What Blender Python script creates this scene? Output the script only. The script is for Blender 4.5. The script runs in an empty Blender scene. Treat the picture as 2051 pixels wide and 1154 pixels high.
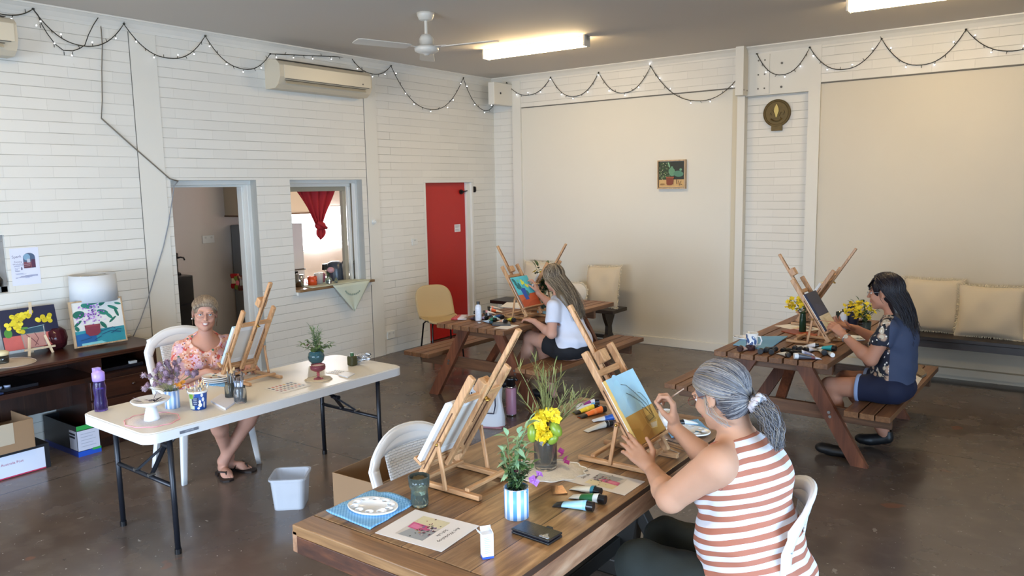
import bpy, bmesh, math, random
import numpy as np
from mathutils import Vector as V, Matrix as MX, Euler
random.seed(11)
SC = bpy.context.scene
COL = SC.collection
PI = math.pi
R = math.radians
# ---------------------------------------------------------------- camera model (also used to lay things out on known surfaces)
F, PITCH, ROLL, YAW, HC = 1539.3, .1304342, -.0189268, -.6337882, 1.98
W_, H_ = 2051, 1154
_f = V((math.sin(YAW)*math.cos(PITCH), math.cos(YAW)*math.cos(PITCH), -math.sin(PITCH)))
_r0 = V((math.cos(YAW), -math.sin(YAW), 0)); _u0 = _r0.cross(_f)
_r = _r0*math.cos(ROLL)+_u0*math.sin(ROLL); _u = -_r0*math.sin(ROLL)+_u0*math.cos(ROLL)
CAMP = V((0, 0, HC))
def ray(x, y): return _f+_r*((x-W_/2)/F)-_u*((y-H_/2)/F)
def oz(x, y, z): d = ray(x, y); return CAMP+d*((z-HC)/d.z)
def ox(x, y, X): d = ray(x, y); return CAMP+d*(X/d.x)
def oy(x, y, Y): d = ray(x, y); return CAMP+d*(Y/d.y)
cd = bpy.data.cameras.new('camera'); cam = bpy.data.objects.new('camera', cd); COL.objects.link(cam)
cd.sensor_width = 36; cd.sensor_fit = 'HORIZONTAL'; cd.lens = F/W_*36; cd.clip_start = .05; cd.clip_end = 100
m = MX((( _r.x, _u.x, -_f.x, 0), (_r.y, _u.y, -_f.y, 0), (_r.z, _u.z, -_f.z, HC), (0, 0, 0, 1)))
cam.matrix_world = m; SC.camera = cam
# ---------------------------------------------------------------- materials
_mc = {}
def lin(c):
    if isinstance(c, str):
        c = c.lstrip('#'); c = [int(c[i:i+2], 16)/255 for i in (0, 2, 4)]
        c = [x/12.92 if x <= .04045 else ((x+.055)/1.055)**2.4 for x in c]
    return (c[0], c[1], c[2], 1)
def newmat(name):
    m = bpy.data.materials.new(name); m.use_nodes = True
    nt = m.node_tree; b = nt.nodes['Principled BSDF']; return m, nt, b
def N(nt, t, **kw):
    n = nt.nodes.new(t)
    for k, v in kw.items():
        if k.startswith('_'): setattr(n, k[1:], v)
        elif k[0] == 'i' and k[1:].isdigit(): n.inputs[int(k[1:])].default_value = v
        else: n.inputs[k].default_value = v
    return n
def mat(name, c=None, rough=.5, metal=0, bump=0, bs=200, trans=0, ior=1.45, sss=0, emit=None, es=1, alpha=1, var=0, vs=8, coat=0, spec=.5):
    if name in _mc: return _mc[name]
    m, nt, b = newmat(name); L = nt.links
    b.inputs['Base Color'].default_value = lin(c); b.inputs['Roughness'].default_value = rough
    b.inputs['Metallic'].default_value = metal; b.inputs['Specular IOR Level'].default_value = spec
    if trans: b.inputs['Transmission Weight'].default_value = trans; b.inputs['IOR'].default_value = ior
    if sss: b.inputs['Subsurface Weight'].default_value = sss; b.inputs['Subsurface Radius'].default_value = (.02, .008, .004); b.inputs['Subsurface Scale'].default_value = .5
    if emit: b.inputs['Emission Color'].default_value = lin(emit); b.inputs['Emission Strength'].default_value = es
    if coat: b.inputs['Coat Weight'].default_value = coat
    if alpha < 1: b.inputs['Alpha'].default_value = alpha
    if bump or var:
        tc = N(nt, 'ShaderNodeTexCoord')
    if bump:
        n = N(nt, 'ShaderNodeTexNoise', Scale=bs, Detail=4.0); bp = N(nt, 'ShaderNodeBump', Strength=bump, Distance=.002)
        L.new(tc.outputs['Object'], n.inputs['Vector']); L.new(n.outputs['Fac'], bp.inputs['Height']); L.new(bp.outputs['Normal'], b.inputs['Normal'])
    if var:
        n = N(nt, 'ShaderNodeTexNoise', Scale=vs, Detail=5.0); L.new(tc.outputs['Object'], n.inputs['Vector'])
        mx = N(nt, 'ShaderNodeMix', _data_type='RGBA'); c0 = lin(c)
        mx.inputs[6].default_value = (c0[0]*(1-var), c0[1]*(1-var), c0[2]*(1-var), 1); mx.inputs[7].default_value = (min(1, c0[0]*(1+var)), min(1, c0[1]*(1+var)), min(1, c0[2]*(1+var)), 1)
        L.new(n.outputs['Fac'], mx.inputs[0]); L.new(mx.outputs[2], b.inputs['Base Color'])
    _mc[name] = m; return m
def wood(name, c1, c2, axis='Y', scale=14, rough=.5, stretch=.06, bump=.25, c3=None, board=0, bdir='X', knots=False):
    """grain runs along axis; board = width of the boards glued side by side"""
    if name in _mc: return _mc[name]
    m, nt, b = newmat(name); L = nt.links
    tc = N(nt, 'ShaderNodeTexCoord'); mp = N(nt, 'ShaderNodeMapping')
    s = [1, 1, 1]; s['XYZ'.index(axis)] = stretch; mp.inputs['Scale'].default_value = s
    vec = tc.outputs['Object']
    if board:
        sp = N(nt, 'ShaderNodeSeparateXYZ'); L.new(vec, sp.inputs[0])
        dv = N(nt, 'ShaderNodeMath', _operation='DIVIDE', i1=board); L.new(sp.outputs[bdir], dv.inputs[0])
        fl = N(nt, 'ShaderNodeMath', _operation='FLOOR'); L.new(dv.outputs[0], fl.inputs[0])
        wn = N(nt, 'ShaderNodeTexWhiteNoise', _noise_dimensions='1D'); L.new(fl.outputs[0], wn.inputs['W'])
        vm = N(nt, 'ShaderNodeVectorMath', _operation='MULTIPLY_ADD'); vm.inputs[1].default_value = (7, 7, 7)
        L.new(wn.outputs['Color'], vm.inputs[0]); L.new(vec, vm.inputs[2]); vec = vm.outputs[0]
    L.new(vec, mp.inputs[0])
    n = N(nt, 'ShaderNodeTexNoise', Scale=scale, Detail=7.0, Roughness=.65, Distortion=.6 if not knots else 2.2); L.new(mp.outputs[0], n.inputs['Vector'])
    n2 = N(nt, 'ShaderNodeTexNoise', Scale=scale*7, Detail=4.0); L.new(mp.outputs[0], n2.inputs['Vector'])
    rp = N(nt, 'ShaderNodeValToRGB'); e = rp.color_ramp.elements
    e[0].position = .3; e[0].color = lin(c1); e[1].position = .68; e[1].color = lin(c2)
    if c3: x = e.new(.5); x.color = lin(c3)
    L.new(n.outputs['Fac'], rp.inputs[0])
    mx = N(nt, 'ShaderNodeMix', _data_type='RGBA', _blend_type='MULTIPLY'); mx.inputs[0].default_value = .45
    r2 = N(nt, 'ShaderNodeValToRGB'); r2.color_ramp.elements[0].position = .35; r2.color_ramp.elements[0].color = (.45, .4, .35, 1); r2.color_ramp.elements[1].position = .6
    L.new(n2.outputs['Fac'], r2.inputs[0]); L.new(rp.outputs[0], mx.inputs[6]); L.new(r2.outputs[0], mx.inputs[7])
    out = mx.outputs[2]
    if board:
        hv = N(nt, 'ShaderNodeMapRange'); hv.inputs[3].default_value = .72; hv.inputs[4].default_value = 1.2; L.new(wn.outputs['Value'], hv.inputs[0])
        m3 = N(nt, 'ShaderNodeVectorMath', _operation='SCALE'); L.new(out, m3.inputs[0]); L.new(hv.outputs[0], m3.inputs['Scale'])
        fr = N(nt, 'ShaderNodeMath', _operation='FRACT'); L.new(dv.outputs[0], fr.inputs[0])
        pp = N(nt, 'ShaderNodeMath', _operation='PINGPONG', i1=.5); L.new(fr.outputs[0], pp.inputs[0])
        lt = N(nt, 'ShaderNodeMath', _operation='LESS_THAN', i1=.012); L.new(pp.outputs[0], lt.inputs[0])
        m4 = N(nt, 'ShaderNodeMix', _data_type='RGBA'); m4.inputs[7].default_value = lin('#3a2416'); L.new(lt.outputs[0], m4.inputs[0]); L.new(m3.outputs[0], m4.inputs[6]); out = m4.outputs[2]
    L.new(out, b.inputs['Base Color']); b.inputs['Roughness'].default_value = rough
    bp = N(nt, 'ShaderNodeBump', Strength=bump, Distance=.002); L.new(n2.outputs['Fac'], bp.inputs['Height']); L.new(bp.outputs['Normal'], b.inputs['Normal'])
    _mc[name] = m; return m
# ---------------------------------------------------------------- mesh builder
def frame(d, up=None):
    d = V(d).normalized(); up = V(up) if up else (V((0, 0, 1)) if abs(d.z) < .95 else V((0, 1, 0)))
    x = d.cross(up); x = x.normalized() if x.length > 1e-5 else V((1, 0, 0)); return x, x.cross(d).normalized(), d
class MB:
    def __init__(s): s.v = []; s.f = []; s.m = []; s.sm = []; s.mi = 0; s.smooth = False; s.T = None
    def _a(s, vs, fs, smooth=None):
        o = len(s.v); s.v += [tuple(s.T @ V(v)) if s.T is not None else tuple(v) for v in vs]
        for f in fs: s.f.append([i+o for i in f]); s.m.append(s.mi); s.sm.append(s.smooth if smooth is None else smooth)
        return s
    def box(s, c, sz, rot=None):
        h = [x/2 for x in sz]; vs = [V((sx*h[0], sy*h[1], sz_*h[2])) for sx in (-1, 1) for sy in (-1, 1) for sz_ in (-1, 1)]
        if rot: q = Euler(rot).to_matrix(); vs = [q @ v for v in vs]
        return s._a([v+V(c) for v in vs], [(0, 1, 3, 2), (4, 6, 7, 5), (0, 4, 5, 1), (2, 3, 7, 6), (0, 2, 6, 4), (1, 5, 7, 3)], False)
    def bb(s, a, b): return s.box([(x+y)/2 for x, y in zip(a, b)], [abs(x-y) for x, y in zip(a, b)])
    def bar(s, p0, p1, w, t, up=(0, 0, 1), w1=None):
        """board from p0 to p1, w along the side axis, t along the up-ish axis"""
        p0, p1 = V(p0), V(p1); x, u, d = frame(p1-p0, up); w1 = w if w1 is None else w1
        vs = [p+x*(sx*ww/2)+u*(su*t/2) for p, ww in ((p0, w), (p1, w1)) for sx in (-1, 1) for su in (-1, 1)]
        return s._a(vs, [(0, 1, 3, 2), (4, 6, 7, 5), (0, 4, 5, 1), (2, 3, 7, 6), (0, 2, 6, 4), (1, 5, 7, 3)], False)
    def cyl(s, p0, p1, r0, r1=None, n=16, caps=True, smooth=True):
        r1 = r0 if r1 is None else r1; p0, p1 = V(p0), V(p1); x, u, d = frame(p1-p0)
        vs = [p+(x*math.cos(2*PI*i/n)+u*math.sin(2*PI*i/n))*r for p, r in ((p0, r0), (p1, r1)) for i in range(n)]
        s._a(vs, [(i, (i+1) % n, n+(i+1) % n, n+i) for i in range(n)], smooth)
        if caps: s._a(vs[:n], [list(range(n))[::-1]], False); s._a(vs[n:], [list(range(n))], False)
        return s
    def tube(s, pts, r, n=8, closed=False, smooth=True):
        pts = [V(p) for p in pts]; k = len(pts); rs = r if isinstance(r, (list, tuple)) else [r]*k; vs = []; u = None
        for i, p in enumerate(pts):
            d = (pts[(i+1) % k]-pts[i-1]) if closed else (pts[min(i+1, k-1)]-pts[max(i-1, 0)])
            if d.length < 1e-9: d = V((0, 0, 1))
            d.normalize()
            if u is None: x, u, _ = frame(d)
            u = (u-d*u.dot(d)); u = u.normalized() if u.length > 1e-6 else frame(d)[1]; x = d.cross(u)
            vs += [p+(x*math.cos(2*PI*j/n)+u*math.sin(2*PI*j/n))*rs[i] for j in range(n)]
        fs = [(i*n+j, i*n+(j+1) % n, ((i+1) % k)*n+(j+1) % n, ((i+1) % k)*n+j) for i in range(k if closed else k-1) for j in range(n)]
        if not closed: fs += [list(range(n))[::-1], list(range((k-1)*n, k*n))]
        return s._a(vs, fs, smooth)
    def lathe(s, prof, n=24, c=(0, 0, 0), sy=1, fold=None):
        c = V(c); vs = []; fs = []
        for r, z in prof:
            for i in range(n):
                a = 2*PI*i/n; q = r*(1+(fold(a) if fold else 0)); vs.append((c.x+q*math.cos(a), c.y+q*sy*math.sin(a), c.z+z))
        for k in range(len(prof)-1):
            for i in range(n): fs.append((k*n+i, k*n+(i+1) % n, (k+1)*n+(i+1) % n, (k+1)*n+i))
        if prof[0][0] > 1e-6: fs.append(list(range(n))[::-1])
        if prof[-1][0] > 1e-6: fs.append([(len(prof)-1)*n+i for i in range(n)])
        return s._a(vs, fs, True)
    def prism(s, poly, h, c=(0, 0, 0), X=(1, 0, 0), Y=(0, 1, 0), smooth=False):
        c, X, Y = V(c), V(X), V(Y); Z = X.cross(Y).normalized(); n = len(poly)
        b = [c+X*p[0]+Y*p[1] for p in poly]; vs = b+[p+Z*h for p in b]
        s._a(vs, [list(range(n))[::-1], list(range(n, 2*n))], False)
        return s._a(vs, [(i, (i+1) % n, n+(i+1) % n, n+i) for i in range(n)], smooth)
    def grid(s, fn, nu, nv, smooth=True, wrap=False):
        vs = [fn(i/(nu-1), j/(nv-1)) for j in range(nv) for i in range(nu)]
        fs = [(j*nu+i, j*nu+i+1, (j+1)*nu+i+1, (j+1)*nu+i) for j in range(nv-1) for i in range(nu-1)]
        return s._a(vs, fs, smooth)
    def ball(s, c, r, n=10, sc=(1, 1, 1), rot=None):
        q = Euler(rot).to_matrix() if rot else None; c = V(c); vs = []; fs = []; m_ = n*2
        for k in range(1, n):
            t = PI*k/n
            for i in range(m_):
                p = V((math.sin(t)*math.cos(2*PI*i/m_)*sc[0]*r, math.sin(t)*math.sin(2*PI*i/m_)*sc[1]*r, math.cos(t)*sc[2]*r)); vs.append(c+(q @ p if q else p))
        top = V((0, 0, sc[2]*r)); vs += [c+(q @ top if q else top), c-(q @ top if q else top)]
        for k in range(n-2):
            for i in range(m_): fs.append((k*m_+i, (k+1)*m_+i, (k+1)*m_+(i+1) % m_, k*m_+(i+1) % m_))
        a, b = len(vs)-2, len(vs)-1
        for i in range(m_): fs.append((a, i, (i+1) % m_)); fs.append((b, (n-2)*m_+(i+1) % m_, (n-2)*m_+i))
        return s._a(vs, fs, True)
    def leaf(s, p, d, l, w, up=(0, 0, 1), droop=.3):
        x, u, d = frame(d, up); p = V(p); vs = []
        for i in range(5):
            t = i/4; c = p+d*(l*t)-u*(droop*l*t*t); ww = w*math.sin(PI*min(1, t*.93+.07))*.5
            vs += [c-x*ww+u*ww*.3, c, c+x*ww+u*ww*.3]
        return s._a(vs, [(3*i+j, 3*i+j+1, 3*i+j+4, 3*i+j+3) for i in range(4) for j in range(2)], True)
    def mesh(s, name, mats):
        me = bpy.data.meshes.new(name); me.from_pydata(s.v, [], s.f)
        for m in (mats if isinstance(mats, (list, tuple)) else [mats]): me.materials.append(m)
        me.polygons.foreach_set('material_index', s.m); me.polygons.foreach_set('use_smooth', s.sm)
        me.update(); return me
    def build(s, name, mats, parent=None, loc=None, rz=0, bevel=0, solid=0, sub=0, bn=2):
        o = bpy.data.objects.new(name, s.mesh(name, mats)); COL.objects.link(o)
        if parent is not None: o.parent = parent
        if loc is not None: o.location = loc
        if rz: o.rotation_euler = (0, 0, rz)
        if solid: md = o.modifiers.new('s', 'SOLIDIFY'); md.thickness = solid; md.offset = 0
        if bevel: md = o.modifiers.new('b', 'BEVEL'); md.width = bevel; md.segments = bn; md.limit_method = 'ANGLE'; md.angle_limit = R(40); md.harden_normals = False
        if sub: md = o.modifiers.new('u', 'SUBSURF'); md.levels = sub; md.render_levels = sub
        return o
def thing(name, label, cat, loc=(0, 0, 0), rz=0, group=None):
    o = bpy.data.objects.new(name, None); COL.objects.link(o); o.empty_display_size = .1
    o.location = loc; o.rotation_euler = (0, 0, rz); o['label'] = label; o['category'] = cat
    if group: o['group'] = group
    return o
def tag(o, label, cat, group=None, kind=None):
    o['label'] = label; o['category'] = cat
    if group: o['group'] = group
    if kind: o['kind'] = kind
    return o
def struct(o): o['kind'] = 'structure'; return o
def lab(o, t): o['label'] = t; return o
def copy_tree(o, loc, rz, label=None, parent=None):
    c = o.copy(); COL.objects.link(c)
    if parent is not None: c.parent = parent
    else:
        c.location = loc; c.rotation_euler = (0, 0, rz)
        if label: c['label'] = label
    for ch in list(o.children): copy_tree(ch, None, 0, None, c)
    return c
def text(body, size, mt, parent, mtx, align='CENTER', name='lettering', ext=0):
    cu = bpy.data.curves.new(name, 'FONT'); cu.body = body; cu.size = size; cu.align_x = align; cu.align_y = 'CENTER'; cu.extrude = ext
    cu.resolution_u = 2; tmp = bpy.data.objects.new(name+' src', cu); COL.objects.link(tmp); bpy.context.view_layer.update()
    me = bpy.data.meshes.new_from_object(tmp.evaluated_get(bpy.context.evaluated_depsgraph_get())); bpy.data.objects.remove(tmp); bpy.data.curves.remove(cu)
    me.materials.clear(); me.materials.append(mt); o = bpy.data.objects.new(name, me); COL.objects.link(o)
    if parent is not None: o.parent = parent
    o.matrix_local = mtx; return o
def mtx(o, X, Y):
    X, Y = V(X).normalized(), V(Y).normalized(); Z = X.cross(Y).normalized(); Y = Z.cross(X)
    return MX(((X.x, Y.x, Z.x, o[0]), (X.y, Y.y, Z.y, o[1]), (X.z, Y.z, Z.z, o[2]), (0, 0, 0, 1)))
def picture(name, w, h, shapes, parent, M, step=.00012):
    """flat painted shapes on a w x h face; every shape is (colour, polygon in 0..1) or (colour, 'c', x, y, rx, ry) or (colour,'l',pts,width)"""
    cols = []; mb = MB(); mb.T = M; z = step
    for sh in shapes:
        c = sh[0]
        if c not in cols: cols.append(c)
        mb.mi = cols.index(c)
        if sh[1] == 'c':
            a0 = sh[6] if len(sh) > 6 else 0
            P = [(sh[2]+sh[4]*math.cos(t*PI/8)*math.cos(a0)-sh[5]*math.sin(t*PI/8)*math.sin(a0), sh[3]+sh[4]*math.cos(t*PI/8)*math.sin(a0)+sh[5]*math.sin(t*PI/8)*math.cos(a0)) for t in range(16)]
            mb._a([(x*w, y*h, z) for x, y in P], [list(range(16))])
        elif sh[1] == 'l':
            pts = sh[2]; wd = sh[3]; vs = []
            for i, p in enumerate(pts):
                a, b = pts[max(i-1, 0)], pts[min(i+1, len(pts)-1)]; d = V(((b[0]-a[0])*w, (b[1]-a[1])*h)).normalized()
                vs += [(p[0]*w-d.y*wd/2, p[1]*h+d.x*wd/2, z), (p[0]*w+d.y*wd/2, p[1]*h-d.x*wd/2, z)]
            mb._a(vs, [(2*i, 2*i+1, 2*i+3, 2*i+2) for i in range(len(pts)-1)])
        else: mb._a([(x*w, y*h, z) for x, y in sh[1]], [list(range(len(sh[1])))])
        z += step
    return mb.build(name, [mat('paint '+c, c, .45, bump=.15, bs=120, var=.07, vs=30) for c in cols], parent)
FULL = [(0, 0), (1, 0), (1, 1), (0, 1)]
def rect(x0, y0, x1, y1): return [(x0, y0), (x1, y0), (x1, y1), (x0, y1)]
# ================================================================ the room
XL, YP, YB, ZC = -6.64, 8.60, 8.68, 3.455
def brick_mat(name, base, ax, dark=.88, var=.05, dirt=.35):
    if name in _mc: return _mc[name]
    m, nt, b = newmat(name); L = nt.links
    tc = N(nt, 'ShaderNodeTexCoord'); sp = N(nt, 'ShaderNodeSeparateXYZ'); cb = N(nt, 'ShaderNodeCombineXYZ')
    L.new(tc.outputs['Object'], sp.inputs[0])
    mx0 = N(nt, 'ShaderNodeMath', _operation='ADD'); L.new(sp.outputs['X'], mx0.inputs[0]); L.new(sp.outputs['Y'], mx0.inputs[1])
    L.new(mx0.outputs[0], cb.inputs['X']); L.new(sp.outputs['Z'], cb.inputs['Y'])
    bt = N(nt, 'ShaderNodeTexBrick', Scale=1.0); bt.offset = .5
    bt.inputs['Mortar Size'].default_value = .0022; bt.inputs['Mortar Smooth'].default_value = .35; bt.inputs['Brick Width'].default_value = .36; bt.inputs['Row Height'].default_value = .0885
    c = lin(base); bt.inputs['Color1'].default_value = c; bt.inputs['Color2'].default_value = (c[0]*(1-var), c[1]*(1-var), c[2]*(1-var), 1); bt.inputs['Mortar'].default_value = (c[0]*dark, c[1]*dark, c[2]*dark, 1)
    L.new(cb.outputs[0], bt.inputs['Vector'])
    # vertical joints are mostly filled with paint: second brick texture with long rows gives the strong horizontal lines
    b2 = N(nt, 'ShaderNodeTexBrick', Scale=1.0); b2.inputs['Mortar Size'].default_value = .0034; b2.inputs['Mortar Smooth'].default_value = .5; b2.inputs['Brick Width'].default_value = 60.; b2.inputs['Row Height'].default_value = .0885
    b2.inputs['Color1'].default_value = (1, 1, 1, 1); b2.inputs['Color2'].default_value = (1, 1, 1, 1); b2.inputs['Mortar'].default_value = (.66, .65, .62, 1)
    L.new(cb.outputs[0], b2.inputs['Vector'])
    n = N(nt, 'ShaderNodeTexNoise', Scale=1.6, Detail=6.0); L.new(tc.outputs['Object'], n.inputs['Vector'])
    fac = N(nt, 'ShaderNodeMapRange'); fac.inputs[1].default_value = .38; fac.inputs[2].default_value = .62; L.new(n.outputs['Fac'], fac.inputs[0])
    a = N(nt, 'ShaderNodeMix', _data_type='RGBA', _blend_type='MULTIPLY'); a.inputs[0].default_value = 1
    L.new(fac.outputs[0], a.inputs[0]); L.new(bt.outputs[0], a.inputs[6]); L.new(b2.outputs[0], a.inputs[7])
    n2 = N(nt, 'ShaderNodeTexNoise', Scale=38., Detail=2.0); L.new(tc.outputs['Object'], n2.inputs['Vector'])
    r2 = N(nt, 'ShaderNodeValToRGB'); r2.color_ramp.elements[0].position = .2; r2.color_ramp.elements[0].color = (.8, .77, .72, 1); r2.color_ramp.elements[1].position = .30
    L.new(n2.outputs['Fac'], r2.inputs[0])
    a2 = N(nt, 'ShaderNodeMix', _data_type='RGBA', _blend_type='MULTIPLY'); a2.inputs[0].default_value = dirt; L.new(a.outputs[2], a2.inputs[6]); L.new(r2.outputs[0], a2.inputs[7])
    L.new(a2.outputs[2], b.inputs['Base Color']); b.inputs['Roughness'].default_value = .62
    n3 = N(nt, 'ShaderNodeTexNoise', Scale=14., Detail=5.0); L.new(tc.outputs['Object'], n3.inputs['Vector'])
    mm = N(nt, 'ShaderNodeMath', _operation='MULTIPLY_ADD', i1=-1.0); L.new(b2.outputs['Fac'], mm.inputs[0]); 
    m5 = N(nt, 'ShaderNodeMath', _operation='MULTIPLY', i1=.5); L.new(n3.outputs['Fac'], m5.inputs[0]); L.new(m5.outputs[0], mm.inputs[2])
    m6 = N(nt, 'ShaderNodeMath', _operation='MULTIPLY_ADD', i1=-.6); L.new(bt.outputs['Fac'], m6.inputs[0]); L.new(mm.outputs[0], m6.inputs[2])
    bp = N(nt, 'ShaderNodeBump', Strength=.5, Distance=.004); L.new(m6.outputs[0], bp.inputs['Height']); L.new(bp.outputs['Normal'], b.inputs['Normal'])
    _mc[name] = m; return m
BRL = brick_mat('white painted brick', '#dedbd2', 'Y')
PLN = mat('cream painted render', '#d9d5c9', .55, bump=.15, bs=30, var=.035, vs=1.1)
PLN2 = mat('buff painted render', '#cdc5b3', .55, bump=.15, bs=30, var=.05, vs=1.3)
WHT = mat('white gloss trim', '#dcdad2', .4, var=.03)
PIER = mat('white painted pier', '#dad7cd', .55, bump=.2, bs=25, var=.02, vs=2)
REV = mat('grey painted reveal', '#a9a79f', .5, bump=.2, bs=60, var=.06)
CRK = mat('crack and shadow line grey', '#6e6a62', .9)
# ---- floor: brown-grey sealed concrete with saw-cut joints, scuffs and paint drops
def floor_mat():
    m, nt, b = newmat('sealed concrete floor'); L = nt.links
    tc = N(nt, 'ShaderNodeTexCoord'); O = tc.outputs['Object']
    n1 = N(nt, 'ShaderNodeTexNoise', Scale=.55, Detail=6.0, Roughness=.6); L.new(O, n1.inputs['Vector'])
    r1 = N(nt, 'ShaderNodeValToRGB'); e = r1.color_ramp.elements; e[0].position = .32; e[0].color = lin('#51453d'); e[1].position = .7; e[1].color = lin('#685d54'); x = e.new(.5); x.color = lin('#5b4f47')
    L.new(n1.outputs['Fac'], r1.inputs[0])
    def layer(prev, scale, lo, hi, col, fac=1., detail=3., stretch=None, seed=0.):
        mp = N(nt, 'ShaderNodeMapping'); mp.inputs['Location'].default_value = (seed, seed*1.7, seed*.3)
        if stretch: mp.inputs['Scale'].default_value = stretch
        L.new(O, mp.inputs[0]); n = N(nt, 'ShaderNodeTexNoise', Scale=scale, Detail=detail); L.new(mp.outputs[0], n.inputs['Vector'])
        r = N(nt, 'ShaderNodeMapRange'); r.inputs[1].default_value = lo; r.inputs[2].default_value = hi; L.new(n.outputs['Fac'], r.inputs[0])
        mu = N(nt, 'ShaderNodeMath', _operation='MULTIPLY', i1=fac); L.new(r.outputs[0], mu.inputs[0])
        mx = N(nt, 'ShaderNodeMix', _data_type='RGBA'); mx.inputs[7].default_value = lin(col); L.new(mu.outputs[0], mx.inputs[0]); L.new(prev, mx.inputs[6]); return mx.outputs[2]
    c = layer(r1.outputs[0], 6, .48, .78, '#73695f', .4, 8.)
    c = layer(c, 1.9, .60, .70, '#6b5d50', .35, 6., seed=3.1)
    c = layer(c, 2.6, .705, .72, '#7c5340', .55, 3., seed=9.4)
    c = layer(c, 14, .70, .715, '#8c8378', .75, 4., stretch=(1, .45, 1), seed=1.2)
    c = layer(c, 26, .735, .745, '#b4ab9e', .8, 3., stretch=(.6, 1, 1), seed=5.2)
    c = layer(c, 60, .76, .77, '#c8c2b8', .8, 2., seed=2.2)
    c = layer(c, 9, .72, .735, '#2a231f', .6, 5., stretch=(.4, 1, 1), seed=7.7)
    sp = N(nt, 'ShaderNodeSeparateXYZ'); L.new(O, sp.inputs[0]); msk = None
    for ax, v in (('Y', 3.73), ('Y', 6.16), ('Y', 1.3), ('X', -2.76), ('X', .2), ('X', -5.70)):
        s1 = N(nt, 'ShaderNodeMath', _operation='SUBTRACT', i1=v); L.new(sp.outputs[ax], s1.inputs[0]); ab = N(nt, 'ShaderNodeMath', _operation='ABSOLUTE'); L.new(s1.outputs[0], ab.inputs[0])
        lt = N(nt, 'ShaderNodeMath', _operation='LESS_THAN', i1=.0045); L.new(ab.outputs[0], lt.inputs[0])
        if msk is None: msk = lt.outputs[0]
        else: q = N(nt, 'ShaderNodeMath', _operation='MAXIMUM'); L.new(msk, q.inputs[0]); L.new(lt.outputs[0], q.inputs[1]); msk = q.outputs[0]
    mj = N(nt, 'ShaderNodeMix', _data_type='RGBA'); mj.inputs[7].default_value = lin('#1c1815'); L.new(msk, mj.inputs[0]); L.new(c, mj.inputs[6])
    L.new(mj.outputs[2], b.inputs['Base Color'])
    nr = N(nt, 'ShaderNodeTexNoise', Scale=3., Detail=6.0); L.new(O, nr.inputs['Vector'])
    rr = N(nt, 'ShaderNodeMapRange'); rr.inputs[1].default_value = .3; rr.inputs[2].default_value = .7; rr.inputs[3].default_value = .13; rr.inputs[4].default_value = .34; L.new(nr.outputs['Fac'], rr.inputs[0]); L.new(rr.outputs[0], b.inputs['Roughness'])
    bp = N(nt, 'ShaderNodeBump', Strength=.08, Distance=.003); nb = N(nt, 'ShaderNodeTexNoise', Scale=9., Detail=5.0); L.new(O, nb.inputs['Vector']); L.new(nb.outputs['Fac'], bp.inputs['Height']); L.new(bp.outputs['Normal'], b.inputs['Normal'])
    return m
XR, YF = 3.4, -3.6
struct(MB().bb((-9.3, YF, -.1), (XR, 8.95, 0)).build('floor', floor_mat()))
CEIL = mat('matt ceiling paint', '#c6bfb5', .8, var=.03, vs=.5)
struct(MB().bb((XL-.24, YF, ZC), (XR, 8.95, ZC+.1)).build('ceiling', CEIL))
# ---- left wall with doorway, servery hatch, red door and a small window at the far left
mb = MB(); zt = ZC
def wseg(y0, y1, z0, z1): mb.bb((XL-.24, y0, z0), (XL, y1, z1))
OPEN = [(1.55, 2.46, 1.245, 1.69), (3.845, 4.75, 0, 2.10), (5.16, 6.167, .915, 2.10), (7.2, 8.19, 0, 2.095)]
yy = YF
for y0, y1, z0, z1 in OPEN:
    wseg(yy, y0, 0, zt); wseg(y0, y1, z1, zt)
    if z0 > 0: wseg(y0, y1, 0, z0)
    yy = y1
wseg(yy, 8.95, 0, zt)
struct(mb.build('wall_left', BRL))
for k, (a, b_) in enumerate(((3.565, 3.80), (6.245, 6.43))):     # rendered piers with a crack down one side
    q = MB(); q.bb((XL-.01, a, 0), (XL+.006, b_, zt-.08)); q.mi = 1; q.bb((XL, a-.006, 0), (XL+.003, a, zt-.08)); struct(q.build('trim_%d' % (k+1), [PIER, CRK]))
# ---- back wall: brick, two rendered bays, posts, lintels
q = MB(); q.bb((XL, YB, 0), (XR, 8.95, zt)); q.bb((-6.13, YP, 3.04), (-3.14, YB, zt)); q.bb((-2.27, YP, 3.01), (XR, YB, zt)); struct(q.build('wall_back', BRL))
struct(MB().bb((-6.13, YP+.02, 0), (-3.14, YB, 3.04)).build('wall_back_panel', PLN))
struct(MB().bb((-2.25, YP+.02, 0), (XR, YB, 3.01)).build('wall_back_panel', PLN2))
q = MB()
for a, b_ in ((-6.255, -6.12), (-3.14, -3.055), (-2.372, -2.25)): q.bb((a, YP-.008, 0), (b_, YB, zt-.06))
struct(q.build('trim_3', PIER))
q = MB(); q.bb((-6.11, YP+.004, 3.028), (-3.14, YP+.02, 3.04)); q.bb((-2.25, YP+.004, 2.998), (XR, YP+.02, 3.01)); struct(q.build('trim_4', CRK))  # dark strip below each lintel: its shadow line put in as colour
struct(MB().bb((-3.20, YP+.008, 0), (-3.14, YP+.02, 3.03)).build('trim_5', mat('cream batten', '#c9bfa6', .5)))
# fascia plate with bolt plate above the scout plaque
q = MB(); q.bb((-3.05, YP+.0, 2.93), (-2.372, YB, zt-.08)); struct(q.build('trim_6', PIER))
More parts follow.
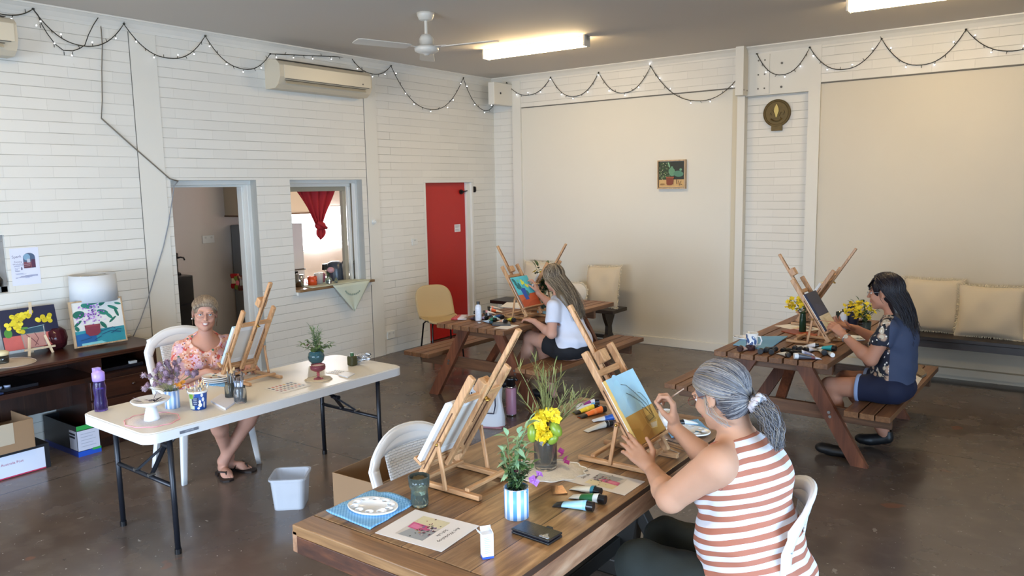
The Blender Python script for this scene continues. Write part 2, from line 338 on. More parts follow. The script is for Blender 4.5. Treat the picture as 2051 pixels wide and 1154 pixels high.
# cornice (cove) along both walls
def cove(name, p0, p1, inn):
    p0, p1, inn = V(p0), V(p1), V(inn); q = MB(); prof = [(0, 0), (0, -.095), (.012, -.095), (.02, -.07), (.045, -.035), (.075, -.014), (.085, -.012), (.085, 0)]
    vs = [p+inn*a+V((0, 0, b_)) for p in (p0, p1) for a, b_ in prof]; n = len(prof)
    q._a(vs, [(i, (i+1) % n, n+(i+1) % n, n+i) for i in range(n)]+[list(range(n)), list(range(n, 2*n))[::-1]], False)
    return struct(q.build(name, WHT))
cove('trim_7', (XL, YF, ZC), (XL, YP+.03, ZC), (1, 0, 0)); cove('trim_8', (XL, YP+.02, ZC), (XR, YP+.02, ZC), (0, -1, 0))
struct(MB().bb((-6.12, YP, 0), (-3.14, YP+.022, .105)).build('baseboard_back', PLN, bevel=.006))
struct(MB().bb((-2.25, YP-.05, .05), (XR, YP+.022, .12)).build('baseboard_right', PLN2))
# ---- walls out of view: front (behind the camera) and the right wall with its big roller-door opening
OTH = mat('white painted block', '#cfc9bb', .7)
FX0, FX1 = -5.6, -.4
q = MB(); q.bb((XL-.24, YF-.2, 0), (FX0, YF, ZC)); q.bb((FX1, YF-.2, 0), (XR+.2, YF, ZC)); q.bb((FX0, YF-.2, 2.25), (FX1, YF, ZC)); struct(q.build('wall_front', OTH))
DY0, DY1, DZ1 = -2.6, 2.9, 2.25
q = MB(); q.bb((XR, YF, 0), (XR+.2, DY0, ZC)); q.bb((XR, DY1, 0), (XR+.2, 8.95, ZC)); q.bb((XR, DY0, DZ1), (XR+.2, DY1, ZC)); struct(q.build('wall_right', OTH))
struct(MB().bb((XR+.2, -9, -.12), (XR+9, 9, -.02)).build('ground', mat('concrete apron', '#a8a39a', .9)))
# ---- steel brackets carrying the roof
q = MB(); q.bb((-6.35, 8.19, 3.065), (-6.25, 8.60, 3.352)); q.mi = 1; q.cyl((-6.2495, 8.33, 3.215), (-6.246, 8.33, 3.215), .014, n=12); struct(q.build('trim_9', [PIER, mat('bolt hole', '#3a3732', .8)], bevel=.008))
q = MB(); q.bb((-3.12, 8.46, 2.935), (-3.03, 8.61, zt)); q.mi = 1
for yy_ in (8.48, 8.58): q.cyl((-3.0295, yy_, 2.99), (-3.026, yy_, 2.99), .008, n=10)
q.mi = 0; q.bb((-2.94, YP-.01, 2.94), (-2.79, YP+.01, 3.36)); q.mi = 1
for i in range(3):
    for x_ in (-2.91, -2.84): q.cyl((x_, YP-.014, 3.0+.15*i), (x_, YP-.009, 3.0+.15*i), .009, n=10)
for z_ in (3.25, 3.0): q.cyl((-2.66, YP-.008, z_), (-2.66, YP+.001, z_), .012, n=10)
struct(q.build('trim_10', [PIER, CRK]))
# ---- door frames
def lframe(name, y0, y1, z0, z1, d0, d1, w=.045, mt=WHT, sill=False, left=True):
    q = MB()
    q.bb((XL-d1, y0, z1-w), (XL-d0, y1, z1)); q.bb((XL-d1, y1-w, z0), (XL-d0, y1, z1-w))
    if left: q.bb((XL-d1, y0, z0), (XL-d0, y0+w, z1-w))
    if sill: q.bb((XL-d1, y0, z0), (XL-d0, y1, z0+w))
    return struct(q.build(name, mt, bevel=.004))
lframe('door_1', 3.845, 4.75, 0, 2.10, .09, .20); lframe('trim_11', 3.89, 4.705, 0, 2.055, .16, .24, .02)
lframe('window_1', 5.16, 6.167, .915, 2.10, .085, .14, .04); lframe('trim_12', 5.20, 6.127, .915, 2.06, .16, .2, .035)
lframe('trim_13', 5.235, 6.092, .915, 2.025, .20, .25, .05, mat('beige inner frame', '#a39a86', .5))
struct(MB().bb((XL-.24, 6.162, .915), (XL-.001, 6.168, 2.1)).bb((XL-.24, 4.745, 0), (XL-.001, 4.751, 2.1)).bb((XL-.24, 3.845, 2.097), (XL-.001, 4.751, 2.101)).bb((XL-.24, 5.16, 2.097), (XL-.001, 6.168, 2.101)).build('trim_14', REV))
lframe('door_2', 7.2, 8.19, 0, 2.095, .0, .2, .04)
RED = mat('red door paint', '#b01f18', .38, bump=.1, bs=40, var=.06, vs=2)
rd = struct(MB().bb((XL-.10, 7.24, .01), (XL-.06, 8.075, 2.055)).build('door_3', RED, bevel=.003))
struct(MB().bb((XL-.16, 8.075, 0), (XL-.03, 8.15, 2.055)).build('trim_15', WHT, bevel=.004))
DK = mat('dark metal', '#2a2623', .4, metal=.7)
cl = MB(); cl.cyl((XL-.058, 7.99, 1.93), (XL-.035, 7.99, 1.93), .03, n=16); cl.cyl((XL-.04, 7.99, 1.93), (XL-.02, 7.99, 1.93), .015, n=12); cl.bar((XL-.03, 7.99, 1.93), (XL-.03, 8.09, 1.945), .02, .012); cl.build('door_latch', DK, rd)
# sheet of paper on the red door
o = MB().bb((XL-.0595, 7.845, 1.40), (XL-.0585, 7.965, 1.50)).build('notice', mat('office paper', '#e2e0e0', .7)); tag(o, 'small white printed notice stuck on the red door', 'notice')
q = MB(); q.T = mtx((XL-.0583, 7.85, 1.405), (0, 1, 0), (0, 0, 1))
for i in range(6):
    if i != 2: q._a([(.01, .012+i*.014, 0), (.1-(i % 2)*.02, .012+i*.014, 0), (.1-(i % 2)*.02, .017+i*.014, 0), (.01, .017+i*.014, 0)], [(0, 1, 2, 3)])
q.build('printed_text', mat('grey print', '#85838a', .7), o)
q = MB(); q.bb((XL-.001, 8.19, 1.92), (XL+.012, 8.225, 2.0)); q.bb((XL+.012, 8.2, 1.93), (XL+.03, 8.215, 1.99)); tag(q.build('strike_plate', DK), 'dark metal strike plate beside the red door frame', 'latch')
# small window far left
lframe('window_2', 1.55, 2.46, 1.245, 1.69, .03, .2, .05, mat('weathered frame', '#8f8d8a', .7, var=.3), sill=True)
GL = mat('clear glass', '#ffffff', .03, trans=1, ior=1.45)
struct(MB().bb((XL-.16, 1.6, 1.29), (XL-.154, 2.41, 1.64)).build('window_3', GL))
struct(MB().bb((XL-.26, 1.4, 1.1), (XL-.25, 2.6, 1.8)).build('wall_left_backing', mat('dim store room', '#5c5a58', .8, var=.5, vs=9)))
q = MB(); q.lathe([(.035, 0), (.038, .05), (.02, .08), (.018, .10), (.02, .105)], 14, (XL-.02, 2.39, 1.296)); tag(q.build('jar', mat('black pot', '#17130f', .3)), 'small dark jar on the sill of the window at far left', 'jar')
# ---- kitchen behind the left wall
KW = mat('kitchen wall paint', '#c9c0b5', .6, var=.03); KX = -9.15
q = MB(); q.bb((KX-.1, 3.2, 0), (KX, 7.0, 2.5)); q.bb((KX-.1, 7.0, 0), (KX, 8.1, 1.10)); q.bb((KX-.1, 7.0, 1.72), (KX, 8.1, 2.5)); q.bb((KX-.1, 8.1, 0), (KX, 8.95, 2.5)); q.bb((KX, 3.2, 0), (XL-.24, 3.3, 2.5)); q.bb((KX, 8.85, 0), (XL-.24, 8.95, 2.5))
struct(q.build('wall_kitchen', KW)); struct(MB().bb((KX-.1, 3.2, 2.5), (XL-.24, 8.95, 2.58)).build('ceiling_kitchen', KW))
struct(MB().bb((KX-.06, 7.0, 1.12), (KX-.05, 8.1, 1.70)).build('window_4', mat('bright overcast window', '#ffffff', .5, emit='#f4f8ff', es=9)))
CT = mat('cream laminate', '#cdbfa5', .4); GREY = mat('pale grey appliance', '#8f959b', .35)
t = thing('kitchen_counter', 'cream kitchen bench with pale top seen through the doorway', 'counter', (-7.3, 5.2, 0))
MB().bb((-.32, .02, 0), (.4, 3.3, .86)).build('cabinet_body', CT, t); MB().bb((-.36, 0, .86), (.4, 3.3, .9)).build('worktop', mat('worktop', '#d8ccb4', .35), t, bevel=.004)
t = thing('wall_cabinet', 'cream overhead kitchen cupboard with dark bottom edge in the doorway', 'cabinet', (-9.0, 6.35, 1.66))
MB().bb((-.15, -.32, .02), (.15, .9, .85)).build('cabinet_body', CT, t); MB().bb((-.15, -.33, 0), (.17, .9, .02)).build('bottom_edge', mat('brown edge', '#6b4f34', .5), t)
t = thing('refrigerator', 'pale grey refrigerator at the end of the kitchen wall', 'fridge', (-8.8, 6.42, 0))
MB().bb((-.33, -.33, 0), (.33, .33, 1.55)).build('body', GREY, t, bevel=.01); MB().bb((.33, -.33, .92), (.35, .33, .935)).build('door_seam', DK, t); MB().bb((.33, -.28, .95), (.36, -.25, 1.3)).build('handle', mat('chrome', '#c9ccd0', .15, metal=1), t)
t = thing('cooker', 'black cooker standing inside the kitchen doorway', 'cooker', (-8.85, 5.10, 0))
KB = mat('black enamel', '#121214', .25)
MB().bb((-.28, -.3, 0), (.28, .06, 1.0)).build('body', KB, t, bevel=.01); MB().bb((-.29, -.31, .62), (.36, .10, .66)).build('shelf', KB, t)
t = thing('kettle_tap', 'black water urn tap standing on the dark cooker', 'tap', (-8.8, 5.09, 1.0))
MB().lathe([(.05, 0), (.045, .02), (.02, .03), (.018, .2), (.03, .22), (.03, .26), (0, .27)], 14).build('stem', KB, t); MB().tube([(0, 0, .2), (.02, .05, .21), (.02, .09, .2), (.02, .1, .17)], .01).build('spout', KB, t)
def snack(loc, h, c1, c2, rz, label):
    t = thing('snack_packet', label, 'packet', loc, rz, 'snack packets on the kitchen bench')
    def fn(u, v): a = u*2*PI; k = math.sin(PI*v)**.4; return (math.cos(a)*.05*k+.0, math.sin(a)*.022*k, h*v)
    MB().grid(lambda u, v: (math.cos(u*2*PI)*(.045+.01*math.sin(v*9)), math.sin(u*2*PI)*.022*math.sin(PI*min(1, max(0, v)))**.5, h*v), 17, 9).build('bag', mat('bag '+c1, c1, .25, var=.3, vs=30), t)
    MB().bb((-.03, -.026, h*.35), (.03, -.02, h*.7)).build('printed_panel', mat('bag '+c2, c2, .3, var=.4, vs=60), t)
for i, (p, h, c1, c2, l) in enumerate((((472, 578), .17, '#a01d22', '#d8c7a0', 'red snack packet at left on the kitchen bench'), ((480, 580), .15, '#6b7a2f', '#c8342c', 'green and red snack packet in the middle on the kitchen bench'), ((487, 582), .17, '#54241c', '#8d8a80', 'dark brown snack packet at right on the kitchen bench'))):
    w = oz(p[0], p[1], .9); snack((w.x, w.y, .9), h, c1, c2, .6+.2*i, l)
def plate(name, label, cat, c, n, w, h, y_or_x, kids=()):
    return
# power points and switches
SWM = mat('switch plate white', '#d8d8d2', .35); 
def wallplate(name, label, cat, y, z, w, h, x=XL, btn=2, mt=SWM):
    t = thing(name, label, cat, (x, y, z)); MB().bb((0, -w/2, -h/2), (.012, w/2, h/2)).build('plate', mt, t, bevel=.003)
    for i in range(btn): MB().bb((.012, -w/2+w*(i+.35)/btn, h*.1), (.016, -w/2+w*(i+.65)/btn, h*.35)).build('switch', mat('switch rocker', '#c4c4be', .4), t)
    return t
wallplate('power_outlet', 'white double power outlet low on the left brick wall', 'power outlet', 6.53, .23, .13, .09)
wallplate('light_switch', 'white light switch with grey surround on brick left of the red door', 'light switch', 7.0, 1.33, .10, .08, btn=1)
wallplate('kitchen_switch', 'white double switch on the kitchen wall seen through the doorway', 'light switch', 5.76, 1.38, .17, .1, x=KX)
q = MB(); q.cyl((XL, 6.32, 1.61), (XL+.03, 6.32, 1.61), .028, n=18); q.cyl((XL+.03, 6.32, 1.61), (XL+.05, 6.32, 1.61), .014, n=12); tag(q.build('door_knob', SWM), 'small round white knob on the smooth pier beside the servery', 'knob')
# ================================================================ furniture
PW1 = wood('stained pine decking', '#5f4029', '#946a45', 'Y', 9, .5, .07, c3='#7b5335')
PW2 = wood('stained pine decking x', '#4c3322', '#7b5539', 'X', 9, .5, .07, c3='#65442d')
PW3 = wood('stained pine leg', '#552f1e', '#864f32', 'Z', 9, .5, .07, c3='#6f3f28')
def picnic(loc, rz, label, L=1.9, tw=.80, nb=8, seatx=.65, sw=.31, sb=3, seatL=1.78):
    """table runs along local +y from y=0 (near end)"""
    t = thing('picnic_table', label, 'picnic table', loc, rz)
    bw = tw/nb
    for i in range(nb): MB().bb((-tw/2+bw*i+.005, random.uniform(-.006, .006), .70), (-tw/2+bw*(i+1)-.005, L, .742)).build('top_board', PW1, t, bevel=.004)
    for s in (-1, 1):
        k = sw/sb
        for i in range(sb): MB().bb((s*(seatx+.155)-sw/2+k*i+.004, .0, .392), (s*(seatx+.155)-sw/2+k*(i+1)-.004, seatL, .432)).build('seat_board', PW1, t, bevel=.004)
    for y in (.22, L-.36):
        MB().bb((-tw/2+.03, y-.02, .615), (tw/2-.03, y+.02, .70)).build('cross_bearer', PW2, t, bevel=.003)
        MB().bb((-seatx-.27, y-.02, .29), (seatx+.27, y+.02, .392)).build('seat_bearer', PW2, t, bevel=.003)
        for s in (-1, 1): MB().bar((s*.20, y-.045, .70), (s*.60, y-.045, 0.0), .045, .11, up=(0, 1, 0)).build('leg', PW3, t, bevel=.003) if False else leg_board(t, s, y)
    for y, d in ((.24, 1), (L-.38, -1)): MB().bar((0, y, .33), (0, y+d*.42, .69), .07, .04, up=(0, -d, .5)).build('brace', PW3, t, bevel=.003)
    return t
def leg_board(t, s, y):
    q = MB(); x0, x1, w = .18, .60, .115
    poly = [(s*x0-w/2, .70), (s*x0+w/2, .70), (s*x1+w/2, 0), (s*x1-w/2, 0)]
    q.prism([(p[0], p[1]) for p in poly], .045, (0, y-.022, 0), (1, 0, 0), (0, 0, 1)); q.build('leg', PW3, t, bevel=.003)
    b = MB()
    for z in (.36, .33): b.cyl((s*(.39+(.35-z)*.3), y-.072, z), (s*(.39+(.35-z)*.3), y-.062, z), .011, n=10)
    b.build('bolt', mat('zinc bolt', '#8d8a86', .35, metal=.9), t)
picnic((-4.34, 5.24, 0), R(-.5), 'brown timber picnic table nearest the red door, with paints and easels on top', L=1.95, tw=.79, seatx=.515, sw=.33)
picnic((-1.72, 5.42, 0), R(-1.8), 'brown timber picnic table on the right with mug, paints and yellow flowers on top', L=1.95, tw=.83, seatx=.515, sw=.30, seatL=1.74)
# ---- the big recycled-timber table in front
TW = wood('recycled hardwood top', '#5c402a', '#b9966c', 'Y', 8, .36, .10, .3, c3='#94704a', board=.1535, bdir='X', knots=True)
TWX = wood('recycled hardwood end', '#6a4c32', '#ab8459', 'X', 7, .40, .10, .3, c3='#8c6742', knots=True)
TWS = wood('recycled hardwood side', '#734a35', '#b8977a', 'Y', 5, .5, .14, .3, c3='#9a7254', knots=True)
TWE = wood('recycled hardwood shaded end', '#2e170c', '#6e3f22', 'X', 5, .5, .2, .3, c3='#4a2816', knots=True)  # darker copy for the end rails: shade away from the side daylight, in the colour
BLK = mat('black painted timber', '#16130f', .5, var=.3)
tt = thing('dining_table', 'heavy brown timber table with trestle base in the foreground', 'table', (-1.80, 2.70, 0))
MB().bb((-.46, -.92, .725), (.46, .97, .765)).build('table_top', TW, tt, bevel=.003)
MB().bb((-.46, -1.02, .725), (.46, -.923, .765)).build('end_board', TWX, tt, bevel=.004); MB().bb((-.46, .973, .725), (.46, 1.03, .765)).build('end_board', TWX, tt, bevel=.004)
MB().bb((.435, -1.02, .66), (.462, 1.03, .742)).build('side_rail', TWS, tt, bevel=.003); MB().bb((-.462, -1.02, .66), (-.435, 1.03, .742)).build('side_rail', TWS, tt, bevel=.003)
MB().bb((-.435, -1.022, .66), (.435, -.995, .726)).build('end_rail', TWE, tt, bevel=.003); MB().bb((-.435, 1.0, .66), (.435, 1.03, .726)).build('end_rail', TWE, tt, bevel=.003)
for y in (-.52, .62):
    q = MB(); q.prism([(-.09, .08), (.09, .08), (.17, .60), (-.17, .60)], .09, (0, y+.045, 0), (1, 0, 0), (0, 0, 1)); q.build('trestle_post', BLK, tt, bevel=.006)
    MB().bb((-.34, y-.05, 0), (.34, y+.05, .09)).build('trestle_foot', BLK, tt, bevel=.01); MB().bb((-.36, y-.045, .60), (.36, y+.045, .66)).build('trestle_head', BLK, tt, bevel=.006)
    for s in (-1, 1): MB().bar((s*.30, y, .08), (s*.12, y, .38), .06, .06, (0, 1, 0)).build('brace', BLK, tt, bevel=.004)
MB().bb((-.04, -.52, .14), (.04, .62, .22)).build('stretcher', BLK, tt, bevel=.006)
# ---- white folding table
FT = mat('off white moulded plastic', '#d9d4c9', .42, bump=.25, bs=260); FTR = mat('white plastic rim', '#dcdcdc', .4, bump=.15, bs=200); BT = mat('dark powder coated steel', '#1d1f26', .4, metal=.3)
ft = thing('folding_table', 'long white plastic folding table with dark steel legs', 'table', (-4.20, 2.93, 0), R(-1.2))
def rrect(w, h, r, n=6):
    P = []
    for cx_, cy_, a0 in ((w/2-r, h/2-r, 0), (-w/2+r, h/2-r, 90), (-w/2+r, -h/2+r, 180), (w/2-r, -h/2+r, 270)):
        for i in range(n+1): a = R(a0+90*i/n); P.append((cx_+r*math.cos(a), cy_+r*math.sin(a)))
    return P
q = MB(); q.prism(rrect(.73, 1.86, .07), .038, (0, 0, .692)); q.build('table_top', FT, ft, bevel=.008, bn=3)
q = MB(); o_, i_ = rrect(.75, 1.88, .075), rrect(.70, 1.83, .06); n = len(o_)
for (pa, za), (pb, zb) in (((o_, .724), (o_, .672)), ((o_, .672), (i_, .672)), ((i_, .672), (i_, .70)), ((i_, .7295), (o_, .724))):
    q._a([(p[0], p[1], za) for p in pa]+[(p[0], p[1], zb) for p in pb], [(i, (i+1) % n, n+(i+1) % n, n+i) for i in range(n)], True)
q.build('rim', FTR, ft)
q = MB(); q.T = mtx((.3763, -.70, .697), (0, 1, 0), (0, 0, 1)); q.prism([(-.055, -.008), (.055, -.008), (.055, .008), (-.055, .008)], .0015); lg = q.build('badge', mat('grey badge', '#6d6f78', .5), ft)
text('LIFETIME', .014, mat('badge letter', '#b9bbc2', .5), ft, mtx((.3782, -.70, .6972), (0, 1, 0), (0, 0, 1)), name='badge_lettering')
for s in (-1, 1):
    y = s*.78 if s < 0 else .74
    for x in (-.31, .31):
        MB().tube([(x, y, .69), (x, y, 0)], .0155, 10).build('leg', BT, ft); MB().cyl((x, y, 0), (x, y, .03), .019, n=10).build('foot_cap', KB, ft)
    MB().tube([(-.31, y, .39), (.31, y, .39)], .013, 8).build('cross_bar', BT, ft)
    MB().tube([(-.31, y, .67), (.31, y, .67)], .013, 8).build('top_bar', BT, ft)
    q = MB(); yi = y-s*.30
    q.bar((-.08, y, .40), (.0, y-s*.14, .53), .022, .012); q.bar((.08, y, .40), (.0, y-s*.14, .53), .022, .012); q.tube([(.0, y-s*.13, .52), (.0, y-s*.30, .65), (.0, y-s*.36, .68)], .011, 8); q.tube([(.03, y-s*.13, .52), (.03, y-s*.30, .65), (.03, y-s*.36, .68)], .007, 8)
    q.cyl((-.02, y-s*.135, .525), (.05, y-s*.135, .525), .016, n=10); q.build('folding_brace', BT, ft)
    for x in (-.08, .08): MB().cyl((x, y-.02, .405), (x, y+.02, .405), .01, n=8).build('rivet', mat('zinc bolt', '#8d8a86'), ft)
# ---- white moulded garden chairs (monobloc); seat faces local +y
WP = mat('white moulded chair plastic', '#dfe0e0', .38)
WPW = mat('white woven pattern plastic', '#dfe0e0', .4)
def _weave():
    nt = WPW.node_tree; b = nt.nodes['Principled BSDF']; L = nt.links
    tc = N(nt, 'ShaderNodeTexCoord'); sp = N(nt, 'ShaderNodeSeparateXYZ'); L.new(tc.outputs['Object'], sp.inputs[0]); cb = N(nt, 'ShaderNodeCombineXYZ'); L.new(sp.outputs['X'], cb.inputs['X']); L.new(sp.outputs['Z'], cb.inputs['Y'])
    bt = N(nt, 'ShaderNodeTexBrick', Scale=1.0); bt.inputs['Brick Width'].default_value = .024; bt.inputs['Row Height'].default_value = .012; bt.inputs['Mortar Size'].default_value = .0022; bt.inputs['Mortar Smooth'].default_value = 1.
    L.new(cb.outputs[0], bt.inputs['Vector']); bp = N(nt, 'ShaderNodeBump', Strength=.9, Distance=-.004); L.new(bt.outputs['Fac'], bp.inputs['Height']); L.new(bp.outputs['Normal'], b.inputs['Normal'])
_weave()
def garden_chair(label, loc, rz, w=.50, arms=True, arch=.11, bh=.40, lean=.115, curv=.06, pw=.40):
    t = thing('garden_chair', label, 'chair', loc, rz, )
    sw_, sd = w*.84, .44
    def seat(u, v):
        x = (u-.5)*sw_*(1+.06*v); y = -.20+.42*v; z = .425+.015*v-.035*math.exp(-((u-.5)**2)/.06)*(math.sin(PI*v)**.5 if 0 < v < 1 else 0)-(.03*max(0, v-.85)/.15 if v > .85 else 0)
        return (x, y, z)
    MB().grid(seat, 13, 15).build('seat', WP, t, solid=.006)
    # back shell curved in plan, leaning back; (u across, v up)
    def back(u, v, off=0):
        a = (u-.5)*2; x = a*w/2*(.84+.18*v-.04*v*v); y = -.20-lean*v+curv*a*a*(.35+.65*v)+off; z = .43+bh*v-(arch*abs(a)**3.0)*v*v; return V((x, y, z))
    # outer frame ring of the back
    q = MB(); P = []
    for i in range(41):
        s_ = i/40
        if s_ < .3: u, v = .0+.03*(s_/.3), s_/.3*.80
        elif s_ > .7: u, v = 1-.03*((1-s_)/.3), (1-s_)/.3*.80
        else: k = (s_-.3)/.4; u, v = .03+.94*k, .80+.20*math.sin(PI*k)**.5
        P.append((u, v))
    def band(u, v): 
        i = u*40; a = P[int(min(39, i))]; b_ = P[int(min(39, i))+1]; f_ = i-int(min(39, i)); uu, vv = a[0]+(b_[0]-a[0])*f_, a[1]+(b_[1]-a[1])*f_
        c = back(.5+(uu-.5)*(1-.0*v), vv); inn = back(.5+(uu-.5)*(1-.17), vv*(1-.10) if vv > .75 else vv); w_ = v
        return c+(inn-c)*w_+V((0, .006*math.sin(PI*v), 0))
    q.grid(band, 81, 5); q.build('back_frame', WP, t, solid=.012)
    q = MB(); q.grid(lambda u, v: back(.5+(u-.5)*.84, .80+.15*v)+V((0, .004, 0)), 15, 4); q.build('top_panel', WP, t, solid=.007)
    q = MB(); q.grid(lambda u, v: back(.5+(u-.5)*(pw-.02*v), .02+.82*v)+V((0, .003, 0)), 15, 15); q.build('woven_panel', WPW, t, solid=.006)
    q = MB(); rim = [back(u, v)+V((0, -.004, 0)) for u, v in P]; q.tube(rim, .0095, 8); q.build('rim_bead', WP, t)
    for s in ((-1, 1) if arms else ()):
        q = MB(); q.grid(lambda u, v: V((s*(w*.42+.035*math.sin(PI*u)*.6+(v-.5)*.05), -.19+.40*u, .43+.20*min(1, u*3.2)*1.0-(.17*max(0, (u-.82)/.18)**1.5))), 17, 3) if False else None
        # arm rest: rises from the back, runs forward, turns down into the front leg
        A = [V((s*w*.455, -.245, .60)), V((s*w*.50, -.10, .635)), V((s*w*.51, .08, .635)), V((s*w*.49, .19, .61)), V((s*w*.46, .235, .53)), V((s*w*.455, .235, .43))]
        q = MB()
        for i in range(len(A)-1):
            pass
        def arm(u, v):
            k = u*(len(A)-1); i = int(min(len(A)-2, k)); f_ = k-i; c = A[i].lerp(A[i+1], f_); d = (A[i+1]-A[i]).normalized(); sd_ = V((1, 0, 0)); return c+sd_*((v-.5)*.052)+V((0, 0, .006*math.sin(PI*v)))
        q.grid(arm, 26, 4); q.build('arm_rest', WP, t, solid=.007)
    for sx in (-1, 1):
        for sy in (-1, 1):
            # tapering folded leg, L shaped in section
            top = V((sx*sw_*.48, .20 if sy > 0 else -.20, .43)); bot = V((sx*sw_*.56, .245 if sy > 0 else -.27, 0)); q = MB()
            def lg_(u, v):
                c = top.lerp(bot, v); ww = (.085-.03*v); k = (u-.5)*2
                return c+V((-sx*ww*.5*max(0, k)*1.0, -sy*ww*.5*max(0, -k)*1.0, 0))+V((sx*.008*math.cos(k*PI/2), sy*.008*math.cos(k*PI/2), 0))
            q.grid(lg_, 9, 8); q.build('leg', WP, t, solid=.008)
    q = MB(); q.bb((-sw_/2, .19, .395), (sw_/2, .20, .43)); q.bb((-sw_/2, -.2, .40), (-sw_/2+.012, .2, .43)); q.bb((sw_/2-.012, -.2, .40), (sw_/2, .2, .43)); q.build('seat_apron', WP, t, bevel=.003)
    return t
garden_chair('white plastic garden chair behind the white folding table, woman seated in it', (-5.02, 3.03, 0), R(-90-8), w=.60, arch=.05, bh=.56, pw=.56, lean=.16)
garden_chair('empty white plastic garden chair pushed in at the left of the brown table', (-2.29, 2.60, 0), R(-90-6), w=.60, arms=False, arch=.13, pw=.60)
garden_chair('white plastic garden chair under the woman in the striped top', (-.955, 2.66, 0), R(112), w=.58, arms=False, arch=.11, bh=.47, lean=.07, curv=.14)
# ---- beige bucket chair
BG = mat('beige moulded plastic', '#b29c74', .45, bump=.3, bs=120)
t = thing('bucket_chair', 'beige moulded plastic chair with thin black legs against the left wall', 'chair', (-5.98, 6.72, 0), R(-118))
def shell(u, v):
    a = (u-.5)*2
    if v < .5:
        k = v/.5; y = .24-.42*k; z = .455-.03*math.sin(PI*k)+.0*k; w_ = .235-.01*k; return V((a*w_, y-(.02 if k == 0 else 0), z+.045*abs(a)**2.5*(1-.2*k)-(.035*(1-k/.12) if k < .12 else 0)))
    k = (v-.5)/.5; y = -.18-.03*math.sin(min(1, k*2.2)*PI/2)-.12*k; z = .43+.02+.375*k; w_ = .225+.01*math.sin(PI*k)-.03*k**5
    return V((a*w_, y+.05*abs(a)**2*(1-.3*k), z-(.05*abs(a)**4*k**3)))
MB().grid(shell, 17, 31).build('seat_shell', BG, t, solid=.007)
for s in (-1, 1):
    MB().tube([(s*.19, .20, .0), (s*.17, .15, .40), (s*.15, .12, .425), (s*.15, -.12, .425), (s*.17, -.16, .39), (s*.20, -.22, 0)], .010, 8).build('leg', KB, t)
# ---- dark sideboard at the left wall
SBW = wood('dark mahogany', '#24120b', '#4c2a1a', 'Y', 7, .28, .08, .15, c3='#371c11'); SBD = wood('dark mahogany x', '#1b0d08', '#36190f', 'X', 7, .35, .08, .15)
sb = thing('desk', 'old dark timber desk with open pigeonholes along the left wall', 'desk', (XL, 2.2, 0))
def sbx(a, b_, nm, mt=SBW, **k): return MB().bb(a, b_).build(nm, mt, sb, **k)
T0, T1, DX = -1.2, 1.12, .57
sbx((.02, T0, .745), (DX+.05, T1, .765), 'desk_top', bevel=.004); sbx((.02, T0+.01, .725), (DX+.035, T1-.012, .745), 'top_moulding', bevel=.006)
sbx((.02, T0+.03, .565), (DX, T1-.03, .585), 'shelf_board'); sbx((.02, T0+.03, .585), (.035, T1-.03, .725), 'back_panel', SBD)
for y in (T1-.055, .62, -.35): sbx((.02, y-.012, .585), (DX, y+.012, .725), 'divider')
sbx((DX-.02, T0+.03, .55), (DX+.004, .50, .585), 'rail')
sbx((.30, T0+.03, .33), (.32, .50, .565), 'modesty_panel', wood('mahogany panelling', '#1f0f09', '#341a10', 'Z', 9, .4, .08, board=.16, bdir='Y'))
sbx((.02, .50, .06), (DX-.01, T1-.04, .565), 'pedestal', SBD); sbx((.04, .52, 0), (DX-.04, T1-.06, .06), 'plinth', SBD)
for z0, z1 in ((.40, .545), (.24, .385), (.08, .225)):
    d = sbx((DX-.01, .53, z0), (DX+.008, T1-.06, z1), 'drawer', bevel=.004)
    MB().ball((DX+.02, .86, (z0+z1)/2), .014, 6).build('knob', mat('wood knob', '#2c150c', .3), d)
# ---- benches along the back wall
DB = wood('near black stained pine', '#17100c', '#33241b', 'X', 7, .35, .1, .2)
t = thing('bench', 'dark wooden bench under the cushions in the corner behind the picnic table', 'bench', (-5.4, 8.3, 0))
MB().bb((-.93, -.20, .43), (.95, .17, .475)).build('seat_board', DB, t, bevel=.005)
for x in (-.75, .78):
    q = MB(); pr = [(-.15, 0), (.15, 0), (.13, .07), (.055, .16), (.045, .25), (.11, .36), (.13, .43), (-.13, .43), (-.11, .36), (-.045, .25), (-.055, .16), (-.13, .07)]
    q.prism(pr, .045, (x-.022, 0, 0), (0, 1, 0), (0, 0, 1)); q.build('leg', DB, t, bevel=.004)
    q = MB(); q.prism([(-.085, .12), (-.02, .1), (-.02, .33), (-.07, .4)], .02, (x+.024, -.06, 0), (0, 1, 0), (0, 0, 1))
MB().bb((-.75, -.02, .09), (.78, .02, .13)).build('stretcher', DB, t)
t = thing('bench', 'long dark wooden bench under cushions along the right part of the back wall', 'bench', (.6, 8.36, 0))
MB().bb((-2.35, -.18, .445), (2.2, .20, .485)).build('seat_board', DB, t, bevel=.005); MB().bb((-2.35, -.17, .38), (2.2, -.14, .445)).build('apron', DB, t)
for x in (-1.75, 0, 1.9): MB().bb((x-.03, -.13, 0), (x+.03, .19, .38)).build('leg', DB, t, bevel=.004) if x > 0 else None
